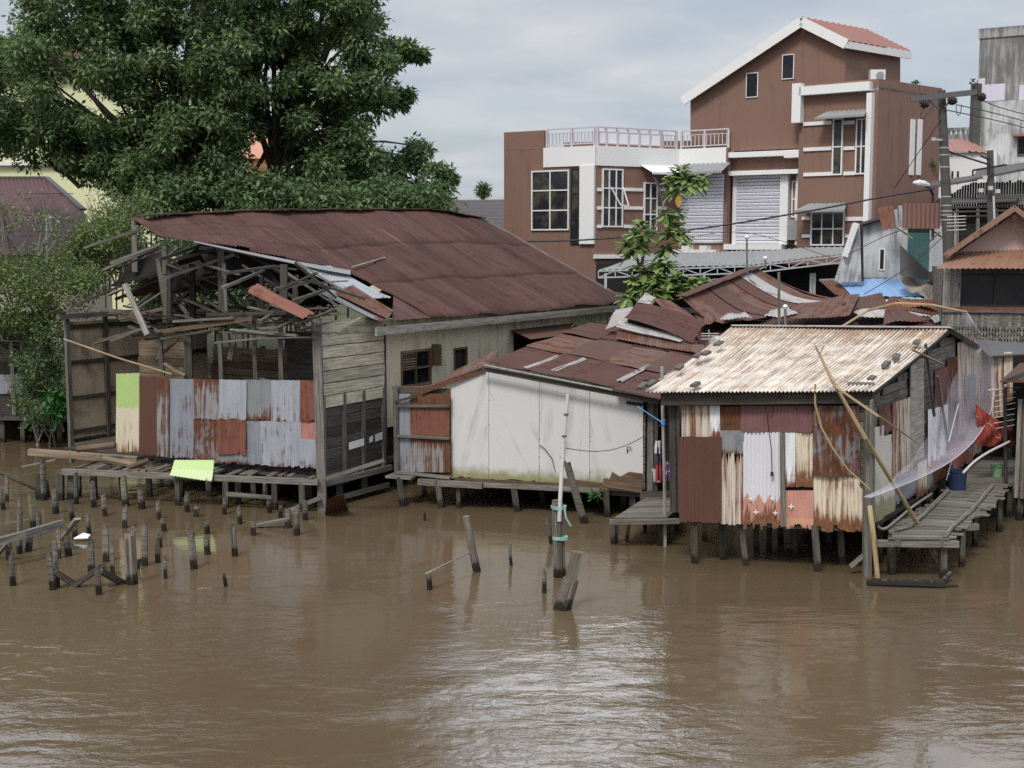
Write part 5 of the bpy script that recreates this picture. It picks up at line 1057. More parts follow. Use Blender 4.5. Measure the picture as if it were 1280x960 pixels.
TKo = thing('water_drum', 'white plastic drum among the roofs at the left end of the cream ridge', 'drum', at(902, 428, 33.8)); c_ = at(902, 428, 33.8); m = MB(); m.tube([c_-V((.22, .1, .0)), c_+V((.2, .1, .02))], .17, 14); m.build('body', M['white_plastic'], TKo)
for x in (-.1, .1): m = MB(); m.tube([c_+V((x-.015, x/2, 0)), c_+V((x+.015, x/2, 0))], .178, 14); m.build('band', M['alu'], TKo)
BS = thing('blue_roof_shed', 'small shed with a bright blue metal roof', 'shed', at(1100, 372, 40))
patch('roof', 'roof_blue', ((1046, 351, 41.5), (1124, 347, 41.2), (1153, 370, 39.4), (1067, 372, 39.6)), BS, pitch=.25, amp=.012, jag=0)
patch('roof_flap', 'tin_rust', ((1024, 351, 41.6), (1046, 351, 41.5), (1067, 372, 39.7), (1044, 368, 40)), BS)
patch('lower_roof', 'roof_mint', ((1104, 374, 39.2), (1150, 371, 39.2), (1166, 380, 38.4), (1106, 379, 38.6)), BS, pitch=.25, jag=0)
m = MB(); m.beam(at(1024, 350, 41.7), at(1124, 346.5, 41.3), .08, .06); m.build('ridge', M['zinc_grey'], BS)
m = MB(); m.beam(at(1067, 373, 39.6)-Z*.02, at(1155, 371, 39.4)-Z*.02, .05, .08); m.build('eave_board', M['wood_char'], BS)
m = MB(); m.box((at(1050, 360, 41).x, 39.9, 1), (at(1140, 360, 41).x, 41.2, at(1100, 366, 40).z-.1)); m.build('walls', M['wood_dark'], BS)
m = MB()
def tanf(u, v):
    a = at(lerp(1118, 1140, v) if u < 0 else lerp(lerp(1122, 1136, v), 1180, u), lerp(lerp(352, 338, u*.5), 374, v) if False else lerp(lerp(346, 350, u), lerp(364, 376, u), v), 39.8-.8*v)
    return a+V((0, 0, .14*math.sin(u*9+v*5)*math.sin(math.pi*u)+.25*math.exp(-((u-.25)/.12)**2)*(1-v)))
m.grid(tanf, 24, 14, 2, 2); tag(m.build('tarpaulin', M['tarp_tan'], None, smooth=True), 'grey tan tarpaulin heaped over a roof next to the blue shed', 'tarpaulin')
# ------------------------------------------------------------------ concrete house with rusty awnings
KH = thing('concrete_house', 'stained grey concrete house with a teal door and brown iron awnings', 'house', at(1125, 360, 41))
k1, k2, k3 = at(1075, 300, 42), at(1127, 300, 41), at(1182, 300, 42.5)
KF, KG = Frame(k1, k2), Frame(k2, k3)
a = KF.uv(1076, 284)[1]; b = KF.uv(1125, 268)[1]
sl1 = KF.rect(1099, 310, 1107, 338)
m = MB(); m.prism([KF.p(0, 1, 0), KF.p(KF.len, 1, 0), KF.p(KF.len, b, 0), KF.p(0, a, 0)], -KF.n*.2); m.build('front_wall', M['concrete_wall'], KH, 'grey wall with black streaks')
m = MB(); m.fboxv(KF, sl1[0], sl1[1], sl1[2], sl1[3], 0, .03); so_ = m.build('slit_window', M['paint'], KH); m = MB(); m.fboxv(KF, sl1[0]+.05, sl1[1]-.05, sl1[2]+.05, sl1[3]-.05, .03, .036); m.build('pane', M['dark'], so_)
m = MB(); m.beam(KF.p(-.1, a+.04, .1), KF.p(KF.len, b+.04, .1), .4, .08); m.build('roof_edge', M['tile_dark'], KH)
m = MB(); m.holes(KG, .02, KG.len, 1, KG.uv(1130, 282)[1], [], .2); m.build('side_wall', M['trim'], KH)
dq = KG.rect(1134, 291, 1160, 338); m = MB(); m.fboxv(KG, dq[0], dq[1], dq[2]-.4, dq[3], 0, .05); dd = m.build('door', M['teal'], KH, 'faded teal door')
for uu in (.12, .55): m = MB(); m.fboxv(KG, lerp(dq[0], dq[1], uu), lerp(dq[0], dq[1], uu+.33), dq[2]+.05, dq[3]-.25, .05, .065); m.build('door_panel', M['teal'], dd)
m = MB(); m.fboxv(KG, dq[0], dq[1], dq[3], dq[3]+.25, 0, .04); m.build('transom', M['glass_dark'], KH)
m = MB(); m.prism([at(1069, 279, 40.6), at(1074.5, 280, 40.6), at(1077, 352, 40.6), at(1046, 352, 40.6)], V((0, .35, 0))); m.build('buttress', M['concrete_wall'], KH, 'pale sloping buttress wall')
m = MB(); m.beam(at(1070, 279, 40.55), at(1056, 321, 40.55), .12, .3, V((0, 1, 0))); m.build('buttress_cap', M['trim'], KH)
m = MB(); m.beam(at(1077, 284, 40.7), at(1078, 352, 40.7), .07, .07, V((0, 1, 0))); m.build('downpipe', M['cable'], KH)
patch('awning_sheet', 'tin_rust', ((1097, 260, 39.8), (1117, 256, 39.8), (1120, 285, 39.2), (1103, 289, 39.2)), KH, amp=.02, pitch=.14, label='rusty sheet tilted sideways')
patch('awning_sheet', 'tin_brown', ((1129, 254, 39.9), (1175, 254, 40), (1175, 286, 39.4), (1128, 286, 39.3)), KH, amp=.02, pitch=.14, label='dark brown awning')
m = MB(); m.beam(at(1118, 262, 40), at(1120, 284, 40), .15, .1); m.beam(at(1125, 257, 40.2), at(1127, 284, 40.2), .1, .1); m.build('awning_frame', M['truss'], KH)
for x0, y0, x1, y1 in ((1121, 285, 1141, 298), (1160, 284, 1190, 306), (1140, 322, 1175, 290)): m = MB(); m.beam(at(x0, y0, 39.6), at(x1, y1, 39.4), .06, .05); m.build('stay', M['wood_grey'], KH)
m = MB(); m.grid(lambda u, v: at(lerp(1125, 1178, u), lerp(lerp(306, 338, min(1, u*1.45)), lerp(344, 350, u), v), 39.5-.3*v)+V((0, -.1*math.sin(u*6), -.05*math.sin(u*3.14))), 24, 10, 2, 1); tag(m.build('tarpaulin', M['tarp_black'], None, smooth=True), 'black tarpaulin sagging below the teal door', 'tarpaulin')
# ------------------------------------------------------------------ timber house with the orange roof
RH = thing('balcony_house', 'weathered timber house with an orange rust roof, dark windows and a fretwork balcony', 'house', at(1230, 440, 35))
r1, r2 = at(1177, 380, 35.2), at(1330, 380, 34.4); RF_ = Frame(r1, r2)
z0, z1 = RF_.uv(1200, 440)[1], RF_.uv(1200, 336)[1]
wq = RF_.rect(1197, 342, 1340, 383)
m = MB(); m.holes(RF_, 0, RF_.len, z0-2.2, z1, [wq], .12); m.build('wall', M['wood_grey'], RH)
for i in range(7): m = MB(); a = .02+i*.066; m.fboxv(RF_, a, a+.06, wq[2]-.1, z1, 0, .02+.008*(i % 2)); m.build('wall_board', M['wood_pale'], RH)
wo = window(RH, RF_, (wq[0], wq[1], wq[2], wq[3]), mat='cable', cols=3, rows=1, fw=.05, bar=.06)
m = MB(); m.fbox(RF_, 0, RF_.len, wq[2]-.1, wq[2]-.02, 0, .1); m.build('sill', M['tin_red'], RH)
bt, bb = RF_.uv(1200, 389)[1], RF_.uv(1200, 442)[1]
m = MB(); nb = 40
for i in range(nb):
    a, b = RF_.len*i/nb, RF_.len*(i+1)/nb; w_ = b-a; mid = (a+b)/2; hh = bt-bb
    # each board is cut to a waisted outline, so neighbours leave diamond gaps
    prof = [(0, .5), (.28, .5), (.34, .3), (.40, .5), (.46, .3), (.52, .5), (.58, .3), (.66, .5), (1, .5)]
    L_ = [RF_.p(mid-w_*.96*k, bb+hh*t, .22) for t, k in prof]; R_ = [RF_.p(mid+w_*.96*k, bb+hh*t, .22) for t, k in prof]
    for j in range(len(prof)-1):
        m.prism([L_[j], R_[j], R_[j+1], L_[j+1]], -RF_.n*.03)
m.build('balustrade', M['wood_grey'], RH, 'grey fretwork boards of the balcony')
m = MB(); m.fboxv(RF_, 0, RF_.len, bb, bt, .1, .14); m.build('balustrade_back', M['wood_char'], RH)
m = MB(); m.fbox(RF_, 0, RF_.len, bt-.02, bt+.06, .14, .28); m.build('handrail', M['wood_grey'], RH)
m = MB(); m.prism([RF_.p(0, bb-.05, .3), RF_.p(RF_.len, bb-.05, .3), RF_.p(RF_.len, bb-.05, -4), RF_.p(0, bb-.05, -4)], -Z*.12); m.build('balcony_floor', M['wood_dark'], RH)
patch('lower_roof', 'roof_orange', ((1208, 309, 35.4), (1330, 307, 34.8), (1340, 337, 33.6), (1171, 335, 34.4)), RH, pitch=.12, amp=.02, jag=.02)
ga, gb, gc = at(1180, 322, 34.7), at(1268, 262, 34.4), at(1345, 322, 34.0)
m = MB(); m.prism([at(1188, 322, 35.2), at(1268, 268, 35), at(1340, 320, 34.6)], V((0, .15, 0))); m.build('gable_wall', M['pinkwall'], RH, 'faded pink gable boards')
dpt = V((1.8, 4.5, 0))
for a, b in ((ga, gb), (gb, gc)):
    m = MB(); m.beam(a+Z*.02, b+Z*.02, .25, .1); m.build('barge_board', M['roof_orange'], RH)
    m = MB(); m.corr(a+Z*.1, a+dpt+Z*.1, b+dpt+Z*.1, b+Z*.1, .12, .018, 4); m.build('upper_roof', M['roof_orange' if a is ga else 'tile_red'], RH)
m = MB(); m.fboxv(Frame(RF_.p(0, 0)-RF_.n*5, RF_.p(0, 0)), 0, 5, z0-2.2, z1, -.1, 0); m.build('side_wall', M['wood_grey'], RH)
m = MB(); m.prism([at(1214, 425, 33.2), at(1290, 431, 32.6), at(1290, 443, 31.2), at(1236, 446, 31.4)], Z*.03); m.build('grey_awning', M['tarp_grey'], RH, 'dark grey felt awning under the balcony')
LW = Frame(at(1238, 480, 31.6), at(1268, 480, 31.4))
m = MB(); m.corr(LW.px(1238, 444, 0), LW.px(1256, 442, 0), LW.px(1256, 520, 0), LW.px(1238, 525, 0), .09, .013, 4, jag=.05); m.build('lower_sheet', M['tin_orange'], RH, smooth=True)
m = MB(); m.corr(LW.px(1255, 440, .02), LW.px(1266, 440, .02), LW.px(1266, 500, .02), LW.px(1255, 505, .02), .09, .013, 4); m.build('lower_sheet', M['tin_cream'], RH, smooth=True)
LD_ = Frame(at(1222, 500, 33.6), at(1340, 500, 33)); m = MB(); m.fboxv(LD_, 0, LD_.len, .8, LD_.uv(1240, 440)[1], -.1, 0); m.build('lower_wall', M['wood_char'], RH)
for x in (1224, 1262, 1300): p = at(x, 500, 33.2); m = MB(); m.beam((p.x, p.y, -1), (p.x, p.y, 2), .16, .16); m.build('stilt', M['stilt'], RH)
# ------------------------------------------------------------------ brown modern house
f_ = V((.84, -.543, 0)).normalized(); s_ = V((.755, .656, 0)).normalized()
BH = thing('brown_house', 'large modern house with brown walls, white trim, roof terrace and a red tiled gable', 'house', at(900, 330, 50))
pl = lambda px, Y: (lambda q: V((q.x, q.y, 0)))(at(px, 250, Y))
A0, A1, B1, C1 = pl(630, 52.0), pl(745, 49.7), pl(848, 51.6), pl(909, 50.45)
FA, FB, FC = Frame(A0, A1), Frame(A1, B1), Frame(B1, C1)
gm = pl(1003, 49.4); GM = Frame(gm-f_*10, gm+f_*10); X0, X1 = pl(1003, 48.75), pl(1094, 47.0); BX = Frame(X0, X1); x2 = pl(1173, 49.9); BSd = Frame(X1, x2)
zb = 2.0; zt = FA.uv(745, 183)[1]; zp = FA.uv(640, 165)[1]
for F_, nm in ((FA, 'front_wall'), (FB, 'corner_wall'), (FC, 'bay_wall')):
    m = MB(); m.fboxv(F_, .0, F_.len, zb, zt, -.3, 0); m.build(nm, M['brown_wall'], BH)
m = MB(); ua = FA.uv(680, 180)[0]; m.fboxv(FA, 0.01, ua, zt, zp, -.3, .005); m.build('parapet_block', M['brown_wall'], BH)
m = MB(); EL = Frame(A0-V((-.0, -6, 0)), A0); m.fboxv(EL, 0, EL.len, zb, zp, -.3, 0); m.build('left_wall', M['brown_wall'], BH)
m = MB(); m.prism([V((p.x, p.y, zt-.05)) for p in (A0+s_*.3, A1+s_*.3, B1+s_*.2, C1+s_*.3, C1+s_*6, A0+s_*6)], -Z*.2); m.build('terrace_slab', M['concrete'], BH)
for F_, x0, x1, y0, y1 in ((FA, 680, 745, 186, 209), (FB, 745, 848, 182.5, 206.5), (FC, 848, 908, 187, 206)):
    q = F_.rect(x0, y0, x1, y1); m = MB(); m.fboxv(F_, max(q[0], 0), min(q[1], F_.len), zt-.72, zt+.03, -.1, .06); m.build('white_band', M['trim'], BH)
def win(F_, x0, y0, x1, y1, cols, rows, name='window', mat='paint', fw=.055, bar=.05, glass='glass'):
    return window(BH, F_, F_.rect(x0, y0, x1, y1), name, mat, glass, cols, rows, bar, .05, -.03, fw=fw)
win(FA, 665, 213, 712, 288, 2, 3); win(FA, 714, 210, 725, 305, 1, 3, mat='cable'); win(FB, 752, 211, 778, 284, 3, 3); win(FB, 804, 228, 821, 288, 2, 3)
sq = FB.rect(762, 234, 777, 257); sa = MB(); sa.beam(FB.p(sq[0], sq[3], .1), FB.p(sq[0]+.3, sq[2], .35), .04, .04); sa.beam(FB.p(sq[1], sq[3], .1), FB.p(sq[1]+.1, sq[2], .35), .04, .04); sa.beam(FB.p(sq[0]+.3, sq[2], .35), FB.p(sq[1]+.1, sq[2], .35), .04, .04); sa.build('open_sash', M['paint'], BH)
def trim(F_, x0, y0, x1, y1, n1=.06, name='white_strip', mat='trim'):
    q = F_.rect(x0, y0, x1, y1); m = MB(); m.fboxv(F_, q[0], q[1], q[2], q[3], -.02, n1); return m.build(name, M[mat], BH)
trim(FA, 726, 207, 744, 305, .12, 'white_panel')
for y in (235, 258, 281):
    trim(FB, 746, y, 751.5, y+4); trim(FB, 779, y, 803, y+4)
    if y < 270: trim(FB, 822, y, 832, y+4)
trim(FB, 742, 318, 808, 323, .15, 'ledge'); trim(FC, 846, 312, 900, 316, .4, 'ledge'); trim(FC, 858, 307, 867, 316, .45, 'ledge_block'); trim(FC, 880, 307, 889, 316, .45, 'ledge_block')
def awn(F_, x0, x1, y0, y1, out, mat='zinc_grey', name='awning', side=0):
    q = F_.rect(x0, y0, x1, y1); m = MB(); m.corr(F_.p(q[0]+side, q[3], .05), F_.p(q[1], q[3], .05), F_.p(q[1]+side, q[2]+.1, out), F_.p(q[0], q[2]+.1, out), .2, .025, 3)
    m.beam(F_.p(q[0], q[2]+.08, out), F_.p(q[1]+side, q[2]+.08, out), .04, .08); return m.build(name, M[mat], BH)
awn(FB, 799, 849, 207, 221, .9, 'zinc_white'); awn(FC, 852, 914, 204, 220, .9)
for x0, x1, y0, y1 in ((818, 833, 222, 260),): m = MB(); a = FB.px(x0, y0, .8); m.tube([a, FB.px(824, 236, .6), FB.px(829, 258, .1)], .035, 6); m.build('downpipe', M['steel'], BH)
def blind(F_, x0, y0, x1, y1, n=.05):
    q = F_.rect(x0, y0, x1, y1); m = MB(); ns = 20; h = (q[3]-q[2])/ns
    for i in range(ns): m.beam(F_.p(q[0], q[2]+h*(i+.5), n+.03), F_.p(q[1], q[2]+h*(i+.5), n+.03), .05, h*.7, Z+F_.n*.5)
    o = m.build('slatted_shutter', M['blind'], BH); m = MB(); m.fboxv(F_, q[0], q[1], q[2], q[3], 0, n-.01); m.build('shutter_back', M['steel'], o); return o
blind(FC, 851, 218, 905, 304)
# railing on the terrace
def railing(F_, u0, u1, n, name, step=.16, post=1.15, infill=None):
    m = MB(); h0, h1 = zt+.12, zt+.72
    m.fbox(F_, u0, u1, h1, h1+.05, n-.03, n+.03); m.fbox(F_, u0, u1, h0, h0+.04, n-.02, n+.02); m.fbox(F_, u0, u1, h1-.16, h1-.13, n-.02, n+.02)
    k = int((u1-u0)/post)+1
    for i in range(k+1): u = lerp(u0, u1, i/k); m.fboxv(F_, u-.04, u+.04, zt, h1, n-.04, n+.04)
    if infill is None:
        k = int((u1-u0)/step)
        for i in range(k): u = lerp(u0, u1, (i+.5)/k); m.fboxv(F_, u-.017, u+.017, h0, h1-.13, n-.015, n+.015)
    o = m.build(name, M['rail'], BH)
    if infill: m = MB(); m.fboxv(F_, u0, u1, h0, h1-.15, n-.01, n+.01); m.build('infill', M[infill], o)
railing(FA, ua+.05, FA.len-.03, -.15, 'railing'); railing(FB, .03, FB.len-.8, -.15, 'railing', post=.55, infill='blind'); railing(FB, FB.len-.75, FB.len-.03, -.15, 'railing'); railing(FC, .03, FC.len-.05, -.15, 'railing')
m = MB(); m.fboxv(Frame(A0+s_*2.5, C1+s_*2.5), .6, 9, zt, zt+.45, -.1, 0); m.build('rear_parapet', M['brown_wall'], BH)
# gabled block
def gp(x, y, n=0): return GM.px(x, y, n)
gpts = [gp(863, 340), gp(1056, 340), gp(1056, 56), gp(1001, 29), gp(863, 120)]
m = MB(); m.prism(gpts, s_*3.7); m.build('gable_block', M['brown_wall'], BH)
ga_, gl_, gr_ = gp(1001.5, 23, .35), gp(853, 122, .35), gp(1058, 51, .35); L6 = s_*4.3
for a, b in ((gl_, ga_), (ga_, gr_)):
    m = MB(); m.beam(a-Z*.12, b-Z*.12, .06, .36); m.build('barge_board', M['trim'], BH)
    m = MB(); nn = 16; dx = (b-a)
    rows_ = 9
    def tf(u, v, a=a, b=b):
        k = v*rows_; st = (k % 1)*.05 if v < 1 else .05
        return a+(b-a)*v+L6*u+Z*(.06-st if a is gl_ else .02+st*0+(.05-st))+Z*.02*math.sin(u*70)
    m.grid(tf, 120, rows_*4, 7, 5); m.build('tiled_roof', M['tile_red'], BH)
m = MB(); m.beam(gr_-Z*.14, gr_+L6-Z*.14, .06, .25); m.build('eave_board', M['trim'], BH)
def winG(x0, y0, x1, y1, F_=GM): return window(BH, F_, F_.rect(x0, y0, x1, y1), 'gable_window', 'paint', 'glass_dark', 1, 1, .05, .03, -.045, fw=.03)
winG(933, 91, 948, 122); winG(978, 68, 993, 99)
q = GM.rect(908, 153, 1004, 188); m = MB(); m.fboxv(GM, q[0], q[1], q[2], q[3], 0, .3); m.build('parapet_block', M['brown_wall'], BH)
q = GM.rect(908, 196, 1004, 214); m = MB(); m.fboxv(GM, q[0], q[1], q[2], q[3], 0, .15); m.build('parapet_block', M['brown_wall'], BH)
trim(GM, 911, 190, 1006, 196.5, .55, 'ledge'); trim(GM, 987, 189.5, 1006, 198, .6, 'ledge_end'); trim(GM, 910, 213.5, 1009, 219, .55, 'ledge')
trim(GM, 918, 219, 922.5, 306, .2, 'pier'); trim(GM, 978, 219, 988, 306, .3, 'pier'); trim(GM, 998, 219, 1005, 306, .3, 'pier'); blind(GM, 922.5, 219, 978, 305, .1)
m = MB(); q = GM.rect(989, 222, 997.5, 306); m.fboxv(GM, q[0], q[1], q[2], q[3], .0, .04); m.build('door_recess', M['brown_wall_b'], BH); win(GM, 990, 226, 996, 272, 1, 2, 'narrow_window')
trim(GM, 988, 275, 1000, 300, .35, 'balcony_panel', 'zinc_grey'); trim(GM, 912, 305, 984, 312, .6, 'ledge')
# projecting white framed block on the right
ztx = BX.uv(1090, 99)[1]
m = MB(); m.fboxv(BX, -.2, BX.len, zb, ztx, -.3, 0); m.build('block_front', M['brown_wall'], BH)
m = MB(); m.fboxv(BSd, .0, BSd.len, zb, ztx, -.3, 0); m.build('block_side', M['brown_wall_b'], BH)
m = MB(); m.prism([V((p.x, p.y, ztx-.3)) for p in (X0-f_*.2, X1, x2, x2-f_*4)], -Z*.1); m.build('block_roof', M['concrete'], BH)
trim(BX, 994, 105, 1005, 154, .3, 'white_frame'); trim(BX, 1003, 106, 1091, 117, .3, 'white_frame'); trim(BX, 1085, 117, 1091.5, 277, .3, 'white_frame')
for y in (152, 184, 215.5): 
    trim(BX, 1005, y, 1040, y+4.5); trim(BX, 1055, y-1, 1069, y+3.5)
win(BX, 1041, 148, 1054, 219, 1, 2); win(BX, 1070, 148, 1084.5, 218, 2, 2); awn(BX, 1028, 1084, 138, 151, .7, side=.2)
awn(BX, 1004, 1059, 254, 267, .8, side=.25); win(BX, 1014, 265, 1056, 307, 3, 2)
trim(BX, 1057, 271, 1087, 276); trim(BX, 1057, 293, 1087, 297); trim(BX, 1003, 271, 1013, 275); trim(BX, 1003, 293, 1013, 297)
for x in (1137, 1146): trim(BSd, x, 149, x+5, 219, .05, 'slot_window')
AC = thing('air_conditioner', 'white air conditioner unit on the flat brown roof', 'air conditioner', at(1096, 97, 49)); c_ = at(1096, 95, 49.2); m = MB(); m.box(c_-V((.28, .15, .2)), c_+V((.28, .15, .22))); m.build('case', M['paint'], AC); m = MB(); c2 = c_+V((.08, -.155, .0)); m.tube([c2, c2-V((0, .012, 0))], .15, 14); m.build('fan_grille', M['steel'], AC)
# carport
CPt = thing('carport', 'long grey corrugated carport roof on a white steel truss below the brown house', 'carport', at(900, 360, 46))
cq = [at(806, 318, 48.3), at(1058, 308, 45.6), at(1057, 317, 43.6), at(940, 331, 44.2), at(748, 337, 44.8)]
patch('roof', 'zinc_grey', ((806, 318, 48.3), (940, 313, 47.6), (940, 331, 44.2), (748, 337, 44.8)), CPt, pitch=.2, amp=.02)
patch('roof', 'zinc_grey', ((940, 313, 47.6), (1058, 308, 45.6), (1057, 317, 43.6), (940, 331, 44.2)), CPt, pitch=.2, amp=.02)
for a, b in ((cq[4], cq[3]), (cq[3], cq[2])):
    m = MB(); n_ = max(4, int((b-a).length/.55)); dn = Z*.28
    m.beam(a-Z*.05, b-Z*.05, .05, .05); m.beam(a-dn, b-dn, .05, .05)
    for i in range(n_):
        p, q_ = a.lerp(b, i/n_), a.lerp(b, (i+1)/n_); m.beam(p-Z*.05 if i % 2 else p-dn, q_-dn if i % 2 else q_-Z*.05, .035, .035); m.beam(p-Z*.05, p-dn, .035, .035)
    m.build('truss', M['truss'], CPt)
for x in (757, 1014, 1018, 880): p = at(x, 340, 44.3); m = MB(); m.beam((p.x, p.y, zb), (p.x, p.y, 5.4), .09, .09); m.build('post', M['truss'], CPt)
m = MB(); DB = Frame(at(745, 350, 47.5), at(1062, 350, 45.2)); m.fboxv(DB, 0, DB.len, 2, DB.uv(900, 330)[1], -.1, 0); m.build('shade_backdrop', M['dark'], CPt)  # near-black sheet painted as the shaded void under the carport roof
m = MB(); m.fbox(DB, .5, 5, 3.9, 4.1, 0, .1); m.build('low_wall', M['zinc_grey'], CPt)
# ------------------------------------------------------------------ far right blocks
TW = thing('concrete_tower', 'tall raw concrete block with lilac paint patches at the top right', 'building', at(1260, 220, 62))
t1, t2 = at(1222, 120, 62), at(1330, 120, 60); T1 = Frame(t1, t2)
zt1, zt2 = T1.uv(1230, 48)[1], T1.uv(1230, 127)[1]
m = MB(); m.fboxv(T1, 0, T1.len, 2, zt1, -5, 0); m.build('wall', M['concrete'], TW)
m = MB(); m.fboxv(T1, -.05, T1.len, zt1, zt1+.45, -5, .06); m.build('parapet', M['concrete'], TW)
for a, b, c, d in ((1223, 1231, 100, 124), (1231, 1256, 103, 126), (1274, 1300, 108, 126)):
    q = T1.rect(a, c, b, d); m = MB(); m.fboxv(T1, q[0], q[1], q[2], q[3]+R.uniform(-.1, .1), 0, .012); m.build('paint_patch', M['lilac'], TW)
WB = thing('white_block', 'stained white building in front of the concrete tower', 'building', at(1260, 240, 58))
T2 = Frame(at(1221, 200, 58), at(1335, 200, 56)); z_ = T2.uv(1240, 127)[1]
m = MB(); m.fboxv(T2, 0, T2.len, 2, z_, -3.5, 0); m.build('wall', M['concrete_wall'], WB)
q = T2.rect(1272, 172, 1300, 194); window(WB, T2, q, 'window', 'wood_brown', 'glass_dark', 2, 1, .05, .05, -.03); m = MB(); m.fbox(T2, q[0]-.2, q[1]+.2, q[3]+.05, q[3]+.15, 0, .4); m.build('window_hood', M['tile_red'], WB)
PIL = MB(); a = at(1217, 200, 57.5); PIL.beam((a.x, a.y, 2), (a.x, a.y, at(1217, 105, 57.5).z), .35, .4); tag(PIL.build('concrete_pillar', M['pole'], None), 'lone dark concrete pillar with weeds on its top', 'pillar')
LB = thing('white_annex', 'low white building with a red sheet roof left of the concrete pillar', 'building', at(1200, 240, 55))
T3 = Frame(at(1164, 220, 55), at(1245, 220, 54)); z3 = T3.uv(1200, 191)[1]
m = MB(); m.fboxv(T3, 0, T3.len, 2, z3, -4, 0); m.build('wall', M['trim'], LB)
patch('roof', 'tile_red', ((1160, 172, 58), (1214, 176, 58), (1236, 191, 54), (1160, 186, 54.8)), LB, pitch=.25, amp=.03)
for x in (1189, 1196): q = T3.rect(x, 214, x+2.5, 230); m = MB(); m.fboxv(T3, q[0], q[1], q[2], q[3], 0, .02); m.build('slit', M['dark'], LB)
m = MB(); a, b = at(1180, 172, 75), at(1216, 171, 75); m.beam(a-Z*.4, b-Z*.4, .3, 1.1); m.beam(a+Z*.45, b+Z*.45, .2, .18)
for i in range(7): p = a.lerp(b, i/6); m.beam(p, p+Z*.5, .14, .14)
tag(m.build('concrete_parapet', M['concrete'], None), 'distant grey concrete building top with a balustrade', 'building')
# grey timber sheds behind the poles
GS = thing('grey_shed', 'dark grey timber shed with sloping roofs behind the utility poles', 'shed', at(1240, 290, 45))
S1_ = Frame(at(1163, 260, 46.5), at(1320, 260, 45)); zs = S1_.uv(1230, 222)[1]
m = MB(); n_ = 48
for i in range(n_): m.fboxv(S1_, S1_.len*i/n_, S1_.len*(i+1)/n_-.012, 2, zs-.15+R.uniform(-.05, .05)-.7*(1-min(1, i/16)), -.05, R.uniform(0, .03))
m.build('wall', M['wood_dark'], GS, 'upright dark grey boards')
m = MB(); m.prism([at(1215, 226, 45.2), at(1320, 206, 44), at(1320, 200, 47), at(1222, 214, 48)], Z*.08); m.build('roof', M['tile_dark'], GS)
m = MB(); m.prism([at(1160, 236, 46), at(1222, 226, 45.4), at(1222, 221, 48), at(1160, 230, 48)], Z*.08); m.build('lower_roof', M['tile_dark'], GS)
m = MB(); m.prism([at(1174, 256, 44.5), at(1270, 252, 43.6), at(1275, 248, 46), at(1180, 250, 46)], Z*.06); m.build('front_roof', M['tile_dark'], GS)
m = MB(); S2 = Frame(at(1172, 280, 44.6), at(1300, 280, 43.8)); m.fboxv(S2, 0, S2.len, 2, S2.uv(1200, 260)[1], -.1, 0); m.build('front_wall', M['wood_char'], GS)
for x in (1176, 1196, 1222, 1245): m = MB(); m.beam(S2.px(x, 258, .1), S2.px(x, 320, .1), .1, .1); m.build('post', M['wood_grey'], GS)
for y in (259, 264, 270): m = MB(); m.beam(S2.px(1175, y+1, .15), S2.px(1265, y-1, .15), .06, .06); m.build('rail', M['wood_dark'], GS)
m = MB(); m.fboxv(S1_, S1_.uv(1222, 250)[0], S1_.len, S1_.uv(1260, 256)[1], S1_.uv(1260, 243)[1], .1, .18); m.build('pale_boards', M['wood_pale'], GS)
# ------------------------------------------------------------------ poles and wires
UP = thing('utility_pole', 'tall concrete utility pole with a steel crossarm and three insulators', 'pole', at(1186, 335, 39.5))
u0, u1p = at(1187, 345, 39.5), at(1177, 113, 39.5); m = MB(); m.tube([u0-Z*1.5, u0, u1p], [.2, .18, .115], 14); m.build('shaft', M['pole'], UP)
for y in (184, 193, 208, 245, 256, 263, 268, 274): t = (345-y)/232; p = u0.lerp(u1p, t); r_ = lerp(.18, .115, t)+.006; m = MB(); m.tube([p-Z*.015, p+Z*.015], r_, 14); m.build('band', M['truss'], UP)
m = MB(); m.beam(at(1138, 124, 39.2), at(1221, 115, 39.2), .12, .16); m.beam(at(1160, 125, 39.2), at(1174, 136, 39.3), .04, .05); m.beam(at(1191, 122, 39.2), at(1181, 134, 39.3), .04, .05); m.build('crossarm', M['tarp_grey'], UP)
for x, y in ((1155, 130), (1190, 126), (1226, 121)):
    p = at(x, y, 39.1); m = MB()
    for k in range(4): m.tube([p+V((-.1+.06*k, 0, .02-.01*k)), p+V((-.06+.06*k, 0, .01-.01*k))], (.1, .13, .13, .1)[k], 12)
    m.tube([p+V((-.14, 0, .05)), p+V((.16, 0, -.04))], .03, 7); m.build('insulator', M['insul'], UP)
for pts in (((1156, 134), (1150, 145), (1155, 148), (1162, 138), (1166, 133)), ((1195, 131), (1196, 142), (1199, 144), (1201, 139), (1202, 131))): m = MB(); P_ = [at(x, y, 39.1) for x, y in pts]; m.tube([cat(P_, i/20) for i in range(21)], .012, 5); m.build('jumper_wire', M['cable'], UP)
m = MB(); m.beam(at(1166, 174, 39.2), at(1177, 175, 39.4), .06, .06); m.tube([at(1167, 172, 39.2), at(1167, 176, 39.2)], .07, 8); m.build('bracket', M['truss'], UP)
P2 = thing('utility_pole', 'shorter utility pole with small white fittings at the right', 'pole', at(1240, 290, 40.5))
v0, v1 = at(1240, 300, 40.5), at(1237.5, 188, 40.5); m = MB(); m.tube([v0-Z*2, v0, v1], [.15, .14, .1], 12); m.build('shaft', M['pole'], P2)
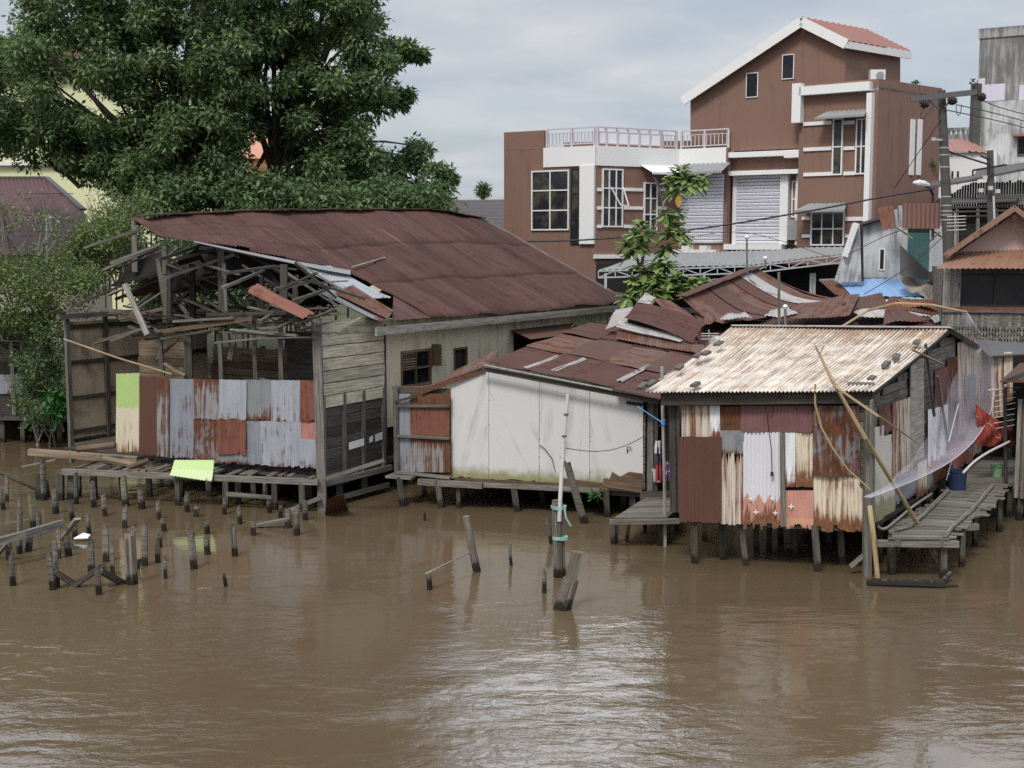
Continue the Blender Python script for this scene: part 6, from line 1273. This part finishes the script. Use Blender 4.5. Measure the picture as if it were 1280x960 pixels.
m = MB(); m.beam(at(1216, 213, 40.2), at(1258, 206, 40.2), .06, .06); m.beam(at(1216, 213, 40.2), at(1216, 220, 40.2), .04, .04); m.beam(at(1226, 195, 40.2), at(1238, 200, 40.3), .05, .05); m.build('crossarm', M['cable'], P2)
for x, y in ((1231, 222), (1226, 238), (1247, 239), (1238, 235)): p = at(x, y, 40.2); m = MB(); m.box(p-V((.06, .06, .06)), p+V((.06, .06, .06))); m.build('fitting', M['white_plastic'], P2)
m = MB(); m.tube([at(1242, 245, 40.2), at(1243, 275, 40.2)], .035, 6); m.build('conduit', M['white_plastic'], P2)
SL = thing('street_lamp', 'white street lamp head on a curved arm against the brown wall', 'street lamp', at(1165, 245, 41.5))
m = MB(); m.tube([at(1166, 300, 41.5), at(1166, 243, 41.5), at(1162, 235, 41.4), at(1154, 231, 41.3)], .045, 7); m.build('arm', M['cable'], SL)
m = MB(); c_ = at(1150, 229.5, 41.2); m.tube([c_+V((.3, 0, -.06)), c_+V((.15, 0, -.01)), c_-V((.05, 0, -.02)), c_-V((.22, 0, -.03))], [.05, .1, .11, .04], 10); m.build('lamp_head', M['paint'], SL)
def wire(lb, pts, r=.018, sag=0, mat='cable'):
    m = MB(); P_ = [at(*p) for p in pts]; n = 40; m.tube([cat(P_, i/n)-Z*sag*math.sin(math.pi*i/n) for i in range(n+1)], r, 5); return tag(m.build('wire', M[mat], None), lb, 'cable', 'overhead wires')
wire('thick black cable running past the brown house to the street lamp', [(640, 302, 46), (745, 299, 45), (880, 285, 44), (1010, 264, 42.5), (1110, 245, 41.5), (1168, 236, 41)], .03)
wire('black wire from the tall pole to the small right pole', [(1182, 188, 39.4), (1205, 196, 39.7), (1237, 206, 40.3)], .03)
for i, (y0, y1, lb) in enumerate(((125, 141, 'highest wire leaving the crossarm to the right'), (131, 152, 'middle wire leaving the crossarm to the right'), (140, 160, 'lowest wire leaving the tall pole to the right'))):
    wire(lb, [((1228, 1196, 1180)[i], y0 if i != 2 else 137, 39.1), (1255, (y0+y1)/2+3, 42), (1330, y1+14, 46)], .016)
wire('thin wire slanting down from the tall pole across the brown side wall', [(1176, 150, 39.4), (1150, 188, 40), (1118, 235, 41)], .012)
wire('thin wire crossing in front of the blue roof', [(1198, 278, 39), (1140, 330, 38), (1080, 368, 37.5)], .012)
wire('thin wire crossing in front of the concrete house', [(1060, 318, 40), (1120, 290, 40), (1190, 275, 39.6)], .012)
wire('thin wire along the carport', [(800, 312, 44), (920, 290, 43.5), (1040, 322, 42)], .01)
# aerials
A2 = thing('antenna', 'white television aerial in front of the sheds beside the tall pole', 'antenna', at(1194, 330, 36.5)); m = MB(); m.tube([at(1194, 330, 36.5), at(1193.5, 266, 36.5)], .025, 6); m.build('mast', M['alu'], A2)
m = MB()
for y in (270, 274, 278, 282, 287): m.tube([at(1184, y+1, 36.3), at(1207, y, 36.6)], .014, 5)
m.build('element', M['white_plastic'], A2)
A3 = thing('antenna', 'lone thin television aerial on a mast before the maroon roof', 'antenna', at(59, 312, 44)); m = MB(); m.tube([at(59, 330, 44), at(58.5, 273, 44)], .04, 6); m.build('mast', M['alu'], A3)
m = MB(); m.tube([at(57, 275, 44), at(66, 271, 44), at(75, 279, 44)], .03, 6); m.tube([at(62, 269, 44), at(64, 281, 44)], .03, 6); m.build('element', M['alu'], A3)
for lb, x, y0, y1, Y, cap in (('thin wooden mast rising behind the cream ridge', 974, 405, 340, 35.5, 0), ('short grey post with a white cap behind the cream ridge', 982, 408, 385, 35.3, 1), ('thin mast with a white bulb on the dark sagging roof', 934, 336, 298, 40, 1), ('short stick with a white bulb behind the dark sagging roof', 957, 330, 324, 41, 1)):
    o = thing('mast', lb, 'mast', at(x, y0, Y), 'roof masts'); m = MB(); m.tube([at(x, y0+6, Y), at(x-.5, y1, Y)], .04 if Y < 38 else .03, 7); m.build('shaft', M['wood_grey'], o)
    if cap: c_ = at(x-.5, y1, Y); m = MB(); m.tube([c_-Z*.03, c_+Z*.04, c_+Z*.1], [.05, .08, .03], 9); m.build('cap', M['paint'], o)
A4 = thing('antenna', 'white comb aerial at the left edge of the cream roof', 'antenna', at(887, 432, 32.5)); m = MB(); m.tube([at(887, 436, 32.5), at(886, 412, 32.5)], .02, 6); m.build('mast', M['alu'], A4); m = MB()
for y in (417, 420, 424): m.tube([at(877, y, 32.4), at(898, y, 32.6)], .012, 5)
m.build('element', M['white_plastic'], A4)
# ------------------------------------------------------------------ left and far background
MR = thing('maroon_roof_house', 'house with a plain maroon hipped roof behind the bushes at the left', 'house', at(40, 320, 56))
h = [at(-60, 222, 60), at(58, 222, 60), at(104, 262, 56), at(112, 318, 52), at(-60, 318, 52)]
m = MB(); m.corr(h[0], h[1], at(96, 318, 52), h[4], .2, .02, 4); m.build('roof', M['maroon'], MR); m = MB(); m.prism([h[1], h[2]+Z*0, h[3]+V((.3, .6, 0)), at(96, 318, 52)], -Z*.05); m.build('hip_slope', M['maroon'], MR)
m = MB(); m.beam(h[0], h[1], .25, .1); m.beam(h[1], h[2], .25, .1); m.build('ridge_cap', M['tile_dark'], MR)
m = MB(); m.beam(at(32, 245, 57.4)+Z*.1, at(92, 245, 58)+Z*.1, .05, .04); m.build('seam', M['tile_dark'], MR)
m = MB(); b0 = at(-60, 318, 54); m.box((b0.x, 53.2, 1.8), (at(92, 318, 54).x, 59, b0.z)); m.build('walls', M['cream'], MR)
YH = thing('yellow_building', 'pale yellow building half hidden behind the big trees', 'building', at(110, 230, 78))
Y1 = Frame(at(-80, 150, 78), at(262, 150, 76)); m = MB(); m.fboxv(Y1, 0, Y1.len, 2, Y1.uv(100, 92)[1], -6, 0); m.build('wall', M['yellow'], YH)
patch('roof', 'roof_mix', ((-90, 55, 82), (110, 55, 82), (150, 92, 76), (-90, 95, 77.5)), YH, pitch=.4, amp=.05)
for x in (5, 60, 110, 160): q = Y1.rect(x, 168, x+14, 196); window(YH, Y1, q, 'window', 'wood_brown', 'glass', 2, 1, .08, .05, -.03, fw=.1)
m = MB(); m.fbox(Y1, 0, Y1.len, Y1.uv(0, 203)[1]-.2, Y1.uv(0, 203)[1], 0, .3); m.build('ledge', M['trim'], YH)
OB = thing('orange_building', 'orange building with a pink roof glimpsed through the tree', 'building', at(325, 240, 88)); O1 = Frame(at(296, 230, 88), at(352, 230, 88)); m = MB(); m.fboxv(O1, 0, O1.len, 2, O1.uv(320, 198)[1], -4, 0); m.build('wall', M['orange'], OB)
m = MB(); m.prism([O1.px(292, 198, .3), O1.px(356, 198, .3), O1.px(330, 165, -1), O1.px(318, 165, -1)], V((0, 3, 0))); m.build('roof', M['salmon'], OB); m = MB(); m.fbox(O1, .3, 2.8, O1.uv(320, 214)[1], O1.uv(320, 207)[1], 0, .2); m.build('sill_band', M['tile_red'], OB)
DT = thing('dark_tiled_roof', 'dark brown tiled roof showing between the rust roof and the brown house', 'house', at(600, 290, 62)); m = MB(); a, b, c, d = at(556, 250, 64), at(640, 249, 64), at(640, 300, 58), at(530, 300, 58)
m.grid(lambda u, v: (a*(1-u)+b*u)*(1-v)+(d*(1-u)+c*u)*v+Z*(.12*((v*11) % 1)), 10, 44, 4, 4); m.build('roof', M['tile_dark'], DT); m = MB(); m.box((d.x, 58.6, 2), (c.x, 64, d.z)); m.build('walls', M['cream'], DT)
m = MB(); m.tube([at(564, 251, 64)+Z*.05, at(572, 249, 64)+Z*.1], .06, 6); m.build('ridge_end', M['tile_dark'], DT)
for x0, x1, y0, y1, lb in ((456, 505, 246, 262, 'distant salmon roof glimpsed under the tree at the ridge'),):
    o = thing('salmon_roof_house', lb, 'house', at(480, 262, 80)); m = MB(); m.prism([at(x0, y1+6, 78), at(x1, y1+6, 78), at(x1-10, y0, 81), at(x0+10, y0, 81)], -Z*.1); m.build('roof', M['salmon'], o); m = MB(); m.box((at(x0, 262, 80).x+.3, 78.5, 2), (at(x1, 262, 80).x-.3, 82, at(480, 266, 79).z)); m.build('walls', M['cream'], o)
LSh = thing('left_shed', 'dark plank shed on stilts deep in the bushes at the left edge', 'shed', at(10, 500, 41)); L1 = Frame(at(-70, 450, 41.5), at(62, 450, 41)); 
m = MB(); 
for i in range(11): m.fbox(L1, 0, L1.len, .9+i*.3, 1.19+i*.3, -.05, R.uniform(0, .03))
m.build('wall', M['wood_dark'], LSh); q = L1.rect(-30, 452, 14, 468); m = MB(); m.fboxv(L1, q[0], q[1], q[2], q[3], .03, .05); m.build('window', M['dark'], LSh)
m = MB(); m.fboxv(L1, L1.uv(14, 450)[0], L1.uv(19, 450)[0], .9, L1.uv(14, 425)[1], .03, .1); m.build('post', M['wood_grey'], LSh)
q = L1.rect(-40, 468, 36, 492); m = MB(); m.fboxv(L1, q[0], q[1], q[2], q[3], .04, .07); m.build('grey_panel', M['tin_grey'], LSh)
m = MB(); m.prism([L1.px(-70, 402, .8), L1.px(80, 400, .6), L1.px(84, 392, -2), L1.px(-70, 392, -2)], Z*.06); m.build('roof', M['wood_grey'], LSh)
m = MB(); m.prism([L1.p(0, .85, .3), L1.p(L1.len+.6, .85, .3), L1.p(L1.len+.6, .85, -3), L1.p(0, .85, -3)], -Z*.1); m.build('floor', M['wood_dark'], LSh)
for x in (3, 28, 46, 74): p = L1.px(x, 520, .1); m = MB(); m.beam((p.x, p.y, -1), (p.x, p.y, .85), .14, .14); m.build('stilt', M['stilt'], LSh)
# ------------------------------------------------------------------ vegetation
def leafmesh(name, mat, parent, cen, rad, n, ln, wd, droop=.35, flat=.8, shell=.5, base=None, squash=1.0):
    """many small leaf faces scattered through round clumps; cen (k,3), rad (k,), n leaves per clump"""
    cen = np.asarray(cen, float); rad = np.asarray(rad, float); k = len(cen); idx = np.repeat(np.arange(k), n); N = len(idx)
    d = nrng.normal(size=(N, 3)); d /= np.linalg.norm(d, axis=1)[:, None]
    r = rad[idx]*(nrng.random(N)**shell)*(1+.25*nrng.normal(size=N)*.5); pos = cen[idx]+d*r[:, None]*np.array([1, 1, flat])
    ax = d*np.array([1, 1, .5])*.8+nrng.normal(size=(N, 3))*.55; ax[:, 2] -= droop; ax /= np.linalg.norm(ax, axis=1)[:, None]
    up = nrng.normal(size=(N, 3))*.5+d*.5+np.array([0, 0, .7]); sd = np.cross(ax, up); sd /= np.linalg.norm(sd, axis=1)[:, None]+1e-9; nm = np.cross(sd, ax)
    L = ln*(.65+.7*nrng.random(N)); W = wd*(.65+.7*nrng.random(N))
    a = pos; t = pos+ax*L[:, None]-nm*(L*.12)[:, None]; m_ = pos+ax*(L*.45)[:, None]; b = m_+sd*(W*.5)[:, None]+nm*(W*.12)[:, None]; c = m_-sd*(W*.5)[:, None]+nm*(W*.12)[:, None]
    v = np.stack([a, b, t, c], 1).reshape(-1, 3)
    o0 = WL[parent] if parent is not None else V(base); v = v-np.array(o0)
    me = bpy.data.meshes.new(name); me.vertices.add(4*N); me.vertices.foreach_set('co', v.ravel()); me.loops.add(4*N); me.loops.foreach_set('vertex_index', np.arange(4*N, dtype=np.int32))
    me.polygons.add(N); me.polygons.foreach_set('loop_start', np.arange(0, 4*N, 4, dtype=np.int32)); me.polygons.foreach_set('loop_total', np.full(N, 4, np.int32)); me.materials.append(M[mat]); me.update(calc_edges=True); me.validate()
    o = bpy.data.objects.new(name, me); C.objects.link(o)
    if parent is not None: o.parent = parent
    else: o.location = o0
    WL[o] = o0; return o
def inpoly(x, y, P):
    c = False; j = len(P)-1
    for i in range(len(P)):
        if (P[i][1] > y) != (P[j][1] > y) and x < (P[j][0]-P[i][0])*(y-P[i][1])/(P[j][1]-P[i][1])+P[i][0]: c = not c
        j = i
    return c
def clumps(P, Y, dep, n, r0, r1, holes=()):
    xs = [p[0] for p in P]; ys = [p[1] for p in P]; out, rad = [], []
    while len(out) < n:
        x, y = R.uniform(min(xs), max(xs)), R.uniform(min(ys), max(ys))
        if not inpoly(x, y, P) or any((x-a)**2+(y-b)**2 < c*c for a, b, c in holes): continue
        out.append(at(x, y, Y+R.uniform(-dep, dep))); rad.append(R.uniform(r0, r1))
    return out, rad
def limbs(parent, base, top, cen, k, r0, mat='bark', name='trunk', r1=.35):
    m = MB(); mid = base.lerp(top, .5)+V((R.uniform(-.2, .2), 0, 0)); m.tube([base, mid, top], [r0, r0*.85, r0*.7], 12, wob=.05); m.build(name, M[mat], parent)
    m = MB(); pick = R.sample(range(len(cen)), min(k, len(cen)))
    for i in pick:
        e = V(cen[i]); s0 = base.lerp(top, R.uniform(.55, 1)); md = s0.lerp(e, .5)+V((R.uniform(-.5, .5), R.uniform(-.4, .4), R.uniform(.1, .7))); rr = R.uniform(.06, .15)*r0/.3
        P_ = [s0, s0.lerp(md, .5)+V((0, 0, .1)), md, md.lerp(e, .6)+V((0, 0, .1)), e]; m.tube(P_, [rr, rr*.8, rr*.6, rr*.4, rr*.15], 6, cap=False)
    m.build('limbs', M[mat], parent)
# right hand big tree
T = thing('mango_tree', 'big dark green tree with a bare trunk standing behind the rust roof', 'tree', at(347, 300, 52), 'big trees')
PT = [(300, -70), (465, -75), (468, 10), (476, 46), (492, 80), (500, 110), (492, 135), (474, 148), (465, 185), (470, 215), (462, 268), (300, 268), (298, 240), (318, 225), (322, 180), (300, 150)]
cen, rad = clumps(PT, 51.5, 3.2, 250, .4, .82, [(345, 95, 14), (350, 150, 13), (333, 185, 24), (300, 200, 14), (345, 215, 20), (345, 240, 14), (405, 60, 9), (430, 200, 10), (455, 170, 10), (380, 130, 8)])
for x, y, r_ in ((500, 62, .45), (515, 68, .4), (526, 68, .32), (510, 58, .35), (488, 55, .45), (508, 118, .35), (500, 128, .4), (490, 200, .5), (478, 225, .55), (500, 215, .4), (512, 195, .42), (520, 182, .4), (530, 188, .38), (522, 204, .4), (540, 212, .42), (554, 214, .36), (562, 224, .32), (550, 236, .4), (538, 250, .38), (548, 256, .3), (500, 245, .5), (482, 252, .5), (520, 232, .36), (508, 256, .45)):
    cen.append(at(x, y, 51+R.uniform(-1.2, 1.2))); rad.append(r_)
limbs(T, at(348, 330, 52)-Z*1.5, at(343, 160, 52), cen, 46, .36)
leafmesh('crown', 'leaf_big', T, cen, rad, 260, .25, .1)
# left big tree
T2_ = thing('mango_tree', 'broad leafy tree at the top left hiding a yellow building', 'tree', at(235, 300, 50), 'big trees')
PT2 = [(-90, 120), (-60, 60), (8, 48), (30, 20), (48, -70), (300, -75), (312, 20), (316, 120), (300, 160), (305, 225), (300, 268), (190, 268), (150, 240), (112, 222), (80, 204), (40, 200), (-10, 190), (-90, 180)]
cen, rad = clumps(PT2, 49.5, 3.2, 370, .4, .82, [(105, 120, 9), (160, 148, 9), (100, 188, 11), (118, 108, 8), (255, 185, 8), (75, 215, 14), (55, 172, 10), (160, 135, 6)])
c2, r2_ = clumps([(70, 150), (200, 150), (200, 262), (150, 240), (100, 212), (70, 195)], 49.5, 2.5, 34, .4, .75, [(160, 148, 9), (100, 188, 9)]); cen += c2; rad += r2_
limbs(T2_, at(238, 330, 50)-Z*1.5, at(232, 190, 50), cen, 50, .34)
leafmesh('crown', 'leaf_left', T2_, cen, rad, 260, .23, .095)
m = MB(); m.tube([at(60, 200, 50), at(70, 212, 50), at(84, 219, 50), at(100, 234, 50)], [.05, .08, .09, .1], 7); m.build('low_branch', M['bark'], T2_)
# undergrowth behind the ridge
for lb, P, Y, n, nm in (('dense green shrubs filling the gap under the big trees behind the roof ridge', [(180, 215), (560, 232), (560, 275), (200, 290), (150, 330), (110, 300)], 47.5, 120, 'shrub'), ('green thicket seen through the broken roof frame', [(150, 300), (400, 310), (400, 400), (190, 400)], 46, 90, 'shrub')):
    o = thing(nm, lb, 'shrub', at(sum(p[0] for p in P)/len(P), 330, Y)-Z*1)
    cen, rad = clumps(P, Y, 1.5, n, .4, .75); leafmesh('foliage', 'leaf_big', o, cen, rad, 150, .24, .1)
    m = MB()
    for i in range(14): e = V(R.choice(cen)); m.tube([V((e.x+R.uniform(-.4, .4), e.y, 1.6)), e], [.05, .015], 5)
    m.build('stems', M['bark'], o)
# olive bushes at the left
BU = [('feathery olive bush in front of the maroon roof at the left edge', [(-40, 250), (30, 235), (60, 262), (88, 270), (80, 330), (60, 360), (-40, 380)], 41, 95, .3, .5, 34), ('dense olive bush hanging over the plank shed at the left', [(-40, 340), (90, 320), (120, 350), (85, 395), (60, 410), (-40, 415)], 40, 90, .35, .6, 110), ('bright olive bush beside the broken rafters', [(92, 290), (140, 268), (175, 300), (150, 335), (120, 355), (85, 350)], 41.5, 60, .3, .55, 110), ('dry twiggy shrub poking up left of the roof end', [(110, 250), (175, 235), (196, 258), (185, 290), (120, 300)], 43.5, 40, .3, .5, 45), ('dark tangle of bushes under the left shed roof', [(24, 405), (78, 405), (80, 528), (60, 540), (24, 520)], 40.2, 62, .3, .55, 120)]
for lb, P, Y, n, r0, r1, per in BU:
    o = thing('bush', lb, 'bush', at(sum(p[0] for p in P)/len(P), 470, Y), 'bushes at the left bank'); o.location.z = .2; WL[o] = V(o.location)
    cen, rad = clumps(P, Y, 1.2, n, r0, r1); leafmesh('foliage', 'leaf_big' if 'dark' in lb else 'leaf_bush', o, cen, rad, per, .13, .05, droop=.1, shell=.6)
    m = MB()
    for i in range(34):
        e = V(R.choice(cen)); b = V((lerp(e.x, at(sum(p[0] for p in P)/len(P), 400, Y).x, .3), Y+.3, e.z-R.uniform(.8, 1.8))); md = b.lerp(e, .55)+V((R.uniform(-.3, .3), R.uniform(-.2, .2), .1)); tip = e+V((R.uniform(-.35, .35), R.uniform(-.2, .2), R.uniform(.2, .75)))
        m.tube([b, md, e, tip], [.035, .025, .012, .004], 5, cap=False)
    m.build('twigs', M['twig'], o)
m = MB()
for i in range(26):
    b = at(R.uniform(85, 115), R.uniform(380, 420), 36.5); p = [b]
    for k in range(4): p.append(p[-1]+V((R.uniform(-.28, .28), R.uniform(-.1, .1), R.uniform(-.12, .3))))
    m.tube(p, [.025, .02, .015, .01, .005], 5, cap=False)
tag(m.build('dead_branches', M['twig'], None), 'tangle of bare dead twigs caught on the wall top left of the wreck', 'branches')
o = thing('fern', 'bright green leafy plant growing out of the dark under the left shed', 'plant', at(68, 520, 38)); cen, rad = clumps([(58, 495), (78, 492), (80, 518), (62, 518)], 38.4, .3, 7, .15, .28); leafmesh('leaves', 'leaf_fern', o, cen, rad, 40, .26, .12, droop=.5)
m = MB(); [m.tube([at(68, 540, 38), V(c)], .012, 5) for c in cen[:8]]; m.build('stems', M['leaf_fern'], o)
# large leaved tree between the rust roof and the brown house
BT = thing('breadfruit_tree', 'slender tree with rosettes of large glossy leaves in front of the brown house', 'tree', at(800, 400, 41))
stem = [at(797, 430, 41), at(798, 365, 41), at(806, 312, 41), at(820, 282, 41), at(832, 250, 41), at(846, 228, 41)]
m = MB(); m.tube([cat(stem, i/20) for i in range(21)], [lerp(.07, .025, i/20) for i in range(21)], 8); m.tube([at(800, 345, 41), at(796, 320, 41.2), at(799, 290, 41.2)], [.035, .03, .02], 6); m.tube([at(818, 286, 41), at(828, 300, 40.8), at(838, 296, 40.8)], [.03, .02, .015], 6); m.tube([at(799, 372, 41), at(830, 362, 40.8), at(868, 352, 40.6)], [.04, .03, .02], 6); m.build('trunk', M['twig'], BT)
RO = [(858, 226, 1.2, 40.9), (848, 222, .9, 41.1), (866, 234, .8, 40.8), (845, 240, .6, 40.8), (801, 283, .85, 41.1), (793, 297, .9, 41), (806, 296, .8, 40.8), (784, 308, .8, 41), (800, 310, .7, 40.8), (833, 270, .8, 41), (845, 268, .6, 41.1), (838, 292, .9, 40.8), (852, 294, .7, 40.8), (832, 312, .9, 41), (846, 285, .8, 41), (822, 330, .9, 41), (834, 334, .8, 40.8), (808, 342, .8, 41), (820, 352, .9, 40.8), (800, 356, .7, 41), (838, 352, .9, 40.8), (850, 362, .8, 40.6), (864, 356, .8, 40.6), (876, 352, .7, 40.6), (832, 368, .8, 40.6), (815, 368, .8, 40.6), (786, 372, .8, 40.6), (792, 352, .6, 41), (846, 346, .7, 40.9), (858, 368, .7, 40.5), (851, 214, .7, 41), (872, 228, .6, 40.9), (840, 231, .6, 41), (879, 224, .5, 41), (884, 354, .5, 40.6), (868, 362, .7, 40.7), (826, 360, .8, 40.9), (797, 334, .6, 41.1), (788, 318, .6, 41.1)]
LM = MB()
for x, y, k, Y in RO:
    c = at(x, y, Y); n = int(19*k)+6
    for i in range(n):
        a = i*2.4+R.uniform(-.3, .3); el = R.uniform(-.75, .75); L = R.uniform(.32, .5)*(.75+.3*k); d = V((math.cos(a)*math.cos(el), math.sin(a)*math.cos(el), math.sin(el)+.2)).normalized(); sd = d.cross(Z).normalized(); nm = sd.cross(d)
        p0 = c+d*.05; p1 = p0+d*L*.35+nm*.02; p2 = p0+d*L*.72-nm*.02-Z*.04; p3 = p0+d*L-Z*L*.28; w_ = L*.2
        ou = R.random()*9
        LM.grid(lambda u, v: [p0, p1, p2, p3][int(round(v*3))]+sd*(w_*[.15, .8, 1, .08][int(round(v*3))]*(u*2-1))-nm*(.03*abs(u*2-1)), 2, 3, .2, L)
LM.build('leaves', M['leaf_bread'], BT, smooth=True)
m = MB(); c = at(848, 243, 40.6); m.grid(lambda u, v: c+V(((u-.5)*.22*math.sin(v*3.0+.1), -.05*abs(u-.5), -v*.42)), 2, 4, .2, .4); m.build('yellow_leaf', M['leaf_yellow'], BT, 'one big yellowed leaf')
# small growth on roofs and walls
def tuft(name, lb, px, py, Y, r, n, ln=.16, mat='leaf_fern', cat_='plant'):
    o = thing(name, lb, cat_, at(px, py+r*20, Y)); cs = [at(px, py, Y)+V((R.uniform(-r, r), R.uniform(-.1, .1), R.uniform(-r, r)*.6)) for _ in range(5)]
    leafmesh('leaves', mat, o, cs, [r*.5]*5, n, ln, ln*.4, droop=.2); m = MB(); [m.tube([at(px, py+r*22, Y), c], .01, 4) for c in cs]; m.build('stems', M['twig'], o)
tuft('weed', 'green weeds sprouting on the roof edge above the white house', 734, 407, 38.8, .35, 16); tuft('weed', 'small weed growing from the brown side wall', 1156, 203, 49.6, .3, 16); tuft('weed', 'tiny weed on the brown flat roof edge', 1146, 104, 50, .14, 6); tuft('weed', 'weeds growing on top of the concrete pillar', 1216, 104, 57, .18, 8); tuft('weed', 'green weed hanging under the white house', 748, 618, 29.6, .14, 8)
# distant palm
o = thing('palm_tree', 'tiny distant fan palm on the horizon', 'tree', at(604, 290, 130)); m = MB(); m.tube([at(604, 300, 130), at(604, 240, 130)], [.22, .16], 8); m.build('trunk', M['bark'], o)
cen = [at(604+math.cos(i*.7)*4.5, 238+math.sin(i*.7)*5.5, 130) for i in range(9)]+[at(604, 238, 130)]; leafmesh('crown', 'leaf_big', o, cen, [.3]*10, 42, .55, .14, droop=.1)
# ------------------------------------------------------------------ light and sky
w = bpy.data.worlds.new('World'); SC.world = w; w.use_nodes = True; t = w.node_tree
bg = t.nodes['Background']; sky = t.nodes.new('ShaderNodeTexSky'); sky.sky_type = 'NISHITA'; sky.sun_disc = False
SUN_EL, SUN_AZ = math.radians(52), math.radians(205)
sky.sun_elevation = SUN_EL; sky.sun_rotation = SUN_AZ; sky.dust_density = 2.5
tc = t.nodes.new('ShaderNodeTexCoord'); sp = t.nodes.new('ShaderNodeSeparateXYZ'); t.links.new(tc.outputs['Generated'], sp.inputs[0])
def mt(op, a, b):
    x = t.nodes.new('ShaderNodeMath'); x.operation = op
    for s_, v_ in zip(x.inputs, (a, b)):
        if isinstance(v_, (int, float)): s_.default_value = v_
        else: t.links.new(v_, s_)
    return x.outputs[0]
zz = mt('ADD', mt('MAXIMUM', sp.outputs[2], 0), .16); cx, cy = mt('DIVIDE', sp.outputs[0], zz), mt('DIVIDE', sp.outputs[1], zz)
cb = t.nodes.new('ShaderNodeCombineXYZ'); t.links.new(cx, cb.inputs[0]); t.links.new(cy, cb.inputs[1])
nz = t.nodes.new('ShaderNodeTexNoise'); nz.inputs['Scale'].default_value = 1.1; nz.inputs['Detail'].default_value = 6; nz.inputs['Roughness'].default_value = .55; nz.inputs['Distortion'].default_value = .4
mp = t.nodes.new('ShaderNodeMapping'); mp.inputs['Scale'].default_value = (.75, .8, 1); mp.inputs['Location'].default_value = (3.1, 1.7, 0); t.links.new(cb.outputs[0], mp.inputs[0]); t.links.new(mp.outputs[0], nz.inputs['Vector'])
nz2 = t.nodes.new('ShaderNodeTexNoise'); nz2.inputs['Scale'].default_value = 2.6; nz2.inputs['Detail'].default_value = 5; t.links.new(mp.outputs[0], nz2.inputs['Vector'])
cr = t.nodes.new('ShaderNodeValToRGB'); t.links.new(nz2.outputs['Fac'], cr.inputs[0]); e = cr.color_ramp.elements
CK = SKY_CLOUD
e[0].position = .3; e[0].color = (.70*CK, .80*CK, .93*CK, 1); e[1].position = .66; e[1].color = (1.06*CK, 1.07*CK, 1.1*CK, 1)
mr = t.nodes.new('ShaderNodeMapRange'); mr.interpolation_type = 'SMOOTHSTEP'; t.links.new(nz.outputs['Fac'], mr.inputs[0]); mr.inputs[1].default_value = .28; mr.inputs[2].default_value = .62; mr.inputs[3].default_value = .45; mr.inputs[4].default_value = .97
mx = t.nodes.new('ShaderNodeMix'); mx.data_type = 'RGBA'; t.links.new(mr.outputs[0], mx.inputs[0]); t.links.new(sky.outputs[0], mx.inputs[6]); t.links.new(cr.outputs[0], mx.inputs[7])
# brighter sky higher up, plus unseen bright spots added so the water reflects them
def rng(v, a, b, c, d):
    x = t.nodes.new('ShaderNodeMapRange'); x.interpolation_type = 'SMOOTHSTEP'; t.links.new(v, x.inputs[0])
    for i, k in enumerate((a, b, c, d), 1): x.inputs[i].default_value = k
    return x.outputs[0]
gain = rng(sp.outputs[2], .17, .55, .78, 1.5)
def spot(az, el, ra, re, amt):
    a, e_ = math.radians(az), math.radians(el)
    da = mt('SUBTRACT', mt('ARCTAN2', sp.outputs[0], sp.outputs[1]), a); de = mt('SUBTRACT', mt('ARCSINE', sp.outputs[2], 0), e_)
    q = mt('ADD', mt('POWER', mt('DIVIDE', da, math.radians(ra)), 2), mt('POWER', mt('DIVIDE', de, math.radians(re)), 2))
    return mt('MULTIPLY', rng(q, 1.0, 0.0, 0, 1), amt)
for q in ((3.0, 25, 8, 9, 4.2), (21, 21, 8, 8, 2.0), (-24, 27, 10, 8, 2.4), (-4, 16, 20, 4, .3)):
    gain = mt('ADD', gain, spot(*q))
gm_ = t.nodes.new('ShaderNodeVectorMath'); gm_.operation = 'SCALE'; t.links.new(mx.outputs[2], gm_.inputs[0]); t.links.new(gain, gm_.inputs['Scale'])
t.links.new(gm_.outputs[0], bg.inputs[0]); bg.inputs[1].default_value = .1
sl = bpy.data.lights.new('sun', 'SUN'); so = bpy.data.objects.new('sun', sl); C.objects.link(so)
sl.energy = 1.5; sl.angle = math.radians(14); sl.color = (1, .96, .9)
sd = V((math.sin(SUN_AZ)*math.cos(SUN_EL), math.cos(SUN_AZ)*math.cos(SUN_EL), math.sin(SUN_EL)))
so.rotation_euler = sd.to_track_quat('Z', 'Y').to_euler()
SC.view_settings.view_transform = 'Standard'; SC.view_settings.look = 'None'; SC.view_settings.gamma = 1; SC.view_settings.use_curve_mapping = False
SC.view_settings.exposure = EXPOSURE
SC.render.engine = 'CYCLES'; SC.cycles.use_denoising = False; SC.cycles.max_bounces = 6; SC.cycles.transparent_max_bounces = 12
SC.cycles.use_adaptive_sampling = True; SC.cycles.adaptive_threshold = .008
